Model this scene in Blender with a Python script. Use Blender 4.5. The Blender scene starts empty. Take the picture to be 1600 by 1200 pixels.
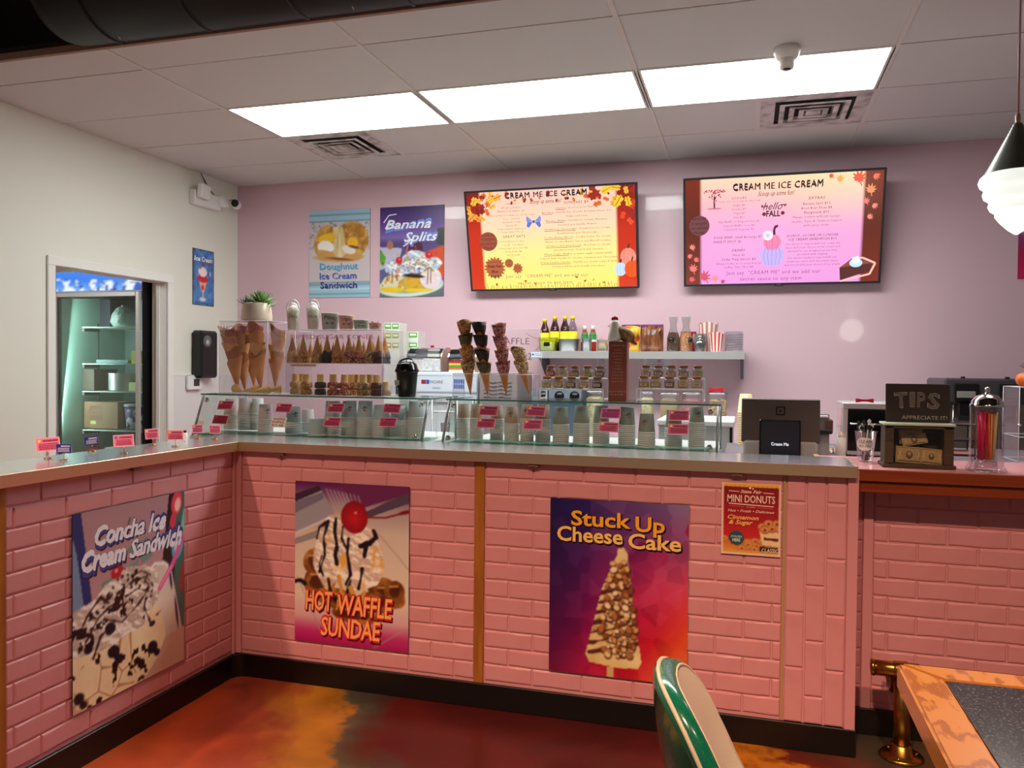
import bpy, bmesh, math, random
import numpy as np
from mathutils import Vector, Matrix, noise
random.seed(7)
PI = math.pi
SC = bpy.context.scene
COL = SC.collection
# ---------------------------------------------------------------- camera, world, lights, exposure
def setup_camera():
    cd = bpy.data.cameras.new('camera'); co = bpy.data.objects.new('camera', cd); COL.objects.link(co)
    yaw, pitch, roll = .2848, -.0200, .0094
    cy, sy, cp, sp = math.cos(yaw), math.sin(yaw), math.cos(pitch), math.sin(pitch)
    fw = Vector((-sy*cp, cy*cp, sp)); r0 = Vector((cy, sy, 0)); u0 = r0.cross(fw)
    c, s = math.cos(roll), math.sin(roll)
    r = r0*c+u0*s; u = u0*c-r0*s
    m = Matrix((r, u, -fw)).transposed().to_4x4(); m.translation = Vector((4.2046, -5.9705, 1.4282))
    co.matrix_world = m
    cd.sensor_width = 36; cd.sensor_fit = 'HORIZONTAL'; cd.lens = 36*1258.63/1600
    cd.clip_start = .02; cd.clip_end = 60
    SC.camera = co
    return co
setup_camera()
SC.view_settings.view_transform = 'Standard'; SC.view_settings.look = 'None'
SC.view_settings.gamma = 1; SC.view_settings.use_curve_mapping = False
SC.view_settings.exposure = 0.0
SC.cycles.transparent_max_bounces = 40
SC.cycles.max_bounces = 8
w = bpy.data.worlds.new('world'); SC.world = w; w.use_nodes = True
w.node_tree.nodes['Background'].inputs[0].default_value = (1.0, .86, .78, 1)
w.node_tree.nodes['Background'].inputs[1].default_value = .12
def area(name, loc, size, power, color, aim=None, spread=None, sizey=None):
    l = bpy.data.lights.new(name, 'AREA'); l.energy = power; l.color = color; l.size = size
    if sizey: l.shape = 'RECTANGLE'; l.size_y = sizey
    if spread: l.spread = spread
    o = bpy.data.objects.new(name, l); COL.objects.link(o); o.location = loc
    if aim is not None: o.rotation_euler = (Vector(aim)-Vector(loc)).to_track_quat('-Z', 'Y').to_euler()
    return o
PANEL_STRENGTH = 17.0
for lx in (1.4, 2.9, 4.1, 5.2):     # the small warm lamps over the customers' side
    area('warm_lamp', (lx, -5.35, 3.25), .09, 11, (1.0, .63, .41), aim=(lx+.05, -3.35, .0), spread=1.05)

# ---------------------------------------------------------------- helpers
def lin(c):
    return tuple((x/12.92 if x <= .04045 else ((x+.055)/1.055)**2.4) for x in [v/255 for v in c])
MATS = {}
def mat(name, c=(200, 200, 200), rough=.5, metal=0., spec=.5, emit=None, es=1., coat=0., bump=None, var=None, aniso=0, trans=0, ior=1.45, sheen=0):
    if name in MATS: return MATS[name]
    m = bpy.data.materials.new(name); m.use_nodes = True; nt = m.node_tree; b = nt.nodes['Principled BSDF']
    b.inputs['Base Color'].default_value = (*lin(c), 1); b.inputs['Roughness'].default_value = rough
    b.inputs['Metallic'].default_value = metal; b.inputs['Specular IOR Level'].default_value = spec
    b.inputs['Coat Weight'].default_value = coat; b.inputs['Anisotropic'].default_value = aniso
    b.inputs['Transmission Weight'].default_value = trans; b.inputs['IOR'].default_value = ior
    if emit: b.inputs['Emission Color'].default_value = (*lin(emit), 1); b.inputs['Emission Strength'].default_value = es
    if var or bump:
        tc = nt.nodes.new('ShaderNodeTexCoord')
    if var:   # (second colour, scale, contrast lo, hi, stretch xyz)
        c2, sc, lo, hi, st = var
        mp = nt.nodes.new('ShaderNodeMapping'); mp.inputs['Scale'].default_value = st
        n = nt.nodes.new('ShaderNodeTexNoise'); n.inputs['Scale'].default_value = sc; n.inputs['Detail'].default_value = 5
        r = nt.nodes.new('ShaderNodeMapRange'); r.inputs[1].default_value = lo; r.inputs[2].default_value = hi
        mx = nt.nodes.new('ShaderNodeMix'); mx.data_type = 'RGBA'
        mx.inputs[6].default_value = (*lin(c), 1); mx.inputs[7].default_value = (*lin(c2), 1)
        nt.links.new(tc.outputs['Object'], mp.inputs[0]); nt.links.new(mp.outputs[0], n.inputs['Vector'])
        nt.links.new(n.outputs[0], r.inputs[0]); nt.links.new(r.outputs[0], mx.inputs[0]); nt.links.new(mx.outputs[2], b.inputs['Base Color'])
    if bump:  # (scale, strength, distance)
        n = nt.nodes.new('ShaderNodeTexNoise'); n.inputs['Scale'].default_value = bump[0]; n.inputs['Detail'].default_value = 4
        bp = nt.nodes.new('ShaderNodeBump'); bp.inputs['Strength'].default_value = bump[1]; bp.inputs['Distance'].default_value = bump[2]
        nt.links.new(tc.outputs['Object'], n.inputs['Vector']); nt.links.new(n.outputs[0], bp.inputs['Height']); nt.links.new(bp.outputs[0], b.inputs['Normal'])
    MATS[name] = m
    return m
def glass(name, tint=(240, 248, 246), refl=.06, edge=.5, gl=.04):
    """thin clear sheet: lets light straight through, mirrors more at a grazing angle"""
    if name in MATS: return MATS[name]
    m = bpy.data.materials.new(name); m.use_nodes = True; nt = m.node_tree; nt.nodes.clear()
    o = nt.nodes.new('ShaderNodeOutputMaterial'); t = nt.nodes.new('ShaderNodeBsdfTransparent'); g = nt.nodes.new('ShaderNodeBsdfGlossy')
    t.inputs[0].default_value = (*lin(tint), 1); g.inputs['Roughness'].default_value = gl
    lw = nt.nodes.new('ShaderNodeLayerWeight'); lw.inputs[0].default_value = .35
    r = nt.nodes.new('ShaderNodeMapRange'); r.inputs[3].default_value = refl; r.inputs[4].default_value = edge
    mx = nt.nodes.new('ShaderNodeMixShader')
    nt.links.new(lw.outputs['Facing'], r.inputs[0]); nt.links.new(r.outputs[0], mx.inputs[0])
    nt.links.new(t.outputs[0], mx.inputs[1]); nt.links.new(g.outputs[0], mx.inputs[2]); nt.links.new(mx.outputs[0], o.inputs[0])
    MATS[name] = m
    return m
def attr_mat(name, emit=0, rough=.35, spec=.5):
    if name in MATS: return MATS[name]
    m = bpy.data.materials.new(name); m.use_nodes = True; nt = m.node_tree; b = nt.nodes['Principled BSDF']
    a = nt.nodes.new('ShaderNodeAttribute'); a.attribute_name = 'ink'
    b.inputs['Roughness'].default_value = rough; b.inputs['Specular IOR Level'].default_value = spec
    if emit:
        b.inputs['Base Color'].default_value = (.01, .01, .01, 1)
        nt.links.new(a.outputs['Color'], b.inputs['Emission Color']); b.inputs['Emission Strength'].default_value = emit
    else:
        nt.links.new(a.outputs['Color'], b.inputs['Base Color'])
    MATS[name] = m
    return m
class MB:
    """collects shapes, built as one mesh object"""
    def __init__(s): s.v = []; s.f = []; s.m = []; s.M = Matrix.Identity(4); s.sm = []
    def add(s, vs, fs, mi=0, smooth=False):
        b = len(s.v); s.v += [tuple(s.M @ Vector(p)) for p in vs]
        for f in fs: s.f.append(tuple(b+i for i in f)); s.m.append(mi); s.sm.append(smooth)
        return s
    def box(s, x0, x1, y0, y1, z0, z1, mi=0, M=None, taper=None):
        t = taper or (1, 1); cx, cy = (x0+x1)/2, (y0+y1)/2
        vs = [(x0, y0, z0), (x1, y0, z0), (x1, y1, z0), (x0, y1, z0)]
        vs += [(cx+(x-cx)*t[0], cy+(y-cy)*t[1], z1) for x, y, z in vs]
        if M is not None: vs = [M @ Vector(p) for p in vs]
        return s.add(vs, [(3, 2, 1, 0), (4, 5, 6, 7), (0, 1, 5, 4), (1, 2, 6, 5), (2, 3, 7, 6), (3, 0, 4, 7)], mi)
    def cbox(s, x0, x1, y0, y1, z0, z1, c=.003, mi=0, M=None):
        """box with chamfered edges"""
        vs = []; 
        for sx, X in ((1, x0), (-1, x1)):
            for sy_, Y in ((1, y0), (-1, y1)):
                for sz, Z in ((1, z0), (-1, z1)):
                    vs += [(X+sx*c, Y+sy_*c, Z), (X+sx*c, Y, Z+sz*c), (X, Y+sy_*c, Z+sz*c)]
        if M is not None: vs = [M @ Vector(p) for p in vs]
        i = lambda a, b, d, k: (a*4+b*2+d)*3+k
        fs = []
        for a in (0, 1):
            q = [i(a, 0, 0, 2), i(a, 0, 1, 2), i(a, 1, 1, 2), i(a, 1, 0, 2)]; fs.append(q if a == 0 else q[::-1])
            q = [i(0, a, 0, 1), i(1, a, 0, 1), i(1, a, 1, 1), i(0, a, 1, 1)]; fs.append(q if a == 0 else q[::-1])
            q = [i(0, 0, a, 0), i(0, 1, a, 0), i(1, 1, a, 0), i(1, 0, a, 0)]; fs.append(q if a == 0 else q[::-1])
        for a in (0, 1):
            for b in (0, 1):
                g = 1 if (a+b) % 2 else -1
                q = [i(a, b, 0, 1), i(a, b, 0, 2), i(a, b, 1, 2), i(a, b, 1, 1)]; fs.append(q[::g])
                q = [i(a, 0, b, 2), i(a, 0, b, 0), i(a, 1, b, 0), i(a, 1, b, 2)]; fs.append(q[::g])
                q = [i(0, a, b, 0), i(0, a, b, 1), i(1, a, b, 1), i(1, a, b, 0)]; fs.append(q[::g])
                for d in (0, 1): fs.append([i(a, b, d, 0), i(a, b, d, 1), i(a, b, d, 2)][::(1 if (a+b+d) % 2 else -1)])
        return s.add(vs, fs, mi)
    def lathe(s, prof, n=20, c=(0, 0, 0), mi=0, axis='z', smooth=True, cap=True, sq=0, M=None):
        vs = []; fs = []
        for k, (r, z) in enumerate(prof):
            for i in range(n):
                a = 2*PI*(i+.5)/n; x, y = math.cos(a), math.sin(a)
                if sq: q = (abs(x)**sq+abs(y)**sq)**(-1/sq); x *= q; y *= q
                p = (r*x, r*y, z)
                p = {'z': p, 'y': (p[0], z, -p[1]), 'x': (z, p[0], p[1])}[axis]
                vs.append((p[0]+c[0], p[1]+c[1], p[2]+c[2]))
        if M is not None: vs = [M @ Vector(p) for p in vs]
        for k in range(len(prof)-1):
            for i in range(n):
                j = (i+1) % n; fs.append((k*n+i, k*n+j, (k+1)*n+j, (k+1)*n+i))
        if cap:
            if prof[0][0] > 1e-4: fs.append(tuple(range(n))[::-1])
            if prof[-1][0] > 1e-4: fs.append(tuple((len(prof)-1)*n+i for i in range(n)))
        return s.add(vs, fs, mi, smooth)
    def tube(s, pts, r, n=8, mi=0, closed=False, smooth=True):
        pts = [Vector(p) for p in pts]; vs = []; fs = []; N = len(pts); up = None
        rs = r if isinstance(r, (list, tuple)) else [r]*N
        for k, p in enumerate(pts):
            if closed: t = (pts[(k+1) % N]-pts[k-1]).normalized()
            else: t = (pts[min(k+1, N-1)]-pts[max(k-1, 0)]).normalized()
            if up is None: up = Vector((0, 0, 1)) if abs(t.z) < .9 else Vector((1, 0, 0))
            a = t.cross(up).normalized(); b = a.cross(t).normalized(); up = b
            for i in range(n):
                w_ = 2*PI*i/n; vs.append(p+(a*math.cos(w_)+b*math.sin(w_))*rs[k])
        for k in range(N if closed else N-1):
            for i in range(n):
                j = (i+1) % n; k2 = (k+1) % N; fs.append((k*n+i, k*n+j, k2*n+j, k2*n+i))
        if not closed: fs.append(tuple(range(n))[::-1]); fs.append(tuple((N-1)*n+i for i in range(n)))
        return s.add(vs, fs, mi, smooth)
    def prism(s, poly, z0, z1, mi=0, M=None, plane='xy'):
        n = len(poly)
        mk = {'xy': lambda a, b, c: (a, b, c), 'xz': lambda a, b, c: (a, c, b), 'yz': lambda a, b, c: (c, a, b)}[plane]
        vs = [mk(a, b, z0) for a, b in poly]+[mk(a, b, z1) for a, b in poly]
        if M is not None: vs = [M @ Vector(p) for p in vs]
        fs = [tuple(range(n))[::-1], tuple(range(n, 2*n))]+[(i, (i+1) % n, (i+1) % n+n, i+n) for i in range(n)]
        return s.add(vs, fs, mi)
    def mesh(s, name, mats, bevel=0):
        me = bpy.data.meshes.new(name); me.from_pydata(s.v, [], s.f)
        for m in (mats if isinstance(mats, (list, tuple)) else [mats]): me.materials.append(m)
        me.polygons.foreach_set('material_index', s.m); me.polygons.foreach_set('use_smooth', s.sm)
        bm = bmesh.new(); bm.from_mesh(me); bmesh.ops.recalc_face_normals(bm, faces=bm.faces)
        if bevel:
            bmesh.ops.bevel(bm, geom=[e for e in bm.edges if len(e.link_faces) == 2 and e.calc_face_angle() > .5], offset=bevel, segments=2, affect='EDGES', clamp_overlap=True)
        bm.to_mesh(me); bm.free(); me.update()
        return me
    def build(s, name, mats, parent=None, loc=(0, 0, 0), rot=(0, 0, 0), bevel=0):
        return link(name, s.mesh(name, mats, bevel), parent, loc, rot)
def link(name, me, parent=None, loc=(0, 0, 0), rot=(0, 0, 0)):
    o = bpy.data.objects.new(name, me)
    if name == 'lettering': o['kind'] = 'stuff'      # letters too small to pick apart one by one
    COL.objects.link(o); o.parent = parent; o.location = loc; o.rotation_euler = rot
    return o
def tag(o, label, cat, group=None, kind=None):
    if label: o['label'] = label
    if cat: o['category'] = cat
    if group: o['group'] = group
    if kind: o['kind'] = kind
    return o
def thing(name, label, cat, loc=(0, 0, 0), rot=(0, 0, 0), group=None):
    o = bpy.data.objects.new(name, None); COL.objects.link(o); o.location = loc; o.rotation_euler = rot; o.empty_display_size = .05
    return tag(o, label, cat, group)
def struct(o): o['kind'] = 'structure'; return o
def dup(root, loc, rot=None, label=None, group=None):
    r = root.copy(); COL.objects.link(r); r.location = loc
    if rot is not None: r.rotation_euler = rot
    if label: r['label'] = label
    if group: r['group'] = group
    for ch in list(root.children):
        c = ch.copy(); COL.objects.link(c); c.parent = r
        for g in list(ch.children):
            d = g.copy(); COL.objects.link(d); d.parent = c
    return r
# ---- flat printing: a fine grid of coloured cells (pictures) and filled shapes and letters (vector)
class Img:
    """v runs top-down, u left to right"""
    def __init__(s, w_, h_, W, H, bg=(255, 255, 255)):
        s.w, s.h, s.W, s.H = w_, h_, W, H; s.a = H/W
        s.U, s.V = np.meshgrid((np.arange(w_)+.5)/w_, (np.arange(h_)+.5)/h_)
        s.Y = s.V*s.a; s.px = 1/w_
        s.c = np.ones((h_, w_, 3))*np.array(bg)/255.
    def noise(s, sc, seed=0, octv=4, ax=1, ay=1):
        r = np.zeros_like(s.U); amp = 1; tot = 0
        for o in range(octv):
            rg = np.random.RandomState(seed*17+o); g = rg.rand(64, 64); q = sc*2**o
            x = s.U*q*ax+7.3*o; y = s.Y*q*ay+3.1*o; xi = np.floor(x).astype(int); yi = np.floor(y).astype(int); fx = x-xi; fy = y-yi
            fx = fx*fx*(3-2*fx); fy = fy*fy*(3-2*fy)
            G = lambda i, j: g[j % 64, i % 64]
            r += amp*((G(xi, yi)*(1-fx)+G(xi+1, yi)*fx)*(1-fy)+(G(xi, yi+1)*(1-fx)+G(xi+1, yi+1)*fx)*fy); tot += amp; amp *= .5
        return r/tot
    def cells(s, sc, seed=0):
        """voronoi: distance to border-ish and a random number per cell"""
        x = s.U*sc; y = s.Y*sc; xi = np.floor(x).astype(int); yi = np.floor(y).astype(int)
        rg = np.random.RandomState(seed); gx = rg.rand(64, 64); gy = rg.rand(64, 64); gid = rg.rand(64, 64)
        d1 = np.full_like(x, 9.); d2 = np.full_like(x, 9.); cid = np.zeros_like(x)
        for i in (-1, 0, 1):
            for j in (-1, 0, 1):
                a, b = (xi+i) % 64, (yi+j) % 64
                d = np.hypot(xi+i+gx[b, a]-x, yi+j+gy[b, a]-y)
                n = d < d1; d2 = np.where(n, d1, np.minimum(d2, d)); cid = np.where(n, gid[b, a], cid); d1 = np.where(n, d, d1)
        return d2-d1, cid
    def ell(s, cx, cy, rx, ry, rot=0, wob=0, seed=1, soft=None, sc=6):
        x = s.U-cx; y = (s.V-cy)*s.a; ry = ry*s.a; c, q = math.cos(rot), math.sin(rot)
        X = (x*c+y*q)/rx; Y = (-x*q+y*c)/ry; d = np.hypot(X, Y)
        if wob: d = d+(s.noise(sc, seed)-.5)*wob
        sf = soft if soft else s.px*1.2/min(rx, ry)
        return np.clip((1-d)/sf+.5, 0, 1)
    def poly(s, pts):
        ins = np.zeros_like(s.U, bool); n = len(pts)
        for i in range(n):
            x0, y0 = pts[i]; x1, y1 = pts[(i+1) % n]
            if y0 == y1: continue
            t = (s.V-y0)/(y1-y0); cr = ((s.V >= min(y0, y1)) & (s.V < max(y0, y1))) & (s.U < x0+t*(x1-x0)); ins ^= cr
        return ins.astype(float)
    def line(s, pts, wd, soft=1.2, wob=0, seed=3):
        d = np.full_like(s.U, 9.)
        for (x0, y0), (x1, y1) in zip(pts[:-1], pts[1:]):
            y0 *= s.a; y1 *= s.a; dx, dy = x1-x0, y1-y0; L = dx*dx+dy*dy+1e-9
            t = np.clip(((s.U-x0)*dx+(s.Y-y0)*dy)/L, 0, 1); d = np.minimum(d, np.hypot(s.U-x0-t*dx, s.Y-y0-t*dy))
        if wob: d = d+(s.noise(18, seed)-.5)*wob
        return np.clip((wd-d)/(s.px*soft)+.5, 0, 1)
    def put(s, mask, col):
        col = np.array(col, float)/255. if not isinstance(col, np.ndarray) else col
        m = mask[..., None]; s.c = s.c*(1-m)+col*m; return s
    def mixc(s, t, c1, c2):
        t = np.clip(t, 0, 1)[..., None]; return np.array(c1)/255.*(1-t)+np.array(c2)/255.*t
    def grad(s, stops, along='v'):
        t = along if isinstance(along, np.ndarray) else (s.V if along == 'v' else s.U); xs = [p for p, _ in stops]
        return np.stack([np.interp(t, xs, [c[k]/255. for _, c in stops]) for k in range(3)], -1)
    def mesh(s, name, m):
        w_, h_ = s.w, s.h
        gx, gy = np.meshgrid(np.arange(w_+1)/w_*s.W, (1-np.arange(h_+1)/h_)*s.H)
        co = np.stack([gx.ravel(), np.zeros(gx.size), gy.ravel()], -1)
        j, i = np.meshgrid(np.arange(h_), np.arange(w_), indexing='ij'); a = (j*(w_+1)+i).ravel()
        q = np.stack([a+w_+1, a+w_+2, a+1, a], -1)
        me = bpy.data.meshes.new(name); me.vertices.add(len(co)); me.vertices.foreach_set('co', co.ravel())
        me.loops.add(q.size); me.loops.foreach_set('vertex_index', q.ravel()); me.polygons.add(len(q)); me.polygons.foreach_set('loop_start', np.arange(len(q))*4)
        me.update(calc_edges=True); me.materials.append(m)
        c = s.c.reshape(-1, 3).clip(0, 1); L = np.where(c <= .04045, c/12.92, ((c+.055)/1.055)**2.4)
        # colours averaged at the grid corners so that the printing is smooth
        L = L.reshape(h_, w_, 3); P = np.pad(L, ((1, 1), (1, 1), (0, 0)), 'edge'); V = (P[:-1, :-1]+P[1:, :-1]+P[:-1, 1:]+P[1:, 1:])/4
        at = me.color_attributes.new('ink', 'FLOAT_COLOR', 'POINT'); at.data.foreach_set('color', np.concatenate([V.reshape(-1, 3), np.ones((V.shape[0]*V.shape[1], 1))], 1).astype(np.float32).ravel())
        return me
_tc = {}
def text_shape(t, off=0., shear=0., spacing=1., res=2):
    k = (t, off, shear, spacing, res)
    if k in _tc: return _tc[k]
    cu = bpy.data.curves.new('lettering', 'FONT'); cu.body = t; cu.size = 1; cu.offset = off; cu.shear = shear; cu.space_character = spacing
    cu.resolution_u = res; cu.fill_mode = 'FRONT'; cu.align_x = 'CENTER'
    o = bpy.data.objects.new('lettering', cu); COL.objects.link(o)
    me = bpy.data.meshes.new_from_object(o.evaluated_get(bpy.context.evaluated_depsgraph_get()))
    V = np.array([v.co[:2] for v in me.vertices]) if len(me.vertices) else np.zeros((0, 2)); F = [tuple(p.vertices) for p in me.polygons]
    bpy.data.meshes.remove(me); bpy.data.objects.remove(o); bpy.data.curves.remove(cu)
    _tc[k] = (V, F); return V, F
class Vec:
    """coloured flat shapes laid over one another, each 0.1 mm proud of the last; u,v in 0..1 (v top-down) on a W x H field"""
    def __init__(s, W, H): s.W, s.H = W, H; s.v = []; s.f = []; s.c = []; s.k = 0
    def _add(s, P, F, col, step=1):
        s.k += step; b = len(s.v); L = lin(col)
        P = [(min(max(x, 0), 1), min(max(y, 0), 1)) for x, y in P]
        s.v += [(x*s.W, -.00008*s.k, (1-y)*s.H) for x, y in P]
        s.f += [tuple(b+i for i in f) for f in F]; s.c += [L]*len(P); return s
    def fan(s, cx, cy, pts, col):
        return s._add([(cx, cy)]+list(pts), [(0, (i+1) % len(pts)+1, i+1) for i in range(len(pts))], col)
    def rad(s, cx, cy, r, fn, col, n=40, rot=0):
        a = s.W/s.H
        return s.fan(cx, cy, [(cx+r*fn(t)*math.cos(t+rot), cy+r*a*fn(t)*math.sin(t+rot)) for t in [2*PI*i/n for i in range(n)]], col)
    def disc(s, cx, cy, r, col, ry=1, n=28): return s.fan(cx, cy, [(cx+r*math.cos(2*PI*i/n), cy+r*ry*s.W/s.H*math.sin(2*PI*i/n)) for i in range(n)], col)
    def rect(s, x0, y0, x1, y1, col): return s._add([(x0, y0), (x1, y0), (x1, y1), (x0, y1)], [(0, 3, 2, 1)], col)
    def poly(s, pts, col):
        cx = sum(p[0] for p in pts)/len(pts); cy = sum(p[1] for p in pts)/len(pts); return s.fan(cx, cy, pts, col)
    def maple(s, cx, cy, r, col, rot=0):
        def fn(t):
            d = (t % (2*PI))/(2*PI)*10; k = int(d) ; f_ = d-k
            tips = [1, .95, .85, .62, .5, .3, .5, .62, .85, .95]
            a, b = tips[k % 10], tips[(k+1) % 10]; e = abs(f_-.5)*2
            return .42+(a*(1-f_)+b*f_-.42)*e**1.3
        s.rad(cx, cy, r, fn, col, 60, rot-PI/2)
        return s.line([(cx, cy), (cx-math.sin(rot)*r*-.9, cy+math.cos(rot)*r*.9*s.W/s.H)], r*.06, col)
    def line(s, pts, wd, col):
        a = s.W/s.H; s.k += 1; L = lin(col)
        for (x0, y0), (x1, y1) in zip(pts[:-1], pts[1:]):
            dx, dy = x1-x0, (y1-y0)/a; l = math.hypot(dx, dy) or 1; nx, ny = -dy/l*wd, dx/l*wd
            s.k -= 1; s._add([(x0+nx, y0+ny*a), (x1+nx, y1+ny*a), (x1-nx, y1-ny*a), (x0-nx, y0-ny*a)], [(0, 1, 2, 3)], col)
        return s
    def text(s, t, cx, cy, h, col, w_=None, off=0., shear=0., rot=0., sp=1., res=2, out=None, outw=.03, shadow=None, bold=0):
        """capital height h and optional total width w_ as fractions of H and W"""
        V, F = text_shape(t, 0, shear, sp, res)
        if len(V) == 0: return s
        x0, x1 = V[:, 0].min(), V[:, 0].max(); ky = h*s.H/.73; kx = ky if w_ is None else w_*s.W/(x1-x0)
        c, q = math.cos(rot), math.sin(rot)
        def lay(V, F, col, dx=0, dy=0):
            X = (V[:, 0]-(x0+x1)/2)*kx+dx*ky; Y = (V[:, 1]-.365)*ky+dy*ky
            X, Y = X*c-Y*q, X*q+Y*c
            s._add([(cx+x/s.W, cy-y/s.H) for x, y in zip(X, Y)], F, col)
        if shadow: V2, F2 = text_shape(t, off+outw, shear, sp, res); lay(V2, F2, shadow, .05, -.06)
        if out: V2, F2 = text_shape(t, off+outw, shear, sp, res); lay(V2, F2, out)
        if off: V, F = text_shape(t, off, shear, sp, res)
        for q in ([0] if not bold else [-bold, 0, bold]): lay(V, F, col, q)
        return s
    def mesh(s, name, m):
        me = bpy.data.meshes.new(name); me.from_pydata(s.v, [], s.f); me.materials.append(m)
        at = me.color_attributes.new('ink', 'FLOAT_COLOR', 'POINT'); at.data.foreach_set('color', np.array([(*c, 1) for c in s.c], np.float32).ravel())
        return me
PRINT = attr_mat('printed_ink', rough=.3)
def flat_thing(name, label, cat, loc, rot, W, H, img=None, vec=None, thick=.005, edge=(60, 50, 50), mats=None, group=None, board='board', ink=None):
    """a printed board; loc = lower-left corner of the front face, front faces local -y"""
    t = thing(name, label, cat, loc, rot, group)
    MB().box(0, W, 0, thick, 0, H).build(board, mats or mat('board_%d_%d_%d' % edge, edge, .5), t)
    if img: link('print', img.mesh('print', ink or PRINT), t, (0, -.0004, 0))
    if vec: link('lettering', vec.mesh('lettering', ink or PRINT), t, (0, -.0008, 0))
    return t
# ---------------------------------------------------------------- the room
ZC = 2.952
M_wall_pink = mat('pink_gloss_paint', (222, 188, 200), .2, coat=.4, bump=(160, .14, .004))
M_wall_white = mat('warm_white_paint', (233, 233, 222), .55, bump=(200, .08, .002))
M_white = mat('white_paint', (238, 238, 234), .4)
M_tile = mat('ceiling_tile_face', (211, 209, 209), .9, bump=(300, .1, .001))
M_black_rubber = mat('black_cove_rubber', (16, 11, 10), .35)
M_dark = mat('dark_paint_and_void', (48, 35, 28), .8)  # dark ceiling paint, also the shade of the void sheet above the tiles
# floor: stained and sealed concrete
def floor_mat():
    m = bpy.data.materials.new('stained_concrete'); m.use_nodes = True; nt = m.node_tree; b = nt.nodes['Principled BSDF']
    N = nt.nodes.new; tc = N('ShaderNodeTexCoord'); L = nt.links.new
    def nz(sc, det=6, rough=.6, dist=0):
        n = N('ShaderNodeTexNoise'); n.inputs['Scale'].default_value = sc; n.inputs['Detail'].default_value = det; n.inputs['Roughness'].default_value = rough
        n.inputs['Distortion'].default_value = dist; L(tc.outputs['Object'], n.inputs['Vector']); return n
    sx = N('ShaderNodeSeparateXYZ'); L(tc.outputs['Object'], sx.inputs[0])
    def math_(op, a, b_=None):
        n = N('ShaderNodeMath'); n.operation = op
        for k, q in enumerate((a, b_)):
            if q is None: continue
            if isinstance(q, (int, float)): n.inputs[k].default_value = q
            else: L(q, n.inputs[k])
        return n.outputs[0]
    n1 = nz(1.3, 5, .55, .6); n2 = nz(6, 8, .65, .3); n3 = nz(2.2, 4, .5, 1.0)
    # distance along x, bent by noise, sorted into stain colours
    v = math_('ADD', sx.outputs[0], math_('MULTIPLY', math_('SUBTRACT', n1.outputs[0], .5), 1.0))
    v = math_('ADD', v, math_('MULTIPLY', math_('SUBTRACT', n2.outputs[0], .5), .35))
    v = math_('ADD', v, math_('MULTIPLY', math_('ADD', sx.outputs[1], 3.3), .32))
    r = N('ShaderNodeMapRange'); r.inputs[1].default_value = 1.6; r.inputs[2].default_value = 5.6; L(v, r.inputs[0])
    cr = N('ShaderNodeValToRGB'); e = cr.color_ramp.elements
    st = [(0, (172, 82, 38)), (.10, (172, 72, 38)), (.19, (146, 64, 44)), (.235, (172, 116, 28)), (.275, (160, 106, 30)), (.295, (70, 72, 60)), (.325, (62, 50, 44)), (.36, (78, 14, 12)), (.60, (70, 11, 10)), (.70, (86, 24, 15)), (.735, (196, 120, 24)), (.75, (110, 30, 18)), (.82, (66, 60, 48)), (1, (96, 34, 22))]
    while len(e) < len(st): e.new(.5)
    for k, (p, c) in enumerate(st): e[k].position = p; e[k].color = (*lin(c), 1)
    L(r.outputs[0], cr.inputs[0])
    mx = N('ShaderNodeMix'); mx.data_type = 'RGBA'; mx.blend_type = 'MULTIPLY'; mx.inputs[0].default_value = .7
    c2 = N('ShaderNodeValToRGB'); c2.color_ramp.elements[0].position = .3; c2.color_ramp.elements[0].color = (.45, .42, .4, 1); c2.color_ramp.elements[1].position = .62; c2.color_ramp.elements[1].color = (1.25, 1.2, 1.1, 1)
    L(n3.outputs[0], c2.inputs[0]); L(cr.outputs[0], mx.inputs[6]); L(c2.outputs[0], mx.inputs[7]); L(mx.outputs[2], b.inputs['Base Color'])
    b.inputs['Roughness'].default_value = .34; b.inputs['Coat Weight'].default_value = .18; b.inputs['Coat Roughness'].default_value = .15
    return m
struct(MB().box(-2.6, 8.2, -7.2, .2, -.1, 0).build('floor', floor_mat()))
struct(MB().box(-.12, 8.2, 0, .12, 0, 3.9).build('wall_back', M_wall_pink))
wl = MB(); DY0, DY1, DZ = -1.90, -.875, 2.045
wl.box(-.12, 0, -7.2, DY0, 0, 3.9); wl.box(-.12, 0, DY1, 0, 0, 3.9); wl.box(-.12, 0, DY0, DY1, DZ, 3.9)
wl = struct(wl.build('wall_left', M_wall_white))
# lower wainscot sheet on the left wall beyond the doorway, with its thin cap
MB().box(0, .004, DY1+.06, -.002, 0, 1.345).build('wainscot_panel', mat('wainscot', (228, 226, 226), .35), wl)
MB().box(0, .009, DY1+.06, -.002, 1.345, 1.357).build('wainscot_cap', M_white, wl)
# door casing (mitred, two steps)
d1 = MB(); cw = .06
for a, b_ in ((DY0-cw, DY0), (DY1, DY1+cw)): d1.cbox(.0, .016, a, b_, 0, DZ+.001, .004)
d1.cbox(0, .016, DY0-cw, DY1+cw, DZ, DZ+cw, .004)
struct(d1.build('trim_1', M_white))
d2 = MB(); d2.box(-.13, -.0, DY1-.001, DY1+.012, 0, DZ); d2.box(-.13, 0, DY0-.012, DY0+.001, 0, DZ); d2.box(-.13, 0, DY0, DY1, DZ-.001, DZ+.015)
d2.box(-.085, -.055, DY1-.014, DY1, 0, DZ); d2.box(-.05, -.045, DY1-.004, DY1, 0, DZ)
struct(d2.build('door_1', M_white))
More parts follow.
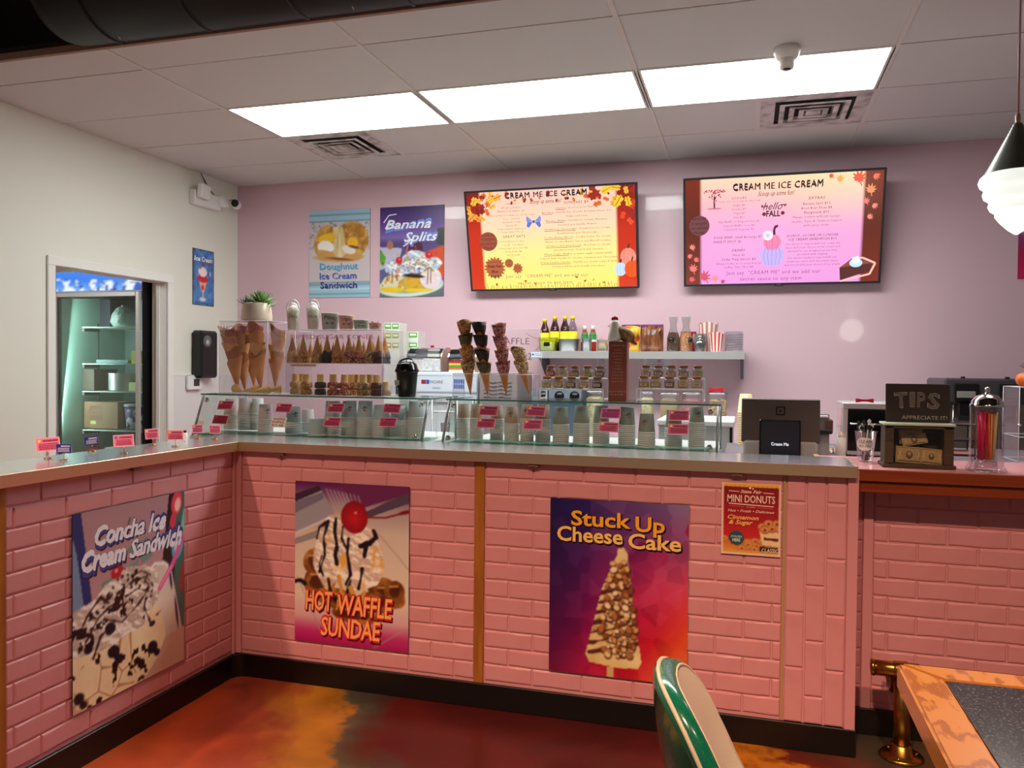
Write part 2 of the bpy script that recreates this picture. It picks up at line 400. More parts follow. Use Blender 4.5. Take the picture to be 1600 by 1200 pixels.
# room beyond the doorway
br = MB(); br.box(-2.6, -2.5, -3.4, .2, 0, 3.0); br.box(-2.6, -.12, .1, .2, 0, 3.0); br.box(-2.6, -.12, -3.5, -3.4, 0, 3.0)
struct(br.build('wall_storeroom', M_wall_white))
struct(MB().box(-2.6, -.12, -3.5, .2, 2.6, 2.7).build('ceiling_storeroom', M_white))
# ceiling of lay-in tiles over the serving side
ceil = struct(MB().box(-.12, 8.2, -2.77, .12, ZC+.03, ZC+.06).build('ceiling', M_dark))
GX = [0, 1.193, 2.413, 3.633, 4.853, 6.073, 7.293, 8.2]; GY = [0, -.61, -1.22, -1.83, -2.475, -2.762]
M_tbar = mat('ceiling_grid_white', (214, 208, 204), .5)
for i in range(len(GX)-1):
    for j in range(len(GY)-1):
        x0, x1, y1, y0 = GX[i], GX[i+1], GY[j], GY[j+1]
        if j == 2 and i in (1, 2, 3): continue
        if j == 1 and i == 1: x0 += .61
        if j == 1 and i == 3: x1 -= .61
        dz = random.uniform(0, .002)
        MB().box(x0+.004, x1-.004, y0+.004, y1-.004, ZC+.001+dz, ZC+.014+dz).build('ceiling_tile', M_tile, ceil)
for x in GX[1:-1]:
    MB().cbox(x-.012, x+.012, -2.762, 0, ZC-.004, ZC+.004, .001).build('grid_bar', M_tbar, ceil)
for y in GY[1:-1]:
    MB().cbox(0, 8.2, y-.003, y+.003, ZC-.0015, ZC+.003, .001).build('grid_bar', M_tbar, ceil)
MB().cbox(1.193+.604, 1.193+.616, -1.22, -.61, ZC-.003, ZC+.003, .001).build('grid_bar', M_tbar, ceil)
MB().cbox(4.853-.632, 4.853-.60, -1.22, -.61, ZC-.003, ZC+.003, .001).build('grid_bar', M_tbar, ceil)
struct(MB().cbox(-.12, 8.2, -2.785, -2.762, ZC-.006, ZC+.03, .002).build('trim_2', mat('fascia_brown', (150, 118, 104), .6)))
struct(MB().box(-.12, 8.2, -2.35, -2.3, ZC+.06, 3.9).build('wall_dark_void', M_dark))  # dark sheet added as the shaded void, covers the pink wall behind
struct(MB().box(-.12, 8.2, -7.2, -2.3, 3.9, 4.0).build('ceiling_open', M_dark))
# black spiral duct
du = thing('air_duct', 'large black round ventilation duct under the dark open ceiling', 'duct', (1.02, -2.86, 3.195))
dm = mat('duct_black', (13, 11, 11), .45, spec=.3)
MB().lathe([(.0, 0), (.16, .01), (.23, .04), (.25, .10), (.25, 7.2)], 40, axis='x').build('duct_body', dm, du)
for k in range(14):
    MB().lathe([(.250, .3+k*.5), (.255, .305+k*.5), (.255, .315+k*.5), (.250, .32+k*.5)], 40, axis='x').build('duct_seam', dm, du)
for k in range(6):
    for s_ in (1,):
        MB().tube([(.35+k*1.2, -.1, .7), (.35+k*1.2, -.26, .1), (.37+k*1.2, -.22, -.14), (.36+k*1.2, 0, -.255)], .003, 5).build('hanger_wire', mat('wire_tan', (170, 140, 110), .5), du)
# light panels
M_panel = mat('light_panel_glow', (255, 255, 255), .5, emit=(249, 255, 250), es=PANEL_STRENGTH)
for i, lab in ((1, 'leftmost of the three bright white ceiling light panels'), (2, 'middle one of the three bright white ceiling light panels'), (3, 'rightmost bright white ceiling light panel, behind the dome camera')):
    t = thing('ceiling_light', lab, 'light', (GX[i], -1.83, ZC), group='light panels in the ceiling')
    MB().box(.024, 1.196, .016, .594, 0, .004).build('diffuser', M_panel, t)
    f = MB()
    for a in ((.004, 1.216, .004, .016), (.004, 1.216, .594, .606), (.004, .024, .016, .594), (1.196, 1.216, .016, .594)): f.cbox(*a, -.004, .01, .001)
    f.build('frame', M_white, t)
# vents: stepped square rings
def vent(x, lab, dirty):
    t = thing('ceiling_vent', lab, 'vent', (x, -1.22, ZC), group='air vents in the ceiling')
    m = mat('vent_metal_dusty' if dirty else 'vent_metal', (206, 202, 200), .5, var=((120, 116, 116), 9, .45, .7, (1, 1, 1)))
    MB().box(.01, .60, .01, .60, .012, .02).build('backing', mat('vent_dark', (38, 37, 38), .9), t)
    pl = MB()
    for a in ((.008, .602, .008, .09), (.008, .602, .52, .602), (.008, .09, .09, .52), (.52, .602, .09, .52)): pl.box(*a, -.002, .004)
    pl.build('face_plate', m, t)
    for k, r in enumerate((.19, .135, .08)):
        ring = MB(); c = .305; ro = r; ri = r-.032; z0 = -.012; z1 = .006
        for q in range(4):
            M = Matrix.Translation((c, c, 0)) @ Matrix.Rotation(q*PI/2, 4, 'Z')
            vs = [(-ro, -ro, z0), (ro, -ro, z0), (ri, -ri, z1), (-ri, -ri, z1), (-ro, -ro, z0-.003), (ro, -ro, z0-.003), (ri+.004, -ri-.004, z0-.003+.002), (-ri-.004, -ri-.004, z0-.001)]
            ring.add([M @ Vector(p) for p in vs], [(0, 1, 2, 3), (4, 5, 6, 7), (0, 1, 5, 4), (2, 3, 7, 6)])
        ring.build('louver_ring', m, t)
    MB().box(.265, .345, .265, .345, -.012, -.008).build('centre_plate', m, t)
    return t
vent(GX[1], 'square white air vent beside the leftmost light panel', 0)
vent(GX[4]-.61, 'dusty square air vent behind the rightmost light panel', 1)
# dome camera on the tile in front of the right light
t = thing('dome_camera', 'small white dome camera hanging from the ceiling by the right light panel', 'camera', (4.36, -1.92, ZC))
MB().lathe([(.0, 0), (.062, 0), (.060, -.022), (.045, -.05), (.0, -.052)], 24).build('mount', M_white, t)
MB().lathe([(0, -.045), (.034, -.046), (.036, -.075), (.030, -.096), (.0, -.098)], 24).build('eyeball', M_white, t)
MB().lathe([(.0, -.0985), (.020, -.0985), (.017, -.1015), (0, -.102)], 18).build('lens', mat('lens_black', (20, 20, 24), .1), t)

# ---------------------------------------------------------------- counters with painted brick panels
M_brick = mat('painted_brick', (212, 146, 152), .38, bump=(90, .25, .0015), var=((204, 136, 142), 5, .35, .65, (1, 1, 1)))
M_pinkwood = mat('painted_trim', (208, 142, 148), .4)
M_oak = mat('oak_strip', (176, 112, 48), .35, var=((150, 88, 34), 6, .35, .65, (6, 6, .6)))
M_tan = mat('tan_strip', (176, 140, 96), .4)
def brick_meshes(L, Hh, T, n=6):
    out = []
    for k in range(n):
        b = MB(); rg = random.Random(k); j = lambda a=.0018: rg.uniform(-a, a); c = .0028; nx = 5; ring = []
        for t_, zz in ((0, 0), (c, T*.75), (c*2.6, T)):
            pts = []
            for i in range(nx): pts.append((t_+(L-2*t_)*i/(nx-1), t_+ (j() if t_ else 0)))
            for i in range(nx): pts.append((L-t_-(L-2*t_)*i/(nx-1), Hh-t_+(j() if t_ else 0)))
            ring.append([(x, -zz, z) for x, z in pts])
        vs = sum(ring, []); m_ = 2*nx; fs = [(r*m_+i, r*m_+(i+1) % m_, (r+1)*m_+(i+1) % m_, (r+1)*m_+i) for r in (0, 1) for i in range(m_)]; fs.append(tuple(range(2*m_, 3*m_)))
        b.add(vs, fs, 0); out.append(b.mesh('brick', M_brick))
    return out
_bm = {}
def bricks(parent, x0, x1, z0, z1, vertical=False, stagger=0, ox=0.):
    """bricks over a panel in the parent's x-z plane, cut at the panel's edges"""
    PL, PH, G, T = .2085, .0712, .0045, .005
    def get(L, Hh):
        k = (round(L, 3), round(Hh, 3))
        if k not in _bm: _bm[k] = brick_meshes(L, Hh, T, 5 if L > .19 and Hh > .06 else 1)
        return random.choice(_bm[k])
    W, Hh = (x1-x0, z1-z0) if not vertical else (z1-z0, x1-x0)
    r = 0; z = Hh
    while z > .012:
        h_ = min(PH, z)-G if z > G+.012 else 0
        off = (PL/2 if (r+stagger) % 2 else 0)+ox; x = -off
        while x < W and h_ > .008:
            a, b_ = max(x, 0), min(x+PL-G, W)
            if b_-a > .012:
                me = get(b_-a, h_)
                if not vertical: link('brick', me, parent, (x0+a, 0, z0+z-h_-G*.5))
                else: link('brick', me, parent, (x0+z-G*.5, 0, z0+a), (0, -PI/2, 0))
            x += PL
        z -= PH; r += 1
YF, XS, XE, ZT = -2.772, 1.947, 4.602, 1.040
BB = .1035
# long front counter
fc = thing('brick_counter', 'long pink painted brick counter front with two posters on it', 'counter', (XS, YF, 0))
Lf = XE-XS
MB().box(-.0, Lf, .0001, .14, 0, ZT-.001).build('backing_wall', M_pinkwood, fc)
xo0, xo1 = 1.165, 1.209; xt0, xt1 = 2.391, 2.403
bricks(fc, .036, xo0, BB, ZT)
bricks(fc, xo1, xt0, BB, ZT, stagger=1, ox=.1)
bricks(fc, xt1, xt1+.0712*3, BB, ZT, vertical=True)
MB().cbox(xo0+.001, xo1-.001, -.010, 0, BB, ZT, .0015).build('oak_strip', M_oak, fc)
MB().cbox(xt0+.001, xt1-.001, -.006, 0, BB, ZT, .001).build('tan_strip', M_tan, fc)
MB().cbox(xt1+.0712*3+.001, Lf, -.012, 0, 0.10, 1.062, .002).build('end_trim', M_pinkwood, fc)
MB().cbox(.0, .034, -.012, 0, BB, ZT, .002).build('corner_trim', M_pinkwood, fc)
struct(MB().cbox(XS-.0, XE+.004, YF-.016, YF, 0, BB, .003).build('baseboard_front', M_black_rubber))
# left counter, runs towards the camera
lc = thing('brick_counter', 'pink painted brick counter side running under the row of little cards', 'counter', (XS, YF, 0), (0, 0, -PI/2))
# local x runs -y world? rotated -90deg: local +x -> world -y, local -y -> world -x ; face must look to +x, so mirror by building on +y
LL = 2.3
lc.rotation_euler = (0, 0, PI/2); lc.location = (XS, YF-LL, 0)
MB().box(0, LL, .0001, .14, 0, ZT-.001).build('backing_wall', M_pinkwood, lc)
yo = LL-1.208
bricks(lc, 0, yo-.045, BB, ZT)
bricks(lc, yo, LL-.034, BB, ZT, ox=.07)
MB().cbox(yo-.044, yo-.001, -.010, 0, BB, ZT, .0015).build('oak_strip', M_oak, lc)
MB().cbox(LL-.033, LL-.012, -.012, 0, BB, ZT, .002).build('corner_trim', M_pinkwood, lc)
struct(MB().cbox(XS, XS+.016, YF-LL, YF-.016, 0, BB, .003).build('baseboard_side', M_black_rubber))
cv = MB()   # rounded cove in the inner corner, and its toe
pts = [(0, 0)]+[(.06-.06*math.cos(a), -.06+.06*math.sin(a)) for a in [PI/2*(1-k/6) for k in range(7)]]
cv.prism([(XS+.016+x, YF-.016+y) for x, y in [(-.016, .016)]+[(.05-.05*math.sin(a)+0, -.05+.05*math.cos(a)) for a in [PI/2*k/6 for k in range(7)]]], 0, BB-.002)
struct(cv.build('baseboard_corner', M_black_rubber))
# end return of the long counter and set-back right counter
YR = -2.55
rc = thing('brick_counter', 'set-back pink brick counter under the wood edged pink top', 'counter', (XE, YR, 0))
MB().box(.0, 3.4, .0001, .14, 0, .975).build('backing_wall', M_pinkwood, rc)
bricks(rc, .0, .045, BB+.02, .975)
MB().cbox(.047, .083, -.012, 0, BB, .975, .002).build('trim_post', M_pinkwood, rc)
bricks(rc, .085, 3.3, BB+.02, .975, stagger=1, ox=.05)
MB().box(-.14, -.001, -.075, .07, 0, ZT-.002).build('return_wall', M_pinkwood, rc)
struct(MB().cbox(XE, 8.0, YR-.016, YR, 0, BB, .003).build('baseboard_right', M_black_rubber))
# steel countertop, L-shaped with a turned-down edge
M_steel = mat('brushed_steel', (236, 240, 243), .24, metal=1, bump=(60, .04, .001))
M_steel2 = mat('steel_edge', (236, 208, 174), .36, metal=1, bump=(25, .05, .002))  # the warm room's reflection is put into this steel's tint
st = thing('steel_countertop', 'L-shaped stainless steel countertop over the pink brick counters', 'countertop', (0, 0, 0))
YB, XB = -2.455, 1.66
top = MB()
out = [(XS+.035, YF-.035), (XE-.01, YF-.035), (XE-.01, YB), (XB, YB), (XB, YF-LL), (XS+.035, YF-LL)]
top.prism(out, ZT+.001, ZT+.038)
top.build('top_sheet', M_steel, st, bevel=.002)
rim = MB(); rim.cbox(XS+.036, XE-.008, YF-.038, YF-.032, ZT-.002, ZT+.0405, .001); rim.cbox(XS+.032, XS+.038, YF-LL, YF-.036, ZT-.002, ZT+.0405, .001)
rim.cbox(XE-.014, XE-.007, YF-.036, YB, ZT-.002, ZT+.0405, .001)
rim.build('front_edge', M_steel2, st)
for x in (2.19, 3.37, 4.17):
    MB().cbox(x-.022, x+.022, YF-.03, YF-.008, ZT-.016, ZT-.001, .002).cbox(x-.006, x+.006, YF-.032, YF-.029, ZT-.012, ZT-.005, .001).build('bracket', mat('bracket_dull', (120, 84, 76), .5), st)
MB().cbox(XS+.008, XS+.03, -3.45, -3.405, ZT-.016, ZT-.001, .002).build('bracket', mat('bracket_dull'), st)
# wood-edged top of the right counter
rt = thing('bar_top', 'pink laminate bar top with red-brown wood edge beside the steel top', 'countertop', (XE, -2.72, 1.06))
M_redwood = mat('red_wood', (142, 62, 24), .32, var=((112, 44, 16), 4, .3, .7, (.5, 8, 8)))
MB().box(0.002, 3.4, .02, .50, -.03, 0).build('laminate', mat('pink_laminate', (226, 160, 166), .22), rt)
MB().box(-.095, .001, .265, .50, -.03, 0).build('laminate', mat('pink_laminate'), rt)
MB().cbox(.002, 3.4, -.004, .019, -.042, .001, .002).build('edge_board', M_redwood, rt)
MB().cbox(.002, 3.4, .010, .03, -.085, -.043, .002).build('under_board', M_redwood, rt)
MB().cbox(-.118, -.097, .266, .50, -.03, .004, .002).cbox(-.097, .0, .266, .28, -.03, .004, .002).build('side_edge', mat('light_oak_edge', (206, 160, 104), .4), rt)
# ---------------------------------------------------------------- posters
CH = (38, 16, 18); CR = (240, 228, 212)
def whip(im, mask, seed=1, light=(250, 246, 238), dark=(196, 176, 160), sc=9):
    n = im.noise(sc, seed, 4, 1, 1.6); gy, gx = np.gradient(n); sh = .5+(gx*1.0-gy)*im.w*.09
    im.put(mask, im.mixc(sh, dark, light))
def poster_concha():
    im = Img(150, 184, .578, .705, (186, 140, 148))
    im.put(np.ones_like(im.U), im.grad([(0, (176, 138, 148)), (.5, (196, 150, 158)), (1, (188, 150, 150))]))
    im.put(im.poly([(0, 0), (.065, 0), (.15, .46), (0, .5)]), (34, 50, 120)); im.put(im.poly([(0, .12), (.03, .2), (.09, .5), (0, .5)]), (120, 150, 190))
    im.put(im.poly([(.84, 0), (.93, 0), (.9, .55), (.76, .45)]), (26, 22, 28))
    im.put(im.poly([(.9, 0), (1, 0), (1, 1), (.9, .55)]), (60, 110, 104))
    for cx, cy, rx, ry, c in ((.92, .06, .055, .07, (230, 70, 90)), (.93, .07, .03, .04, (250, 200, 200)), (.93, .30, .06, .09, (80, 170, 220)), (.93, .3, .035, .05, (200, 230, 250)), (.87, .26, .03, .05, (120, 70, 160)), (.88, .16, .03, .05, (220, 60, 90)), (.99, .2, .025, .16, (120, 200, 190)), (.98, .5, .03, .1, (160, 60, 60))):
        im.put(im.ell(cx, cy, rx, ry, .2), c)
    for k in range(5): im.put(im.line([(.26+k*.07, .30-k*.012), (.34+k*.07, .27-k*.012)], .012, 2), (110, 150, 150))
    im.put(im.line([(.25, .40), (.66, .315)], .022, 2, .02), (120, 152, 150)); im.put(im.line([(.46, .36), (.46, .4), (.56, .37), (.56, .33)], .012, 2), (214, 120, 140))
    im.put(im.line([(.45, .17), (.455, .11), (.47, .085)], .006, 2), (50, 90, 50))
    # paper cup behind
    im.put(im.poly([(.62, .42), (.78, .37), (.86, .42), (.97, .78), (.99, .86), (.5, .9)]), im.grad([(.35, (214, 200, 190)), (.6, (236, 226, 216)), (.9, (196, 172, 150))]))
    im.put(im.line([(.62, .42), (.7, .375), (.80, .39), (.86, .43)], .012, 2), (250, 245, 240))
    for q in ((.86, .5, .05), (.92, .7, .09), (.85, .42, .03)): im.put(im.ell(q[0], q[1], .012, q[2], -.15), (40, 40, 90))
    im.put(im.poly([(0, .88), (1, .8), (1, 1), (0, 1)]), (206, 168, 150))
    im.put(im.ell(.36, .355, .055, .04), (196, 30, 46)); im.put(im.ell(.35, .345, .015, .01), (250, 160, 170))
    bun = np.clip(im.ell(.36, .78, .44, .26, -.15, .12, 4, None, 5), 0, 1)
    im.put(bun, im.mixc(im.noise(7, 9)*1.6-.3, (236, 210, 170), (246, 232, 190)))
    d, cid = im.cells(6, 5); im.put(bun*np.clip(1-d*12, 0, 1)*(im.V > .6)*(im.noise(5, 3) > .5), (176, 116, 60))
    cream = np.clip(im.ell(.36, .56, .40, .17, -.25, .45, 2, None, 7)+im.ell(.55, .44, .18, .075, .4, .3, 8, None, 7), 0, 1)
    whip(im, cream, 3)
    bl = (im.noise(15, 21, 3) > .66)*np.clip(bun+cream, 0, 1)*((im.noise(4, 5) > .40)); im.put(bl.astype(float), (34, 18, 26))
    for p in (((.04, .62), (.12, .52), (.22, .46), (.28, .50)), ((.10, .66), (.2, .56), (.30, .52), (.42, .54)), ((.25, .58), (.40, .63), (.56, .56), (.64, .50)), ((.36, .47), (.5, .43), (.62, .43), (.68, .49)), ((.44, .50), (.54, .48), (.64, .52)), ((.62, .5), (.6, .60), (.66, .70)), ((.16, .76), (.22, .66), (.32, .62)), ((.5, .4), (.58, .39), (.66, .43))):
        im.put(im.line(p, .007, 1.4, .025, 5), (44, 20, 24))
    rg = random.Random(12)
    for k in range(60):
        t_ = rg.random(); x = .03+.66*t_; y = .70-.30*math.sin(PI*min(1, t_*.62+.1))+rg.uniform(-.02, .13); im.put(im.ell(x, y, rg.uniform(.006, .016), rg.uniform(.005, .011), rg.uniform(0, 3), .4, k, None, 20), (38, 20, 26))
    for x, y, r in ((.33, .77, .05), (.38, .82, .04), (.05, .93, .045), (.08, .97, .03), (.68, .84, .05), (.3, .64, .05), (.12, .70, .035), (.57, .90, .035), (.13, 1.0, .02), (.72, .88, .03)):
        im.put(im.ell(x, y, r, r*.7, .3, .5, int(x*99), None, 12), (26, 20, 34))
    im.put(im.line([(.985, .27), (.87, .42), (.75, .52)], .02, 1.5), (232, 92, 160)); im.put(im.line([(.87, .42), (.75, .515)], .008, 1.5), (250, 150, 200))
    v = Vec(.578, .705)
    for t, x, y, wd, h in (('Concha Ice', .49, .135, .63, .100), ('Cream Sandwich', .52, .250, .90, .100)):
        v.text(t, x, y, h, (238, 240, 255), wd, off=.012, shear=.32, rot=.09, out=(60, 70, 150), outw=.03, shadow=(30, 26, 60), bold=.025)
    return im, v
def poster_waffle():
    im = Img(150, 194, .553, .716, (200, 180, 176))
    im.put(np.ones_like(im.U), im.grad([(0, (96, 20, 84)), (.06, (120, 70, 120)), (.14, (170, 150, 160)), (.3, (212, 198, 188)), (.7, (226, 212, 196)), (.84, (214, 170, 176)), (.93, (190, 50, 120)), (1, (170, 20, 100))]))
    im.put(im.poly([(0, .08), (.22, .03), (.36, .2), (.0, .33)]), (158, 158, 176)); im.put(im.poly([(0, .08), (.22, .02), (.24, .05), (0, .13)]), (60, 34, 60)); im.put(im.poly([(0, .13), (.25, .06), (.26, .1), (.0, .2)]), (120, 116, 140))
    im.put(im.poly([(.62, .17), (1, .03), (1, .1), (.66, .2)]), (84, 70, 96)); im.put(im.poly([(.4, 0), (1, 0), (1, .04), (.55, .16)]), (108, 40, 92))
    for k in range(9): im.put(im.line([(.28+k*.035, .04+k*.004), (.38+k*.03, .19)], .003, 2), (200, 190, 206))
    im.put(im.line([(.0, .33), (.3, .22)], .008, 2), (220, 220, 226)); im.put(im.poly([(0, .36), (.2, .30), (.22, .34), (0, .4)]), (150, 146, 150))
    for a, b in (((.02, .6), (.25, .95)), ((.98, .86), (.7, 1.0)), ((.75, .3), (1, .5))): im.put(im.line([a, b], .003, 2), (170, 150, 146))
    # waffle pieces
    for cx, cy, rx, ry, r in ((.19, .50, .12, .09, .5), (.22, .62, .15, .10, -.3), (.82, .66, .16, .09, .4), (.7, .72, .14, .07, 0), (.88, .64, .08, .07, .9), (.40, .72, .2, .07, .1), (.55, .80, .22, .06, 0)):
        m = im.ell(cx, cy, rx, ry, r, .3, int(cx*50)); im.put(m, im.mixc(im.noise(10, 6)*2-.5, (92, 44, 18), (196, 132, 62)))
        im.put(im.ell(cx, cy, rx*.6, ry*.5, r, .5, 3)*.7, (62, 26, 14)); im.put(im.line([(cx-rx*.5, cy-ry*.4), (cx+rx*.3, cy-ry*.5)], .006, 2), (226, 178, 110))
    cream = np.clip(im.ell(.33, .42, .15, .23, .15, .3, 2, None, 8)+im.ell(.58, .46, .20, .19, -.1, .35, 5, None, 8)+im.ell(.45, .3, .22, .1, 0, .3, 9, None, 8), 0, 1)
    whip(im, cream, 7, (255, 252, 246), (206, 184, 170)); im.put(cream*np.clip(im.noise(8, 31, 3, 2, .6)*6-3.7, 0, 1), (232, 180, 84))
    for p, wd in ((((.20, .35), (.22, .28), (.30, .24)), .010), (((.30, .24), (.26, .34), (.27, .45), (.22, .56)), .010), (((.37, .22), (.36, .30), (.38, .40)), .014), (((.38, .40), (.36, .45), (.38, .50)), .018), (((.43, .27), (.42, .34), (.46, .40)), .008), (((.24, .46), (.22, .52), (.26, .58)), .010), (((.48, .34), (.47, .44), (.50, .56), (.46, .62)), .012), (((.58, .38), (.64, .36), (.62, .44)), .018), (((.70, .28), (.72, .32), (.66, .36)), .018), (((.60, .52), (.59, .58), (.57, .64)), .014), (((.30, .6), (.33, .7), (.4, .74)), .014), (((.5, .6), (.46, .7), (.42, .78)), .012), (((0, .63), (.05, .62), (.09, .64)), .016)):
        im.put(im.line(p, wd, 1.4, .02), (24, 14, 22))
    for p in (((.40, .58), (.42, .7), (.38, .78)), ((.5, .64), (.55, .72)), ((.62, .66), (.58, .76))): im.put(im.line(p, .016, 1.5, .03), (214, 160, 70))
    im.put(im.line([(.64, .20), (.80, .195), (.93, .165)], .007), (130, 12, 30)); im.put(im.ell(.97, .155, .06, .012, -.25), (130, 12, 30))
    r = np.hypot(im.U-.53, (im.V-.21)*im.a); im.put(im.ell(.53, .205, .118, .1), im.mixc(r*6, (206, 24, 40), (120, 6, 20)))
    im.put(im.ell(.53, .21, .1, .08)*(im.noise(26, 41, 2) > .66)*(im.U > .52)*.8, (250, 170, 170))
    v = Vec(.553, .716)
    for t, x, y, wd, h in (('HOT', .22, .735, .24, .125), ('WAFFLE', .625, .745, .47, .125), ('SUNDAE', .50, .890, .52, .120)):
        v.text(t, x, y, h, (255, 182, 110), wd, off=.012, shear=.1, rot=-.03, out=(214, 40, 40), outw=.045, shadow=(90, 16, 30), sp=.95)
    return im, v
def poster_cheese():
    im = Img(150, 192, .553, .706, (90, 20, 80))
    d, cid = im.cells(5, 11); d2, cid2 = im.cells(9, 12)
    diag = im.U*.55+im.V*.6
    base = im.grad([(0, (22, 30, 110)), (.28, (62, 24, 104)), (.5, (112, 14, 92)), (.72, (176, 14, 70)), (.9, (200, 20, 40)), (1.15, (236, 96, 44))], diag)
    im.put(np.ones_like(im.U), base)
    right = np.clip(im.U*1.6-.5, 0, 1)
    im.put(right*np.clip(1-abs(im.V-.45)*3, 0, 1)*.6, im.grad([(0, (120, 130, 170)), (.5, (226, 90, 130)), (1, (240, 60, 70))]))
    im.put(right*np.clip(.4-im.V, 0, 1)*1.8*(cid > .4), (120, 140, 190)); im.put(np.clip(cid-.35, 0, 1)*.16*(im.U > .3), (255, 190, 190)); im.put((cid2 > .6)*.07, (255, 160, 180)); im.put((cid2 < .3)*.10, (30, 0, 40))
    im.put(np.clip((.35-im.U)*2.2, 0, 1)*.5, (40, 6, 40))
    im.put(np.clip((im.U-.8)*3+(im.V-.7)*2, 0, 1)*.8, (236, 110, 50))
    im.put(im.poly([(.435, .94), (.48, .945), (.48, 1), (.435, 1)]), (206, 178, 120))
    cake = im.poly([(.5, .27), (.545, .26), (.57, .29), (.58, .36), (.61, .5), (.625, .66), (.66, .8), (.68, .9), (.66, .935), (.5, .945), (.3, .925), (.275, .88), (.33, .7), (.39, .5), (.46, .37), (.5, .30)])
    im.put(im.ell(.475, .64, .22, .34, 0)*0, (0, 0, 0)); im.put(cake, im.mixc(im.noise(6, 4)*1.8-.4, (216, 186, 124), (244, 226, 176)))
    im.put(cake*np.clip((im.V-.88)*8, 0, 1)*.5, (214, 160, 70))
    for k in range(9):
        y = .40+k*.055; im.put(cake*im.line([(.30, y+.03), (.45, y), (.68, y-.05)], .006+.004*(k % 3), 1.4, .03, k), (92, 40, 34))
    rg = random.Random(5)
    for k in range(150):
        y = .34+.54*rg.random()**.8; hw = .035+.17*(y-.3)/.6; x = .515-(y-.3)*.05+rg.uniform(-1, 1)*hw*(1 if y < .78 else .6)+(.03 if y > .78 else 0)
        c = rg.choice([(236, 206, 150), (226, 186, 120), (246, 226, 180), (176, 112, 60), (140, 78, 40), (206, 160, 96)])
        r = rg.uniform(.012, .027); a = rg.uniform(0, 3); im.put(im.ell(x+.004, y+.006, r*1.15, r*.95, a)*.75, (76, 36, 26)); im.put(im.ell(x, y, r, r*.6, a, .3, k, None, 20), c)
    v = Vec(.553, .706)
    for t, x, y, wd, h, c in (('Stuck', .372, .105, .42, .086, (250, 176, 40)), ('Up', .73, .118, .20, .086, (250, 176, 40)), ('Cheese', .295, .198, .475, .086, (252, 204, 110)), ('Cake', .763, .215, .365, .086, (252, 204, 110))):
        v.text(t, x, y, h, c, wd, off=.022, out=(30, 10, 40), outw=.018, shadow=(20, 8, 30), rot=-.01, res=3)
    return im, v
def poster_donuts():
    im = Img(90, 114, .216, .274, (150, 22, 34))
    im.put(np.ones_like(im.U), im.grad([(0, (128, 18, 30)), (.5, (170, 26, 40)), (.75, (206, 40, 44)), (.85, (214, 120, 50)), (1, (232, 170, 80))]))
    rg = random.Random(2)
    for k in range(34):
        x, y = rg.random(), rg.uniform(.78, .93)
        if .15 < x < .38 and y < .86: continue
        im.put(im.ell(x, y, .08, .045), (196, 120, 60)); im.put(im.ell(x, y-.008, .06, .03)*.7, (228, 164, 96)); im.put(im.ell(x, y, .02, .012), (110, 50, 26))
    im.put(im.poly([(.64, .62), (1, .64), (1, .86), (.7, .85)]), (236, 206, 160)); im.put(im.poly([(.72, .74), (1, .75), (1, .79), (.72, .78)]), (110, 40, 26))
    for x, y in ((.70, .6), (.80, .55), (.94, .55), (.86, .62), (.99, .62), (.74, .64)): im.put(im.ell(x, y, .085, .055), (184, 104, 50)); im.put(im.ell(x, y-.01, .07, .04)*.8, (226, 160, 100)); im.put(im.ell(x, y, .025, .018), (110, 50, 26))
    im.put(im.poly([(.66, .87), (1, .88), (1, .96), (.66, .95)]), (50, 30, 26))
    im.put((im.V > .94).astype(float), (226, 160, 60)); im.put(np.clip((im.V-.965)*40, 0, 1), (236, 206, 150))
    sc = (im.V < .045+.012*np.abs(np.sin(im.U*PI*13))); im.put(sc.astype(float), (236, 176, 60))
    b = (im.U < .03) | (im.U > .97) | (im.V < .012) | (im.V > .975); im.put(b.astype(float), (240, 206, 180))
    v = Vec(.216, .274); W_ = (246, 214, 200); Y_ = (250, 196, 110)
    v.text('State Fair', .5, .115, .045, W_, .36, off=.02, shear=.3, rot=.0, out=(90, 10, 24)); v.disc(.48, .065, .02, W_); v.disc(.53, .075, .014, W_)
    v.line([(.12, .115), (.30, .12)], .006, W_); v.line([(.70, .125), (.88, .13)], .006, W_)
    v.text('MINI DONUTS', .5, .215, .105, W_, .80, off=.012); v.line([(.12, .29), (.88, .31)], .008, W_)
    for k in range(12): v.disc(.13+k*.022, .322+k*.0006, .004, W_); v.disc(.62+k*.022, .334+k*.0006, .004, W_)
    v.text('BY THE BAG', .5, .33, .016, W_, .14); v.text('Hot • Fresh • Delicious', .5, .385, .038, W_, .78, shear=.3, off=.008)
    v.text('Cinnamon', .37, .475, .06, Y_, .52, shear=.3, off=.02); v.text('& Sugar', .33, .545, .06, Y_, .40, shear=.3, off=.02)
    v.rad(.26, .765, .135, lambda t: 1 if int(t/(2*PI)*36) % 2 else .84, (40, 84, 96), 72)
    v.text('AVAILABLE', .26, .745, .03, (226, 226, 220), .19); v.text('HERE', .26, .795, .045, (226, 226, 220), .13, off=.02)
    v.text('CLASSIC', .83, .915, .055, (240, 220, 200), .28, off=.01)
    return im, v
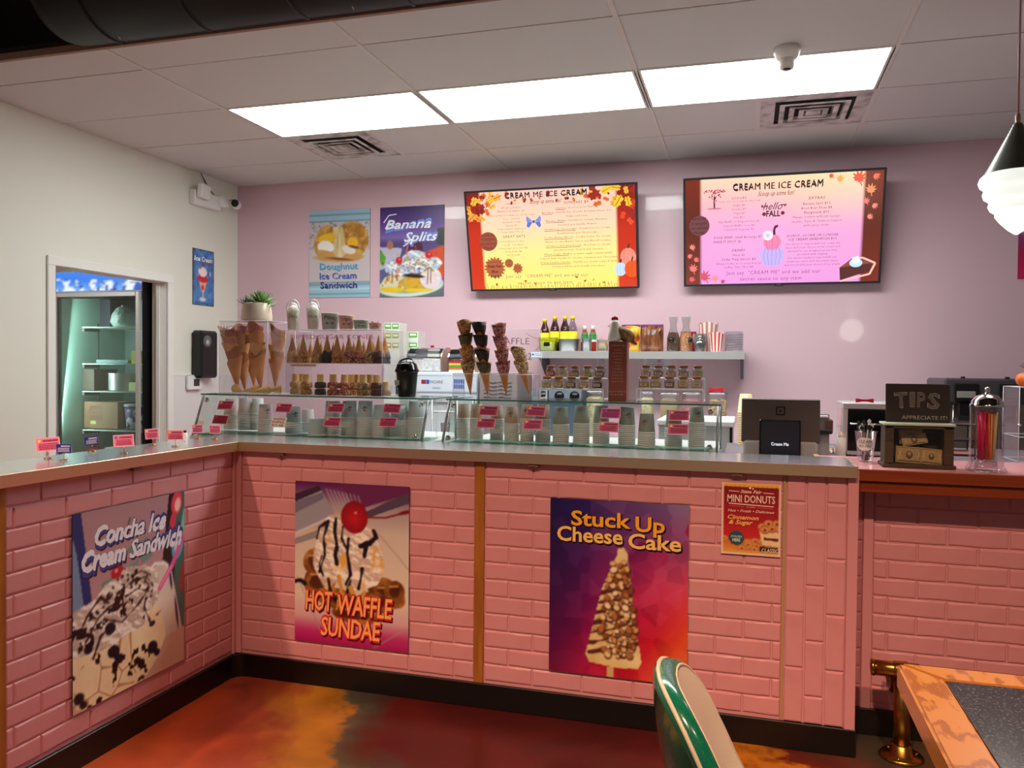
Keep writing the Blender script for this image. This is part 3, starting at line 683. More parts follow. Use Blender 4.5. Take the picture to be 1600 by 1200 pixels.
def poster_doughnut():
    im = Img(96, 124, .555, .715, (206, 196, 200))
    im.put((im.noise(60, 3, 1) > .68)*(im.V > .13)*(im.V < .45)*.8, (130, 130, 150))
    im.put(((im.V < .13) | (im.V > .83)).astype(float), (158, 200, 220)); 
    for y in (.055, .128, .83, .855, .96): im.put(im.line([(0, y), (1, y)], .006, 2), (90, 120, 140))
    im.put((abs(im.V-.905) < .006)*.5, (220, 240, 246))
    for cx, cy, rx, ry, r, sd in ((.28, .36, .19, .20, .3, 1), (.72, .34, .25, .21, -.4, 2)):
        im.put(im.ell(cx, cy, rx, ry, r, .12, sd), im.mixc(im.noise(16, sd)*2-.5, (160, 106, 40), (222, 174, 90)))
    im.put(im.ell(.5, .54, .40, .055, 0, .4, 3), (206, 158, 90))
    im.put(im.poly([(.40, .19), (.55, .19), (.62, .5), (.5, .57), (.40, .5)]), im.mixc(im.noise(9, 5, 3, 4, .5), (196, 160, 90), (246, 236, 206)))
    for m_, c in ((im.ell(.30, .32, .15, .055, -.15, .3, 4), (240, 190, 40)), (im.ell(.72, .38, .09, .06, .4, .3, 5), (244, 186, 40)), (im.ell(.28, .42, .14, .075, .1, .3, 6), (250, 246, 238)), (im.ell(.66, .46, .12, .045, .3, .3, 7), (236, 226, 214)), (im.ell(.28, .48, .14, .022, .2), (214, 160, 84)), (im.ell(.74, .43, .09, .015, .2), (110, 70, 50)), (im.ell(.5, .56, .2, .014, .1, .3, 3), (130, 80, 40))): im.put(m_, c)
    v = Vec(.555, .715)
    v.text('Doughnut', .49, .640, .074, (70, 170, 214), .62, bold=.018, out=(236, 244, 250), outw=.02, shadow=(90, 100, 130))
    v.text('Ice Cream', .48, .750, .074, (60, 90, 190), .60, bold=.018, out=(236, 244, 250), outw=.02, shadow=(90, 100, 130))
    v.text('Sandwich', .49, .856, .076, (50, 36, 130), .60, bold=.018, out=(236, 244, 250), outw=.02, shadow=(90, 100, 130))
    return im, v
def poster_banana():
    im = Img(96, 128, .553, .72, (70, 50, 120))
    im.put(np.ones_like(im.U), im.grad([(0, (60, 36, 108)), (.2, (98, 66, 150)), (.34, (130, 110, 180)), (.4, (90, 70, 130)), (.6, (90, 96, 150))]))
    im.put(im.poly([(.0, .44), (.35, .46), (.3, .62), (0, .7)]), (196, 190, 210)); im.put(im.poly([(0, .46), (.1, .56), (.06, .66), (0, .62)]), (80, 170, 60))
    im.put(im.poly([(.42, .42), (.66, .38), (.7, .6), (.4, .62)]), (90, 30, 60)); im.put(im.poly([(.75, .50), (1, .44), (1, .8), (.8, .7)]), (216, 80, 40)); im.put(im.poly([(.9, .25), (1, .25), (1, .45), (.88, .42)]), (50, 60, 60))
    im.put(im.ell(.16, .42, .05, .05), (176, 120, 90)); im.put(im.line([(.4, .58), (.45, .4)], .01), (220, 120, 160))
    im.put((im.V > .88).astype(float), (100, 110, 116)); im.put(im.ell(.48, .88, .52, .12, -.06), (210, 226, 220)); im.put(im.ell(.5, .86, .46, .10, -.06), (160, 170, 150))
    for cx, cy, rx, ry, c in ((.22, .85, .19, .10, (226, 220, 190)), (.53, .86, .16, .09, (222, 176, 60)), (.80, .80, .16, .12, (236, 216, 226))):
        im.put(im.ell(cx, cy, rx, ry, 0, .15, int(cx*30)), c); im.put(im.ell(cx, cy, rx, ry)*(im.noise(22, 8, 2) > .58)*.8, (206, 150, 30) if cx < .6 else (236, 240, 240))
    im.put(im.ell(.2, .92, .2, .03, 0, .4), (240, 200, 40)); im.put(im.ell(.6, .93, .22, .02, 0, .5), (240, 206, 50))
    whip(im, np.clip(im.ell(.30, .68, .22, .09, 0, .4, 2, None, 8)+im.ell(.56, .62, .20, .13, 0, .4, 3, None, 8)+im.ell(.84, .64, .14, .07, 0, .4, 5, None, 8), 0, 1), 9, (250, 252, 255), (180, 200, 226), 8)
    rg = random.Random(9)
    for k in range(150): x, y = rg.gauss(.5, .2), rg.gauss(.63, .07); im.put(im.ell(x, y, .012, .006, rg.uniform(0, 3)), rg.choice([(226, 60, 50), (240, 200, 40), (60, 150, 60), (50, 70, 160), (240, 140, 40), (40, 40, 60)]))
    for p in (((.70, .72), (.78, .68), (.84, .72)), ((.76, .7), (.75, .86)), ((.80, .7), (.80, .85)), ((.13, .72), (.12, .82)), ((.2, .72), (.2, .84)), ((.27, .73), (.28, .82))): im.put(im.line(p, .008), (150, 84, 30))
    im.put(im.ell(.53, .77, .16, .02, .1, .5), (60, 30, 20))
    for x, y in ((.305, .595), (.765, .545)): im.put(im.ell(x, y, .055, .038), (210, 24, 40)); im.put(im.ell(x+.01, y-.01, .015, .008), (255, 170, 170))
    v = Vec(.553, .72)
    v.text('Banana', .44, .19, .105, (250, 250, 255), .72, bold=.02, off=.0, shear=.35, rot=.14, out=(120, 150, 230), outw=.03, shadow=(90, 110, 210))
    v.text('Splits', .64, .335, .105, (250, 250, 255), .52, bold=.02, off=.0, shear=.35, rot=.14, out=(120, 150, 230), outw=.03, shadow=(90, 110, 210))
    v.line([(.06, .17), (.14, .09), (.26, .08)], .008, (240, 244, 255)); v.line([(.37, .44), (.42, .42), (.5, .36)], .008, (240, 244, 255))
    return im, v
def poster_tin():
    im = Img(54, 90, .26, .445, (70, 130, 200))
    im.put(np.ones_like(im.U), im.mixc(im.noise(5, 2)*1.4-.2, (52, 104, 176), (100, 160, 220)))
    e = np.minimum(np.minimum(im.U, 1-im.U), np.minimum(im.V, 1-im.V)*im.a); im.put(np.clip((.10-e)*10, 0, 1)*(im.noise(9, 7) > .5)*.8, (70, 50, 60)); im.put(((e < .02)*1.), (40, 40, 70))
    im.put(im.ell(.46, .89, .15, .035), (226, 226, 236)); im.put(im.poly([(.44, .72), (.5, .72), (.49, .88), (.44, .88)]), (210, 200, 210))
    im.put(im.poly([(.22, .48), (.72, .48), (.58, .68), (.52, .76), (.42, .76), (.36, .68)]), (240, 180, 140)); im.put(im.ell(.46, .52, .26, .07, 0, .3), (216, 40, 60)); im.put(im.ell(.46, .40, .22, .09, 0, .3), (250, 236, 236))
    im.put(im.ell(.46, .40, .24, .10)*(im.noise(14, 4, 2) > .55), (190, 30, 50)); im.put(im.ell(.47, .27, .05, .03), (150, 20, 40)); im.put(im.ell(.46, .68, .07, .05), (226, 50, 70)); im.put(im.ell(.82, .42, .05, .05), (200, 170, 190))
    v = Vec(.26, .445)
    v.text('Ice', .20, .17, .085, (250, 250, 250), .26, off=.03, shear=.15, shadow=(30, 40, 80)); v.text('Cream', .66, .17, .085, (240, 236, 236), .50, off=.03, shear=.15, shadow=(30, 40, 80))
    v.text('DESSERTS', .72, .26, .04, (150, 60, 80), .42); v.text('Homemade fresh', .5, .955, .035, (20, 20, 30), .80)
    return im, v
def on(ax, val, px, py):
    """where the sight line through a point of the photograph meets the plane x, y or z = val"""
    m = SC.camera.matrix_world; d = m.to_3x3() @ Vector((px-800, -(py-600), -1258.63)); o = m.translation; i = 'xyz'.index(ax)
    return o+d*((val-o[i])/d[i])
# on the brick fronts; the board stands 12 mm off the wall
i_, v_ = poster_waffle()
flat_thing('poster', 'whipped cream waffle sundae poster with big red cherry on the brick counter', 'poster', (2.264, YF-.0125, .197), (0, 0, 0), .553, .716, i_, v_, .004, group='posters on the counter fronts')
i_, v_ = poster_cheese()
flat_thing('poster', 'purple and red poster of a nut covered cheesecake on a stick', 'poster', (3.440, YF-.0125, .195), (0, 0, 0), .553, .706, i_, v_, .004, group='posters on the counter fronts')
i_, v_ = poster_donuts()
flat_thing('poster', 'small dark red mini donuts poster with pale border beside the tan strip', 'poster', (4.115, YF-.0125, .724), (0, 0, 0), .216, .274, i_, v_, .002, group='posters on the counter fronts')
i_, v_ = poster_concha()
flat_thing('poster', 'poster of a chocolate drizzled ice cream sandwich on the side counter', 'poster', (XS+.0125, -3.722, .198), (0, 0, PI/2), .578, .705, i_, v_, .004, group='posters on the counter fronts')
i_, v_ = poster_doughnut()
flat_thing('poster', 'pale blue doughnut ice cream sandwich poster on the pink wall', 'poster', (.693, -.006, 1.995), (0, 0, 0), .555, .715, i_, v_, .005, group='posters on the pink wall')
i_, v_ = poster_banana()
flat_thing('poster', 'purple banana split poster on the pink wall beside the left screen', 'poster', (1.336, -.006, 1.990), (0, 0, 0), .553, .72, i_, v_, .005, group='posters on the pink wall')
i_, v_ = poster_tin()
flat_thing('tin_sign', 'small blue tin sign with a sundae glass on the white wall', 'sign', (.005, -.585, 1.905), (0, 0, PI/2), .26, .445, i_, v_, .003)
im = Img(40, 50, .5, .62, (120, 60, 110)); im.put(np.ones_like(im.U), im.grad([(0, (130, 90, 150)), (.6, (150, 60, 110)), (.75, (190, 20, 90)), (1, (200, 40, 90))])); im.put(im.ell(.28, .36, .28, .26), (240, 236, 236)); im.put(im.ell(.3, .36, .23, .2, 0, .3), (196, 130, 40)); im.put(im.ell(.32, .36, .15, .14, 0, .4), (240, 226, 170))
a = on('y', -.006, 1590, 436)
flat_thing('poster', 'magenta food poster cut off at the right edge, behind the pendant lamp', 'poster', (a.x, -.006, a.z), (0, 0, 0), .5, .40, im, None, .005, group='posters on the pink wall')

# ---------------------------------------------------------------- menu screens
SCREEN = attr_mat('screen_glow', emit=1.25, rough=.25)
LEAF = [(226, 150, 40), (200, 60, 30), (240, 180, 60), (150, 30, 30), (216, 110, 50)]
def leafy(v, cx, cy, r, col, rot):
    r *= .78
    v.rad(cx, cy, r, lambda t: .35+.65*abs(math.cos(t))**.8*(1 if abs(math.cos(t)) > .3 else .6)*(.8+.2*math.cos(9*t)), col, 40, rot)
    v.line([(cx-r*.8*math.cos(rot), cy-r*.8*math.sin(rot)*v.W/v.H), (cx+r*1.1*math.cos(rot), cy+r*1.1*math.sin(rot)*v.W/v.H)], r*.05, (120, 60, 20))
def screen1():
    W, H = 1.262, .722
    im = Img(120, 67, W, H); im.put(np.ones_like(im.U), im.grad([(0, (250, 190, 170)), (.35, (252, 206, 170)), (.6, (252, 222, 140)), (1, (252, 226, 110))]))
    im.put(np.clip(.5-abs(im.U-.45), 0, 1)*np.clip(.55-im.V, 0, 1)*.9, (246, 190, 190))
    im.put(((im.U < .085) | (im.U > .893)).astype(float), im.grad([(0, (120, 20, 12)), (.4, (190, 40, 14)), (1, (206, 52, 8))]))
    v = Vec(W, H); rg = random.Random(3)
    for k in range(26):
        x = rg.uniform(0, .16) if k % 2 else rg.uniform(.72, 1); y = rg.uniform(0, .34)*(1-min(x, 1-x)*2.5)+.01; leafy(v, x, y, rg.uniform(.025, .045), rg.choice(LEAF), rg.uniform(0, 6))
    for k in range(16): leafy(v, .1+k*.05, .02+rg.uniform(-.01, .1), rg.uniform(.012, .03), rg.choice(LEAF), rg.uniform(0, 6))
    for x, y, r, c in ((.08, .19, .035, (120, 20, 20)), (.77, .08, .05, (150, 30, 20)), (.905, .15, .05, (246, 190, 50)), (.19, .06, .04, (250, 160, 50)), (.15, .08, .03, (246, 190, 60)), (.84, .03, .05, (246, 190, 50)), (.03, .25, .04, (240, 150, 70)), (.96, .16, .04, (250, 190, 40)), (.95, .05, .03, (246, 180, 60)), (.93, .29, .03, (236, 70, 30)), (.97, .35, .03, (240, 80, 40)), (.61, .10, .02, (120, 30, 20)), (.28, .12, .015, (140, 30, 20)), (.36, .1, .02, (150, 40, 30))): leafy(v, x, y, r, c, rg.uniform(0, 6))
    for k in range(60):
        x = .09+k*.0135; h = rg.uniform(.02, .06); v.line([(x, .998), (x+rg.uniform(-.012, .012), .998-h)], .0012, rg.choice([(170, 80, 20), (216, 140, 30), (120, 30, 20)]))
    for x, y in ((.34, .92), (.65, .89), (.4, .95), (.7, .93), (.81, .95), (.75, .92), (.16, .95)): leafy(v, x, y, .012, rg.choice(LEAF), rg.uniform(0, 3))
    K = (30, 30, 40); D = (70, 50, 70)
    v.text('CREAM ME ICE CREAM', .485, .045, .055, K, .485, sp=1.1, bold=.018); v.text('Scoop up some fun!', .485, .115, .042, K, .19, shear=.35)
    for t, y, wd in (('SHAKES', .125, .065), ('SM $9 LG $10', .165, .12), ('MAKE IT A MALT -$1', .20, .165), ('Pick any Flavor + Shake in our favorites', .24, .28), ('Oreo Overload', .275, .10), ('Handmade Cream', .31, .11), ('Matcha Me', .345, .07), ('Peanut Butter Explosion', .378, .17), ('Cookie Butter Me Up', .41, .14), ('Fresh Baked Cookies', .505, .145), ('1 for $3  3 for $8.50', .54, .13), ('Cheesecake on a stick $8', .575, .175), ('Crazy Puffle $8', .61, .105), ('Hot Dog $5', .645, .08)):
        v.text(t, .275, y, .0155, D, wd, sp=1.15, res=1)
    v.text('GREAT EATS', .285, .455, .026, K, .135, sp=1.2)
    v.text('SUNDAES $9', .665, .14, .026, K, .14, sp=1.2)
    for i, (t, u_) in enumerate((('Classic- choose your flavors', 0), ('Brownie- Vanilla Ice Cream, brownie bites, hot', 0), ('fudge and nuts', 1), ('Banana Wafer- Vanilla Ice Cream, Bananas,', 0), ('Caramel and Vanilla Wafers', 1), ('Strawberry Cheesecake- Strawberry Ice Cream,', 0), ('Strawberries and Cheesecake', 1), ('Cookie Butter Me Up- Cookie butter Ice Cream,', 0), ('Warm Cookie Butter Sauce and Biscoff cookies', 1), ('Cinnamon Horchata Dream- Horchata Ice Cream', 0), ('Cinnamon toast Crunch and Caramel', 1), ('Warm Sugar Waffle- a warm sugar crystal waffle', 0), ('topped with Vanilla Ice Cream, Caramel and Chocolate', 1), ('Fruity Pebble Sundae- Vanilla ice cream topped with', 0), ('Fruity pebbles and strawberry sauce', 1))):
        y = .19+i*.0418; wd = len(t)*.0088; v.text(t, .665, y, .018, D, wd, sp=1.1, res=1)
        if not u_: n = t.index('-')*.0088; v.line([(.665-wd/2, y+.018), (.665-wd/2+n, y+.018)], .0012, D)
    B_ = (150, 70, 50)
    v.disc(.125, .50, .056, B_)
    for t, y in (('Limit of', .43), ('3 samples', .475), ('per person', .52), ('Please', .565)): v.text(t, .125, y, .022, K, .012*len(t)*.8, sp=1.05)
    v.rad(.155, .775, .066, lambda t: 1 if int(t/(2*PI)*36) % 2 else .82, (176, 90, 50), 72); v.disc(.245, .73, .026, (176, 90, 50)); v.rad(.297, .785, .032, lambda t: 1 if int(t/(2*PI)*20) % 2 else .78, (176, 90, 50), 40)
    v.text('NEW MENU ITEM', .155, .715, .015, K, .085, res=1); v.text('State Fair', .155, .755, .03, K, .09, off=.02); v.text('Blue', .155, .81, .03, K, .04, off=.02); v.text('Awards!', .155, .86, .03, K, .065, off=.02)
    v.text('ASK FOR', .245, .715, .012, K, .03, res=1); v.text('DETAILS', .245, .745, .012, K, .03, res=1); v.text('BEST IN', .297, .78, .012, K, .03, res=1)
    for s_ in (-1, 1):
        v.poly([(.41+s_*.006, .31), (.41+s_*.04, .255), (.41+s_*.046, .29), (.41+s_*.038, .33)], (120, 140, 210)); v.poly([(.41+s_*.006, .32), (.41+s_*.03, .375), (.41+s_*.044, .36), (.41+s_*.038, .32)], (90, 110, 190))
    v.disc(.41, .315, .008, (60, 70, 140))
    for x, y, r, c, c2 in ((.955, .70, .045, (240, 140, 120), (216, 100, 90)), (.91, .82, .034, (190, 214, 246), (150, 180, 226)), (.975, .82, .042, (226, 84, 20), (190, 60, 14))):
        v.disc(x, y, r, c, 1.15); v.line([(x, y-r*1.9), (x, y+r*1.9)], .001, c2); v.line([(x-r*.5, y-r*1.5), (x-r*.55, y+r*1.5)], .001, c2); v.line([(x+r*.5, y-r*1.5), (x+r*.55, y+r*1.5)], .001, c2); v.line([(x, y-r*1.9), (x+.006, y-r*2.9)], .004, (70, 40, 26))
    G_ = (130, 110, 110)
    v.text('Just say  "CREAM ME" and we add our', .47, .865, .033, G_, .50, sp=1.15); v.text('secret sauce to any item', .46, .935, .033, G_, .33, sp=1.15)
    return W, H, im, v
def screen2():
    W, H = 1.262, .722
    im = Img(120, 67, W, H); im.put(np.ones_like(im.U), im.grad([(0, (252, 204, 170)), (.25, (246, 176, 186)), (.5, (240, 160, 206)), (1, (226, 150, 214))]))
    im.put(np.clip(.5-np.hypot(im.U-.75, im.V), 0, 1)*1.2, (252, 214, 160)); im.put(np.clip(.42-np.hypot(im.U-.45, im.V-.55), 0, 1)*.8, (246, 170, 226))
    im.put(((im.U < .082) | (im.U > .905)).astype(float), im.grad([(0, (120, 40, 16)), (.45, (90, 34, 20)), (1, (120, 44, 30))]))
    v = Vec(W, H); K = (30, 24, 34); D = (110, 66, 96)
    for x, y, r, c, q in ((.88, .06, .048, (220, 80, 50), .4), (.94, .17, .036, (250, 140, 90), .2), (.79, .06, .028, (246, 160, 80), 0), (.745, .03, .02, (216, 80, 60), 1), (.96, .05, .026, (226, 110, 80), 2), (.92, .27, .024, (236, 110, 110), .5), (.96, .31, .022, (240, 130, 120), 2), (.94, .41, .022, (240, 130, 120), 1), (.035, .64, .024, (240, 130, 120), .5), (.02, .72, .020, (236, 120, 120), 2), (.055, .76, .022, (236, 110, 110), 1), (.04, .85, .034, (236, 120, 110), .3), (.10, .93, .045, (206, 80, 100), .6), (.16, .95, .028, (236, 140, 130), .2), (.03, .95, .024, (216, 90, 100), 1.4), (.2, .975, .018, (180, 70, 90), 2)):
        v.maple(x, y, r, c, q)
    v.text('CREAM ME ICE CREAM', .48, .085, .062, K, .455, sp=1.1, bold=.018); v.text('Scoop up some fun!', .475, .155, .045, K, .185, shear=.35)
    v.line([(.155, .275), (.155, .16)], .004, (60, 40, 50)); v.disc(.155, .275, .04, (200, 110, 130), .1); rg = random.Random(4)
    for k in range(70): t = rg.uniform(0, 2*PI); r_ = rg.random()**.5; x = .155+.05*r_*math.sin(t)**3*1.1; y = .135-.05*r_*(.8*math.cos(t)-.35*math.cos(2*t)-.12)*1.6; v.disc(x, y, .0035, rg.choice([(150, 40, 70), (60, 40, 60), (226, 100, 110)]), n=8)
    for t, x, y, wd, h in (('SCOOPS', .285, .185, .075, .022), ('SERVED IN A CUP, SUGAR OR CAKE CONE', .285, .215, .215, .013), ('Single $6', .285, .25, .065, .018), ('Double $7', .285, .288, .07, .018), ('Triple $9', .285, .326, .062, .018), ('Pint $11', .285, .364, .052, .018), ('Fala Waffle or Dipped Cone $2', .285, .403, .215, .018), ('Dipped Waffle Cone $3', .285, .44, .16, .018), ('Unlimited Toppings $1', .285, .477, .155, .018), ('DOLE WHIP- Small $6 Large $7', .28, .55, .25, .022), ('MAKE IT SPICY  $1', .225, .59, .145, .022), ('DRINKS', .285, .675, .07, .022), ('Water $2', .285, .72, .065, .02), ('Soda/ Tea/ Juices $3', .285, .76, .18, .022), ('Affogato/Coffee w/ ice cream float $7', .285, .802, .24, .016), ('Coffee/ Hot Choc $4', .285, .835, .155, .02),
                         ('EXTRAS', .68, .215, .08, .026), ('Banana Split $12', .68, .265, .135, .022), ('Root Beer Float $8', .68, .305, .15, .022), ('Manganada $10', .68, .345, .125, .022), ('Mango Sorbet w/fresh mango', .68, .385, .235, .020), ('chunks, Tajin & Chamoy topped', .68, .425, .25, .020), ('with spicy straw', .68, .462, .125, .020), ('DONUT, COOKIE OR CONCHA', .665, .555, .255, .024), ('ICE CREAM SANDWICH $10', .665, .59, .24, .024), ('Our donut is topped with our cream me', .665, .632, .275, .018), ('sauce and your choice of ice cream and', .665, .665, .275, .018), ('warmed in our doughnut press then', .665, .698, .25, .018), ('sprinkled with topping', .665, .73, .155, .018), ('Our sweet concha is topped with our', .665, .762, .25, .018), ('cream me sauce and chocolate sauce', .665, .795, .26, .018), ('and served with your choice of ice cream', .665, .828, .28, .018)):
        v.text(t, x, y, h, K if h > .021 else D, wd, sp=1.12, res=1)
    v.text('hello', .458, .27, .07, (50, 20, 40), .10, shear=.4); v.text('FALL', .462, .34, .055, K, .07, off=.03); v.line([(.40, .28), (.43, .275)], .002, K); v.line([(.50, .265), (.53, .262)], .002, K)
    v.disc(.415, .345, .01, (120, 30, 60)); v.disc(.51, .34, .01, (120, 30, 60)); v.disc(.405, .27, .006, (150, 50, 60)); v.disc(.52, .27, .006, (150, 50, 60))
    v.disc(.46, .735, .063, (190, 170, 246), .95)
    for q in (-.6, -.3, 0, .3, .6): v.line([(.46+q*.055, .64+abs(q)*.02), (.46+q*.075, .735), (.46+q*.055, .83-abs(q)*.02)], .0012, (150, 130, 214))
    v.disc(.46, .61, .045, (236, 130, 170), .95)
    for q in (-.5, 0, .5): v.line([(.46+q*.045, .54), (.46+q*.06, .61), (.46+q*.045, .68)], .0012, (206, 96, 140))
    v.line([(.47, .54), (.468, .49), (.478, .455), (.487, .465)], .006, (70, 30, 50))
    for k in range(12): a_ = 2*PI*k/12; v.disc(.437+.018*math.cos(a_), .545+.018*1.8*math.sin(a_), .008, (236, 240, 255), n=10)
    v.disc(.437, .545, .009, (200, 190, 226))
    v.disc(.075, .43, .055, (110, 60, 66))
    for t, y in (('Limit of', .36), ('3 samples', .405), ('per person', .45), ('Please.', .495)): v.text(t, .075, y, .022, K, .012*len(t)*.75)
    v.poly([(.805, .865), (.87, .775), (.975, .82), (.96, .84)], (130, 74, 60)); v.poly([(.805, .865), (.96, .83), (.955, .90), (.81, .985)], (84, 40, 36)); v.line([(.86, .775), (.92, .78), (.98, .83), (.955, .93), (.81, .995)], .005, (246, 190, 170)); v.disc(.885, .825, .032, (190, 220, 250), .7); v.disc(.885, .80, .02, (226, 240, 255), .8); v.disc(.89, .78, .01, (246, 250, 255))
    G_ = (130, 90, 130)
    v.text('Just say  "CREAM ME" and we add our', .465, .89, .036, G_, .49, sp=1.15); v.text('secret sauce to any item', .455, .95, .036, G_, .32, sp=1.15)
    return W, H, im, v
M_bezel = mat('screen_bezel', (38, 46, 54), .35)
def tv(fn, x, z, tilt, lab, rz=0):
    W, H, im, v = fn(); t = thing('television', lab, 'television', (x, -.085, z), (tilt, 0, rz), group='menu screens on the pink wall')
    f = MB(); b = .014
    for q in ((-b, W+b, -b, 0), (-b, W+b, H, H+b), (-b, 0, 0, H), (W, W+b, 0, H)): f.cbox(q[0], q[1], -.008, .02, q[2], q[3], .002)
    f.build('bezel', M_bezel, t); MB().cbox(-b, W+b, .0, .045, -b, H+b, .006).cbox(W*.2, W*.8, .045, .07, H*.1, H*.7, .006).build('back_cover', mat('screen_back', (20, 20, 22), .5), t)
    link('screen', im.mesh('screen', SCREEN), t, (0, -.001, 0)); link('lettering', v.mesh('lettering', SCREEN), t, (0, -.0014, 0))
    l = Vec(.1, .02); l.text('LG', .5, .5, .5, (150, 150, 155), .25); link('logo', l.mesh('logo', PRINT), t, (W/2-.05, -.0085, -b-.004))
    MB().box(W/2-.03, W/2+.03, -.006, .01, -b-.006, -b+.002).build('sensor_bump', M_bezel, t)
    MB().box(W*.42, W*.58, .07, .082, H*.1, H*.4).build('wall_mount', mat('screen_back'), t)
    return t
tv(screen1, 2.160, 2.030, .25, 'left wall screen with yellow autumn menu and orange leaves')
tv(screen2, 3.770, 2.035, .27, 'right wall screen with pink menu and a slice of pie')
# ---------------------------------------------------------------- things on and behind the counters
G_CLEAR = glass('clear_glass', (245, 250, 248), .035, .45)
G_ACR = glass('clear_acrylic', (253, 253, 254), .02, .3, .08)
M_gedge = mat('glass_edge_green', (46, 120, 104), .15)
M_aedge = mat('acrylic_edge', (236, 238, 246), .15, emit=None)
M_chrome = mat('chrome', (226, 226, 228), .08, metal=1)
M_sst = mat('stainless', (222, 222, 222), .4, metal=.8)
M_alu = mat('grey_metal', (150, 154, 156), .35, metal=.8)
M_blackp = mat('black_plastic', (16, 16, 18), .28)
M_whitep = mat('white_plastic', (236, 236, 236), .35)
def plane_hit(px, py, P, N):
    m = SC.camera.matrix_world; d = m.to_3x3() @ Vector((px-800, -(py-600), -1258.63)); o = m.translation
    return o+d*((Vector(P)-o).dot(N)/d.dot(N))
def bb(y, px0, py0, px1, py1):
    a, b = on('y', y, px0, py1), on('y', y, px1, py1); c = on('y', y, (px0+px1)/2, py0)
    return a.x, b.x, (a.z+b.z)/2, c.z
# ---- glass display cases
YG0, ZG0, YG1, ZG1, YGB = -2.40, 1.072, -2.30, 1.270, -1.92
cab = {}
def case(x0, x1, lab):
    t = thing('display_case', lab, 'display case', (x0, YG0, 0), group='glass display cases behind the counter'); W = x1-x0
    MB().cbox(0, W, -.03, .72, .02, 1.03, .004).build('cabinet_body', mat('case_white', (222, 226, 226), .35), t)
    MB().cbox(0, W, -.02, .72, 1.032, ZG0-.012, .003).build('deck', mat('case_deck', (214, 218, 218), .3), t)
    g = MB(); dy = YG1-YG0; n = 1
    g.add([(.012, 0, ZG0), (W-.012, 0, ZG0), (W-.012, dy, ZG1), (.012, dy, ZG1)], [(0, 1, 2, 3)]); g.build('front_glass', G_CLEAR, t)
    MB().box(-.012, W+.012, dy-.012, YGB-YG0, ZG1, ZG1+.005).build('top_glass', G_CLEAR, t)
    MB().box(-.013, W+.013, dy-.015, dy-.0121, ZG1-.001, ZG1+.006).box(W+.0121, W+.014, dy-.012, YGB-YG0, ZG1, ZG1+.005).box(-.014, -.0121, dy-.012, YGB-YG0, ZG1, ZG1+.005).build('glass_edge', M_gedge, t)
    MB().box(0.01, W-.01, -.004, .0, ZG0-.006, ZG0-.0005).box(.01, W-.01, .0, .26, ZG0-.006, ZG0-.003).build('shelf_glass', M_gedge if 0 else glass('green_glass', (196, 226, 216), .08, .5), t)
    MB().box(0.01, W-.01, -.007, -.0041, ZG0-.006, ZG0-.001).build('glass_edge', M_gedge, t)
    for sx, nm in ((0, 0), (W, 1)):
        s_ = MB(); s_.add([(sx, 0, ZG0), (sx, dy, ZG1-.001), (sx, YGB-YG0, ZG1-.001), (sx, YGB-YG0, ZG0)], [(0, 1, 2, 3)]); s_.build('side_glass', G_CLEAR, t)
        fr = MB(); e = .011 if nm else -.011
        for q in (0,):
            fr.tube([(sx, -.004, ZG0-.03), (sx, dy-.004, ZG1)], .006, 6)
        fr.build('side_frame', M_alu, t); MB().tube([(sx, YGB-YG0, ZG0-.03), (sx, YGB-YG0, ZG1)], .006, 6).build('side_frame', M_alu, t)
    for sx in (.03, W-.03):
        MB().lathe([(0, -.012), (.012, -.012), (.012, 0), (.006, .003), (0, .003)], 12, (sx, dy*.88-.004, ZG1-.026), axis='y').build('clamp', M_chrome, t)
        MB().lathe([(0, -.012), (.012, -.012), (.012, 0), (.006, .003), (0, .003)], 12, (sx, dy*.12-.004, ZG0+.022), axis='y').build('clamp', M_chrome, t)
    return t
case(1.417, 2.706, 'left glass display case under the acrylic cone boxes')
case(2.815, 4.080, 'right glass display case under the spice jar racks')
# ---- nested paper cups, rims down
def cup_mesh(name, r0, r1, h, m):
    return MB().lathe([(0, h*.965), (r1*.9, h*.965), (r1*.93, h), (r1, h), (r0*.965, .0075)], 22, cap=False).lathe([(r0*.965, .0075), (r0, .007), (r0*1.035, .004), (r0*1.02, .0005), (r0*.96, .001)], 22, cap=False, mi=1).mesh(name, [m, M_rim])
M_rim = mat('cup_rim', (244, 244, 246), .5)
M_cup = {k: mat('paper_cup_'+k, c, .5) for k, c in dict(white=(238, 238, 242), pink=(236, 214, 218), grey=(190, 202, 210), blue=(196, 214, 226), tan=(196, 170, 152), sage=(150, 156, 148)).items()}
CUP = {}
def decal(o, r, z, sc_=1.):
    v = MB()
    for k, (a, zz, w_, h_) in enumerate(((-.25, .004, .10, .0035), (-.05, .009, .05, .012), (.1, .006, .16, .003), (.0, -.006, .10, .008), (.2, .012, .04, .006))):
        pts = []
        for i in range(5):
            q = -PI/2+o['_a']+a+(i/4-.5)*w_*3+math.atan2(4.2-o.location.x, 3.7)
            for z_ in (zz-h_/2, zz+h_/2): pts.append((math.cos(q)*(r+.0006-.0*z_), math.sin(q)*(r+.0006), z+z_))
        v.add(pts, [(2*i, 2*i+2, 2*i+3, 2*i+1) for i in range(4)], 1 if k == 3 else 0)
    del o['_a']
    return v.build('print', [mat('cup_print_dark', (96, 88, 96), .6), mat('cup_print_pink', (206, 90, 110), .6)], o)
ORD = ['top', 'second', 'third', 'fourth', 'fifth', 'sixth', 'seventh', 'eighth', 'ninth', 'tenth', 'eleventh', 'twelfth', 'thirteenth', 'fourteenth', 'fifteenth', 'sixteenth', 'seventeenth', 'eighteenth', 'nineteenth', 'twentieth']+['lowest']*20
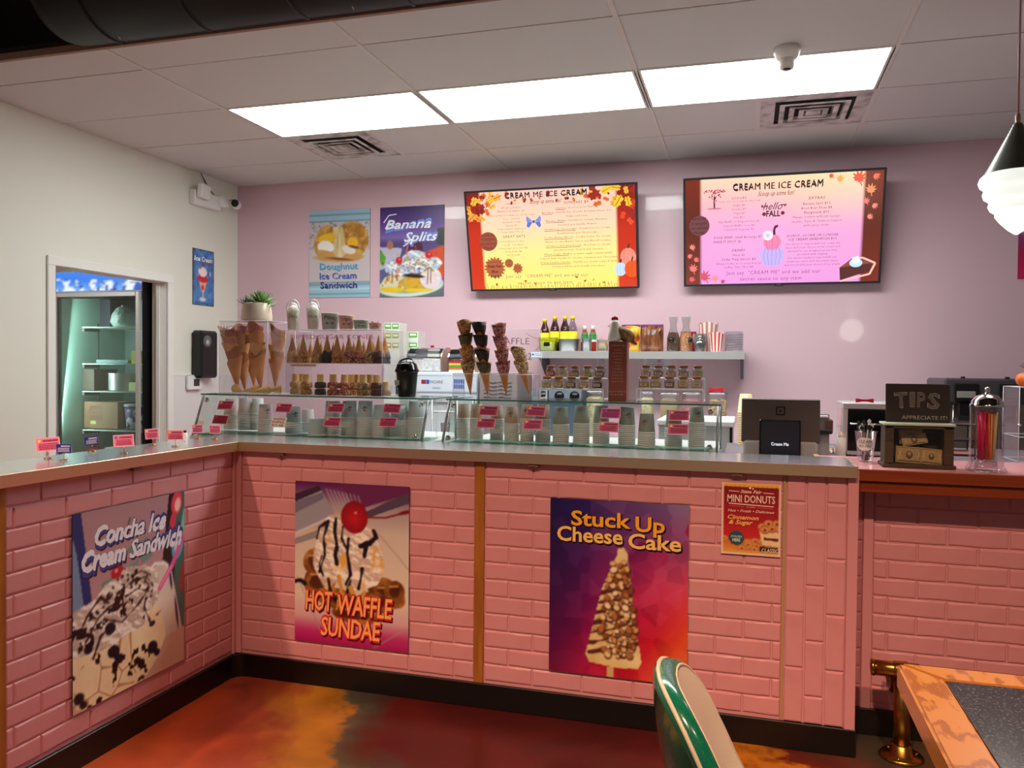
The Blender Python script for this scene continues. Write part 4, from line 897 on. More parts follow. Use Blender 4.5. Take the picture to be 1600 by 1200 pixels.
def cup_stack(px, pyb, wpx, y, pytop, col, lab, print_=False):
    zb = ZG0+.001; c = on('y', y, px, pyb); r0 = on('y', y, px+wpx/2, pyb).x-c.x; ztop = on('y', y, px, pytop).z
    hh = min(ztop, ZG1-.012)-zb; h = .088 if r0 > .036 else .075; h = min(h, hh); n = max(3, int((hh-h)/.0088)+1); sp = (hh-h)/(n-1)
    k = (round(r0, 2), h > .08, col); 
    if k not in CUP: CUP[k] = cup_mesh('paper_cup', round(r0, 3), r0*.80, h, M_cup[col])
    for i in range(n):
        o = link('paper_cup', CUP[k], None, (c.x, y, zb+i*sp), (random.uniform(-.004, .004), random.uniform(-.004, .004), 0))
        top_ = i == n-1
        tag(o, ('top cup of ' if top_ else ORD[n-1-i]+' cup from the top of ')+lab, 'paper cup', 'nested cups in '+lab)
        if top_ and print_:
            o['_a'] = random.uniform(-.3, .3); decal(o, r0*.89, h*.55)
C2 = lambda c: 300+c/4.286
W2 = lambda c: c/4.286
Y2 = lambda c: 420+c/4.286
for c, w_, top, y, col, lab, pr in ((265, 84, 868, -2.10, 'pink', 'the leftmost pink stack in the left glass case', 0), (357, 88, 866, -2.12, 'pink', 'the second pink stack from the left case frame', 0), (440, 78, 866, -2.10, 'white', 'the pale stack behind the flowered pink one', 0), (494, 88, 905, -2.19, 'pink', 'the pink stack with a blue flower print', 1),
        (680, 98, 925, -2.23, 'grey', 'the short grey stack beside the brown lettered card', 1), (775, 80, 940, -2.14, 'pink', 'the narrow pink stack right of the short grey one', 0), (838, 112, 1005, -2.27, 'blue', 'the lowest wide pale blue stack in front', 0), (945, 106, 885, -2.20, 'grey', 'the stack behind the third pink card column', 0),
        (1055, 106, 885, -2.23, 'grey', 'the tall grey stack with a small print', 1), (1162, 106, 885, -2.23, 'blue', 'the tall pale blue stack mid left case', 1), (1272, 118, 905, -2.25, 'blue', 'the left wide stack behind the last cards', 0), (1390, 118, 905, -2.25, 'blue', 'the right wide stack behind the last cards', 0), (1500, 98, 882, -2.24, 'grey', 'the last tall grey stack with a heart print', 1)):
    cup_stack(C2(c), 672, W2(w_), y, Y2(top), col, lab, pr)
for c, w_, top, y, col, lab, pr in ((595, 92, 822, -2.17, 'tan', 'the leftmost tan stack in the right glass case', 0), (693, 96, 822, -2.20, 'tan', 'the second tan stack of the right case', 0), (846, 98, 828, -2.20, 'tan', 'the tan stack behind the first card pair', 1), (958, 108, 840, -2.22, 'tan', 'the tan stack between the two pairs of cards', 1), (1072, 104, 825, -2.22, 'tan', 'the tan stack left of the second card pair', 1), (1192, 108, 825, -2.22, 'tan', 'the tan stack right of the second card pair', 0)):
    cup_stack(600+c/4.8, 678, w_/4.8, y, 460+top/4.8, col, lab, pr)
for c, w_, top, y, col, lab, pr in ((250, 112, 738, -2.22, 'sage', 'the first grey-green stack of the right case', 0), (392, 116, 730, -2.22, 'sage', 'the second grey-green stack of the right case', 0), (530, 118, 728, -2.22, 'sage', 'the grey-green stack behind the purple card', 0), (708, 120, 738, -2.24, 'sage', 'the grey-green stack right of the purple card', 1), (845, 122, 785, -2.29, 'sage', 'the shorter grey-green stack with a red heart print', 1), (1032, 126, 758, -2.24, 'sage', 'the grey-green stack behind the last cards', 0), (1192, 112, 738, -2.22, 'sage', 'the last grey-green stack by the right case frame', 1)):
    cup_stack(820+c/4.444, 688, w_/4.444, y, 470+top/4.444, col, lab, pr)
# ---- little printed cards
def scribbles(W, H, bg, ink, seed, blob=None, border=None, lines=4, head=None):
    v = Vec(W, H); rg = random.Random(seed)
    if border: v.rect(0, 0, 1, 1, border); v.rect(.03, .05, .97, .95, bg)
    else: v.rect(0, 0, 1, 1, bg)
    if blob: v.disc(.14, .22, .075, blob); v.disc(.18, .2, .045, tuple(min(255, int(q*1.25)) for q in blob))
    v.rect(.30, .16, .92, .29, ink)
    for k in range(7): x = .30+k*.09+rg.uniform(0, .03); v.rect(x, .15, x+.014, .30, bg)
    for i in range(lines):
        y = .42+i*.5/lines; x = rg.uniform(.08, .16)
        while x < .86:
            l = rg.uniform(.04, .12); v.rect(x, y, min(x+l, .92), y+.055, ink); x += l+.02
    return v
SLN = Vector((0, ZG1-ZG0, -(YG1-YG0))).normalized()*-1
SL = math.atan2(YG1-YG0, ZG1-ZG0)
PINKC, INKC = (214, 84, 128), (90, 20, 50)
def glass_card(px, py, i, where, bg=PINKC, ink=INKC, W=.090, H=.050, blob=(220, 180, 110), roll=.0):
    p = plane_hit(px, py, (0, YG0-.0015, ZG0), SLN)
    t = thing('flavour_card', where, 'card', p, (-SL, roll, 0), group='printed cards on the slanted case glass')
    MB().box(-W/2, W/2, -.0006, 0, -H/2, H/2).build('card', mat('card_white', (236, 226, 226), .5), t)
    link('print', scribbles(W, H, bg, ink, i, blob, (236, 170, 196)).mesh('print', PRINT), t, (-W/2, -.0008, -H/2))
n = 0
for px, py, w_ in ((C2(225), Y2(914), 'uppermost pink card at the left end of the left case'), (C2(190), Y2(1010), 'lower dark pink card at the left end of the left case'), (C2(615), Y2(932), 'pink card above the brown lettered card'),
               (C2(964), Y2(932), 'upper pink card in the middle of the left case'), (C2(940), Y2(1026), 'lower pink card in the middle of the left case'), (C2(1340), Y2(935), 'upper pink card at the right of the left case'), (C2(1312), Y2(1028), 'lower pink card at the right of the left case'),
               (600+785/4.8, 460+873/4.8, 'upper card over the left tan cups of the right case'), (600+765/4.8, 460+966/4.8, 'lower card over the left tan cups of the right case'), (600+1140/4.8, 460+877/4.8, 'upper card over the right tan cups of the right case'), (600+1115/4.8, 460+977/4.8, 'lower card over the right tan cups of the right case'),
               (820+597/4.444, 470+782/4.444, 'purple-pink card with blue dot on the right case'), (820+583/4.444, 470+877/4.444, 'pink card straight below the purple-pink one'), (820+1070/4.444, 470+797/4.444, 'upper pink card near the right end of the right case'), (820+1065/4.444, 470+892/4.444, 'lower pink card near the right end of the right case')):
    n += 1; glass_card(px, py, n, w_, (206, 76, 150) if n == 12 else ((176, 44, 76) if n in (2,) else PINKC), blob=(80, 80, 190) if n == 12 else ((170, 60, 80) if n in (2, 6, 7) else (226, 180, 90)), roll=random.uniform(-.02, .03))
p = plane_hit(C2(580), Y2(1027), (0, YG0-.0015, ZG0), SLN)
t = thing('lettered_card', 'white card with brown hand lettering low on the left case glass', 'card', p, (-SL, .02, 0))
MB().box(-.042, .042, -.0006, 0, -.028, .028).build('card', mat('card_white', (236, 226, 226), .5), t)
v = Vec(.084, .056)
for k, s_ in enumerate(('WAFFLE', 'PUFFLE', '$12 AB')): v.text(s_, .48, .2+k*.3, .2, (150, 74, 40), .8, off=.03)
link('lettering', v.mesh('lettering', PRINT), t, (-.042, -.0008, -.028))
# cards in copper clips on the side counter
ZTOP = ZT+.0405
M_copper = mat('copper', (196, 120, 84), .25, metal=1)
def clip_card(px, py, w_, h_, bg, ink, blob, lab, yaw_=-.3, roll=0.):
    p = on('z', ZTOP, px, py); t = thing('card_holder', lab, 'card holder', p, (0, 0, -yaw_), group='little cards in copper clips on the steel counter')
    MB().lathe([(0, 0), (.017, 0), (.017, .0015), (.012, .003), (0, .003)], 20).build('base', M_copper, t)
    s_ = MB(); s_.tube([(0, 0, .003), (0, 0, .026)], .0011, 6); s_.tube([(-.008, 0, .036), (-.007, 0, .028), (0, 0, .025), (.007, 0, .028), (.008, 0, .036)], .001, 6); s_.build('clip', M_copper, t)
    c = MB().box(-w_/2, w_/2, -.0004, .0004, 0, h_).build('card', mat('card_white'), t, (0, -.0012, .026), (0, roll, 0))
    link('print', scribbles(w_, h_, bg, ink, int(px), blob, (244, 180, 200) if bg[0] > 150 else None).mesh('print', PRINT), c, (-w_/2, -.0006, 0))
PK, BL = (236, 116, 160), (26, 28, 130)
for px, py, w_, h_, bg, blob, lab, yw, rl in ((76, 716, .083, .050, PK, (226, 180, 110), 'leftmost pink card, tilted, on the side counter', -.45, -.09), (100, 719, .053, .032, BL, None, 'dark blue card just right of the leftmost pink card', -.3, 0), (144, 705, .050, .033, BL, None, 'dark blue card standing alone in front of the freezer', -.5, -.14),
        (194, 708, .078, .046, PK, (60, 110, 180), 'pink card with a blue corner picture', -.35, -.06), (238, 695, .056, .044, PK, (236, 190, 120), 'pink card right of the one with the blue picture', -.4, -.09), (274, 697, .070, .042, (222, 100, 140), (216, 150, 110), 'dark pink wide card between two lighter ones', -.3, -.02), (309, 685, .048, .040, PK, (246, 190, 120), 'small pink card next to last before the counter corner', -.4, -.06), (336, 686, .052, .038, PK, (176, 70, 60), 'last pink card at the corner of the steel counter', -.3, .0)):
    clip_card(px, py, w_, h_, bg, (110, 20, 60) if bg[0] > 150 else (210, 210, 240), blob, lab, yw, rl)
t = thing('small_bottle', 'small white bottle with black cap behind the cards', 'bottle', on('z', ZTOP, 289, 688)+Vector((0, 0, 0)))
MB().lathe([(0, 0), (.011, 0), (.012, .004), (.012, .03), (.006, .036), (0, .036)], 14).build('body', M_whitep, t); MB().lathe([(0, .036), (.007, .036), (.007, .046), (0, .046)], 12).build('cap', M_blackp, t)
t = thing('small_bottle', 'white tube standing at the foot of the left case', 'bottle', (1.50, -2.445, ZTOP), (0, .12, 0))
MB().lathe([(0, 0), (.014, 0), (.014, .005), (.013, .06), (.004, .075), (0, .075)], 14).build('body', M_whitep, t)

# ---- cones
def waffle_mat(name, c1, c2, sc_=55):
    m = mat(name, c1, .6, var=(c2, 14, .3, .7, (1, 1, 1))); nt = m.node_tree; b = nt.nodes['Principled BSDF']
    tc = nt.nodes.new('ShaderNodeTexCoord'); mp = nt.nodes.new('ShaderNodeMapping'); mp.inputs['Rotation'].default_value = (.6, .7, .785); mp.inputs['Scale'].default_value = (sc_,)*3
    wv = nt.nodes.new('ShaderNodeTexChecker'); wv.inputs['Scale'].default_value = 2.2; bp = nt.nodes.new('ShaderNodeBump'); bp.inputs['Strength'].default_value = .5; bp.inputs['Distance'].default_value = .002
    nt.links.new(tc.outputs['Object'], mp.inputs[0]); nt.links.new(mp.outputs[0], wv.inputs[0]); nt.links.new(wv.outputs[1], bp.inputs['Height']); nt.links.new(bp.outputs[0], b.inputs['Normal'])
    return m
M_waffle = waffle_mat('waffle_cone', (216, 148, 84), (190, 116, 58)); M_sugar = waffle_mat('sugar_cone', (206, 150, 92), (184, 124, 66), 80); M_cake = mat('cake_cone', (232, 190, 120), .6, bump=(60, .2, .001))
def dip_mat(name, base, dots, sc_=260):
    """coating with crumbs and sprinkles: coloured cells, raised"""
    m = bpy.data.materials.new(name); m.use_nodes = True; nt = m.node_tree; b = nt.nodes['Principled BSDF']; MATS[name] = m
    tc = nt.nodes.new('ShaderNodeTexCoord'); vo = nt.nodes.new('ShaderNodeTexVoronoi'); vo.inputs['Scale'].default_value = sc_
    cr = nt.nodes.new('ShaderNodeValToRGB'); cr.color_ramp.interpolation = 'CONSTANT'; e = cr.color_ramp.elements; cs = [base]+dots
    while len(e) < len(cs): e.new(.5)
    for k, c in enumerate(cs): e[k].position = 0 if k == 0 else .35+.65*(k-1)/max(1, len(dots)); e[k].color = (*lin(c), 1)
    sp = nt.nodes.new('ShaderNodeSeparateColor'); bp = nt.nodes.new('ShaderNodeBump'); bp.inputs['Strength'].default_value = .8; bp.inputs['Distance'].default_value = .002; bp.invert = True
    nt.links.new(tc.outputs['Object'], vo.inputs['Vector']); nt.links.new(vo.outputs['Color'], sp.inputs[0]); nt.links.new(sp.outputs[0], cr.inputs[0]); nt.links.new(cr.outputs[0], b.inputs['Base Color'])
    nt.links.new(vo.outputs['Distance'], bp.inputs['Height']); nt.links.new(bp.outputs[0], b.inputs['Normal']); b.inputs['Roughness'].default_value = .45
    return m
DIP = dict(cream=dip_mat('dip_cream', (216, 172, 120), [(196, 140, 84), (230, 200, 150)]), nut=dip_mat('dip_nut', (176, 110, 52), [(206, 150, 80), (140, 80, 40), (226, 180, 110)], 190), dark=dip_mat('dip_dark', (30, 20, 22), [(46, 32, 34), (20, 14, 18)]),
           orange=dip_mat('dip_orange', (176, 96, 50), [(226, 140, 60), (240, 190, 90), (130, 60, 40)]), red=dip_mat('dip_red', (90, 30, 26), [(214, 70, 70), (236, 196, 160), (180, 40, 50), (240, 130, 90)]), mixed=dip_mat('dip_mixed', (86, 54, 34), [(110, 140, 60), (226, 160, 90), (190, 90, 60), (236, 216, 160)]),
           maroon=dip_mat('dip_maroon', (80, 30, 28), [(100, 40, 36), (66, 22, 24)]), green=dip_mat('dip_green', (74, 66, 34), [(96, 92, 50), (60, 44, 26), (130, 110, 60)]), pinks=dip_mat('dip_pinks', (96, 40, 44), [(206, 110, 120), (236, 190, 190), (160, 50, 70), (226, 150, 130)]), oats=dip_mat('dip_oats', (176, 140, 96), [(236, 220, 180), (90, 60, 44), (210, 176, 120)], 170))
LAB = dict(cream='cream', nut='nutty brown', dark='dark chocolate', orange='orange sprinkle', red='red sprinkle', mixed='mixed sprinkle', maroon='plain chocolate', green='green-brown', pinks='pink sprinkle', oats='oat coloured')
def cone_body(H, R, wavy, m, z1=None, n=24):
    """open thin cone, tip at the origin, rim up and a little wavy"""
    b = MB(); vs = []; fs = []; rows = 7
    for k in range(rows):
        t_ = (k/(rows-1))**.8
        for i in range(n):
            a = 2*PI*i/n; hh = H+wavy*(.6*math.cos(a)+.25*math.sin(3*a+1)); z = max(.001, t_*hh); r = R*z/H+.0015; vs.append((r*math.cos(a), r*math.sin(a), z))
    for k in range(rows-1):
        for i in range(n): j = (i+1) % n; fs.append((k*n+i, k*n+j, (k+1)*n+j, (k+1)*n+i))
    fs.append(tuple(range(n))[::-1]); b.add(vs, fs, 0, True)
    sw = [(R*(H*.2+.0)/H, H*.2)]
    vi = []; 
    for k in (0, 1):   # inner wall
        for i in range(n):
            a = 2*PI*i/n; hh = H+wavy*(.6*math.cos(a)+.25*math.sin(3*a+1)); z = hh if k else hh*.55; r = R*z/H-.0012; vi.append((r*math.cos(a), r*math.sin(a), z))
    b.add(vi, [(i, (i+1) % n, n+(i+1) % n, n+i)[::-1] for i in range(n)]+[tuple(range(n))], 0, True)
    b.add(vi[n:]+vs[-n:], [(i, (i+1) % n, n+(i+1) % n, n+i) for i in range(n)], 0)
    return b
def dip_body(H, R, wavy, frac, seed=0, n=24):
    """lumpy coating round the rim"""
    b = MB(); vs = []; fs = []; rows = 6; rg = random.Random(seed)
    ph = rg.uniform(0, 6)
    for k in range(rows):
        for i in range(n):
            a = 2*PI*i/n; hh = H+wavy*(.6*math.cos(a)+.25*math.sin(3*a+1)); lo = hh*(1-frac)+.006*math.sin(3*a+ph)+rg.uniform(-.001, .001)
            z = lo+(hh+.001-lo)*k/(rows-2) if k < rows-1 else hh-.004
            r = R*z/H+(.0012 if k == 0 else .0042+rg.uniform(-.0008, .001)) if k < rows-1 else R*z/H-.003; vs.append((r*math.cos(a), r*math.sin(a), z))
    for k in range(rows-1):
        for i in range(n): j = (i+1) % n; fs.append((k*n+i, k*n+j, (k+1)*n+j, (k+1)*n+i))
    b.add(vs, fs, 0, True); return b
WB = [cone_body(.170, .041, w_, None).mesh('waffle_cone', M_) for w_, M_ in ((.026, M_waffle), (.034, waffle_mat('waffle_cone_dark', (190, 118, 62), (160, 92, 46))), (.020, waffle_mat('waffle_cone_pale', (236, 180, 116), (206, 144, 84))))]
WC = [cone_body(.165, .033, w_, None).mesh('waffle_cone', M_waffle) for w_ in (.012, .016, .009)]
def waffle_stack(px_tip, py_tip, px_top, py_top, y, n, lab, dips=None, R=.033, sp=.058, WCs=None):
    """nested cones leaning from tip towards the mouth of the last"""
    a = on('y', y, px_tip, py_tip); b = on('y', y, px_top, py_top); b = b+Vector((0, random.uniform(-.01, .02), 0)); d = (b-a); L = d.length; d.normalize(); q = d.to_track_quat('Z', 'Y')
    sp = (L-(.160 if dips else .172))/max(1, n-1)
    for i in range(n):
        nm = ('lowest', 'second', 'third', 'fourth', 'fifth', 'topmost')[i] if i < n-1 else 'topmost'
        if dips: t = thing('dipped_waffle_cone', '%s %s dipped waffle cone of %s' % (nm, LAB[dips[i]], lab), 'ice cream cone', a+d*sp*i, (0, 0, 0), group='dipped waffle cones nested in '+lab)
        else: t = thing('waffle_cone', '%s plain waffle cone in %s' % (nm, lab), 'ice cream cone', a+d*sp*i, (0, 0, 0), group='waffle cones nested in '+lab)
        e = (q @ Matrix.Rotation(random.uniform(0, 6), 3, 'Z').to_quaternion() @ Matrix.Rotation(0 if dips else random.uniform(-.07, .07), 3, 'X').to_quaternion()).to_euler(); t.rotation_euler = e
        link('cone', (WC if dips else WB)[i % 3], t)
        if dips: dip_body(.165, .033, (.012, .016, .009)[i % 3], .34 if dips[i] != 'green' else .30, i).build('coating', DIP[dips[i]], t)
# acrylic boxes
def acr_box(name, lab, x0, x1, y0, y1, z0, z1, shelves=(), word=None, wcol=(206, 96, 150), wz=.9, slot=False):
    t = thing(name, lab, 'display box', (x0, y0, z0), group='clear acrylic boxes on the left case'); W, D, H = x1-x0, y1-y0, z1-z0; s_ = .003
    for nm, q in (('front_panel', (0, W, 0, s_, 0, H)), ('back_panel', (0, W, D-s_, D, 0, H)), ('side_panel', (0, s_, s_, D-s_, 0, H)), ('side_panel', (W-s_, W, s_, D-s_, 0, H)), ('top_panel', (0, W, 0, D, H, H+s_))):
        m = MB(); m.box(*q); m.build(nm, G_ACR, t)
    for h in shelves: MB().box(s_, W-s_, s_, D-s_, h, h+s_).build('shelf', G_ACR, t)
    e = MB(); r = .0013
    for x in (0, W):
        for y in (0, D): e.tube([(x, y, 0), (x, y, H+s_)], r, 4)
    for z in [H+s_]+[h+s_ for h in shelves]+[.001]:
        for y in (0, D): e.tube([(0, y, z), (W, y, z)], r, 4)
        for x in (0, W): e.tube([(x, 0, z), (x, D, z)], r, 4)
    o = e.build('polished_edge', M_aedge, t); o['kind'] = 'stuff'
    if word:
        v = Vec(W, H)
        for k, s2 in enumerate(word): v.text(s2[0], s2[1], s2[2], s2[3], wcol, s2[4], off=-.008)
        link('lettering', v.mesh('lettering', PRINT), t, (0, -.0004, 0))
    return t
ZS = ZG1+.006
acr_box('acrylic_box', 'tall clear acrylic box of plain waffle cones under the plant', 1.505, 1.800, -2.295, -2.03, ZS, 1.660, (), [('HOUSEMADE', .5, .09, .07, .82), ('WAFFLE', .22, .27, .06, .36)])
acr_box('acrylic_box', 'wide clear acrylic box with two levels of dipped cones', 1.906, 2.452, -2.295, -2.03, ZS, 1.612, (.163,), [('DIPPED SUGAR CONES', .48, .10, .07, .86)])
for a, lab in (((372, 611, 356, 514), 'the leftmost leaning stack in the tall box'), ((383, 611, 373, 511), 'the second stack in the tall box'), ((408, 610, 399, 510), 'the third stack in the tall box')):
    waffle_stack(*a, -2.20 if a[0] != 383 else -2.13, 5, lab)
waffle_stack(397, 606, 387, 520, -2.08, 5, 'the rear stack in the tall box')
waffle_stack(430, 608, 434, 514, -2.12, 5, 'the pale stack at the right side of the tall box')
# loose small cones lying on the bottom of the tall box
CKM = MB().lathe([(0, 0), (.017, 0), (.0175, .002), (.019, .040), (.025, .046), (.026, .068), (.0235, .068), (.022, .050), (0, .048)], 18).mesh('cake_cone', M_cake)
for px, lab, yy, rz in ((374, 'pale cone lying at the left bottom of the tall box', -2.265, 2.6), (390, 'pale cone lying in the middle of the tall box bottom', -2.262, .4), (407, 'pale cone lying near the front right of the tall box', -2.262, .9), (436, 'pale cone lying at the right side of the tall box', -2.20, .5)):
    p = on('y', yy, px, 612); t = thing('sugar_cone', lab, 'ice cream cone', (min(p.x, 1.765), yy, ZS+.021), (0, PI/2-.15, rz)); link('cone', cone_body(.10, .022, 0, None).mesh('sugar_cone', M_cake), t, (0, 0, -.05))
# upper level: sugar cones, tips up, coated mouths down, two nested
SCM = cone_body(.118, .027, 0, None).mesh('sugar_cone', M_sugar); _d = {}
def sugar_pair(px, y, dip, lab, n=2, pz=None):
    p = on('y', y, px, 566); z0 = ZS+.168
    for i in range(n):
        t = thing('dipped_sugar_cone', ('upper' if i == n-1 and n > 1 else 'lower' if n > 1 else 'single')+' %s dipped sugar cone %s' % (LAB[dip], lab), 'ice cream cone', (p.x, y, z0+.118+i*.027), (PI, 0, random.uniform(0, 6)), group='dipped sugar cones on the upper level')
        link('cone', SCM, t)
        if dip not in _d: _d[dip] = dip_body(.118, .027, 0, .30, len(_d)).mesh('coating', DIP[dip])
        link('coating', _d[dip], t)
seq = [(672, 'cream'), (745, 'orange'), (838, 'nut'), (905, 'dark'), (972, 'orange'), (1050, 'red'), (1118, 'red'), (1192, 'mixed'), (1250, 'maroon')]
ordn = ['first', 'second', 'third', 'fourth', 'fifth', 'sixth', 'seventh', 'eighth', 'ninth']
for k, (c, d_) in enumerate(seq): sugar_pair(C2(c), -2.235, d_, 'of the %s front pair from the left' % ordn[k])
for k, (c, d_) in enumerate(((716, 'nut'), (795, 'cream'), (866, 'orange'), (948, 'nut'), (1016, 'nut'), (1084, 'red'), (1150, 'mixed'), (1214, 'orange'), (1268, 'dark'))):
    sugar_pair(C2(c), -2.14 if k % 2 else -2.13, d_, 'standing in the rear row behind the %s front pair' % ordn[k], 1)
sugar_pair(C2(1292), -2.08, 'dark', 'at the far right end of the upper level')
# lower level: cake cones, coated cups down
_k = {}
def cake_pair(px, y, dip, lab, n=2):
    p = on('y', y, px, 616)
    for i in range(n):
        t = thing('dipped_cake_cone', ('upper' if i == n-1 and n > 1 else 'lower' if n > 1 else 'single')+' %s cake cone %s' % ((LAB[dip]+' dipped') if dip else 'plain', lab), 'ice cream cone', (p.x, y, ZS+.004+.070+i*.036), (PI, 0, random.uniform(0, 6)), group='cake cones on the lower level')
        link('cone', CKM, t)
        if dip:
            if dip not in _k: _k[dip] = MB().lathe([(.0215, .040), (.029, .044), (.031, .058), (.031, .068), (.028, .0715), (.022, .071)], 18, cap=False).mesh('coating', DIP[dip])
            link('coating', _k[dip], t)
for k, (c, y, d_) in enumerate(((694, -2.20, 'cream'), (768, -2.23, 'nut'), (860, -2.24, 'dark'), (945, -2.245, 'red'), (1020, -2.23, 'red'), (1065, -2.19, 'orange'), (1146, -2.235, 'mixed'), (1238, -2.235, 'maroon'))):
    cake_pair(C2(c), y, d_, 'in the %s pair of the lower level' % ordn[k])
cake_pair(C2(735), -2.13, None, 'rear left on the lower level', 2); cake_pair(C2(1100), -2.12, 'orange', 'in the rear middle of the lower level'); cake_pair(C2(1195), -2.13, 'nut', 'rear right on the lower level'); cake_pair(C2(1292), -2.18, 'cream', 'at the right end of the lower level', 1)
t = thing('price_strip', 'small handwritten strip below the upper cone level', 'label', (1.935, -2.297, 1.425)); MB().box(0, .15, 0, .0006, 0, .014).build('paper', mat('card_white'), t); v = Vec(.15, .014); v.rect(0, 0, 1, 1, (226, 190, 180)); v.text('CONE $3.00 EACH', .5, .5, .6, (120, 60, 60), .85); link('lettering', v.mesh('lettering', PRINT), t, (0, -.0004, 0))
# cone holder with four tall stacks of coated cones
hx0, hx1 = on('y', -2.29, 708, 600).x, on('y', -2.29, 832, 600).x
t = thing('cone_holder', 'clear acrylic holder carrying four stacks of coated waffle cones', 'holder', (hx0, -2.29, ZS)); W = hx1-hx0
MB().box(0, W, .16, .163, 0, .34).build('back_panel', G_ACR, t)
for x in (0, W-.003): MB().box(x, x+.003, 0, .16, 0, .125).build('side_panel', G_ACR, t)
MB().box(0, W, 0, .16, .118, .121).build('hole_shelf', G_ACR, t)
e = MB(); r = .0013
for q in (((0, 0, .121), (W, 0, .121)), ((0, 0, 0), (0, 0, .121)), ((W, 0, 0), (W, 0, .121)), ((0, .16, 0), (0, .16, .34)), ((W, .16, 0), (W, .16, .34)), ((0, .16, .34), (W, .16, .34)), ((0, 0, .121), (0, .16, .121)), ((W, 0, .121), (W, .16, .121))): e.tube(q, r, 4)
e.build('polished_edge', M_aedge, t)
v = Vec(W, .34); v.text('D', .06, .12, .10, (110, 90, 100), .05, off=-.01); v.text('WAFFLE', .62, .16, .10, (110, 90, 100), .46, off=-.01); v.text('#2', .82, .38, .10, (110, 90, 100), .12, off=-.01)
v.line([(.80, .04), (.88, .10), (.96, .13), (.99, .22), (.93, .3)], .003, (190, 110, 130)); link('lettering', v.mesh('lettering', PRINT), t, (0, .1595, 0))
for k in range(4): MB().lathe([(.024, 0), (.0255, 0), (.0255, .004), (.024, .004), (.024, 0)], 20, cap=False).build('ring', M_aedge, t, (.05+k*(W-.09)/3, .06, .119))
C3 = lambda x, y: (600+x/4.8, 460+y/4.8)
for (tip, top, dips, lab) in (((650, 755), (600, 215), ['mixed', 'orange', 'green', 'nut'], 'the leftmost stack in the holder'), ((780, 762), (712, 215), ['green', 'dark', 'dark', 'dark'], 'the dark second stack in the holder'), ((918, 757), (862, 230), ['pinks', 'pinks', 'pinks', 'pinks'], 'the pink third stack in the holder'), ((1086, 745), (1008, 415), ['oats', 'oats'], 'the short rightmost stack in the holder')):
    waffle_stack(*C3(*tip), *C3(*top), -2.225, len(dips), lab, dips)
# plant
zA = 1.664
t = thing('potted_succulent', 'cream pot of spiky green succulents on the tall acrylic box', 'plant', (1.622, -2.13, zA))
MB().lathe([(0, 0), (.070, 0), (.080, .006), (.0835, .02), (.080, .06), (.073, .10), (.070, .104), (.066, .102), (.066, .085), (0, .085)], 32).build('pot', mat('cream_glaze', (222, 206, 186), .25), t)
MB().lathe([(0, .086), (.066, .086)], 20, cap=False).build('soil', mat('soil', (50, 38, 30), .9), t)
def rosette(cx, cy, cz, n, L, w_, m, tilt0, seed):
    rg = random.Random(seed)
    for k in range(n):
        a = k*2.4; el = tilt0+(1-tilt0)*(k/n)*1.45; l = L*(1-.45*k/n)*rg.uniform(.9, 1.1); pts = []
        d = Vector((math.cos(a)*math.cos(el), math.sin(a)*math.cos(el), math.sin(el))); sd = Vector((-math.sin(a), math.cos(a), 0)); up = d.cross(sd).normalized()*-1
        b = MB(); vs = []
        for i, (t_, ww, cu) in enumerate(((0, .5, 0), (.35, 1, -.03), (.7, .75, 0), (1, .04, .10))):
            c = d*l*t_+Vector((0, 0, 1))*cu*l; vs += [c-sd*w_*ww+up*.002, c-up*w_*.35*ww, c+sd*w_*ww+up*.002]
        fs = []
        for i in range(3): o = i*3; fs += [(o, o+1, o+4, o+3), (o+1, o+2, o+5, o+4), (o, o+3, o+5, o+2)]
        b.add(vs, fs, 0, True); b.build('leaf', m, t, (cx, cy, cz))
rosette(.024, 0, .112, 46, .092, .0075, mat('succulent_green', (84, 128, 66), .45, var=((130, 170, 96), 30, .4, .6, (1, 1, 1))), -.1, 1)
rosette(-.045, -.015, .095, 18, .072, .012, mat('succulent_grey', (96, 112, 100), .45, var=((150, 150, 134), 30, .4, .6, (1, 1, 1))), .02, 2)
rosette(.06, .01, .09, 12, .06, .007, mat('succulent_green'), .02, 3)
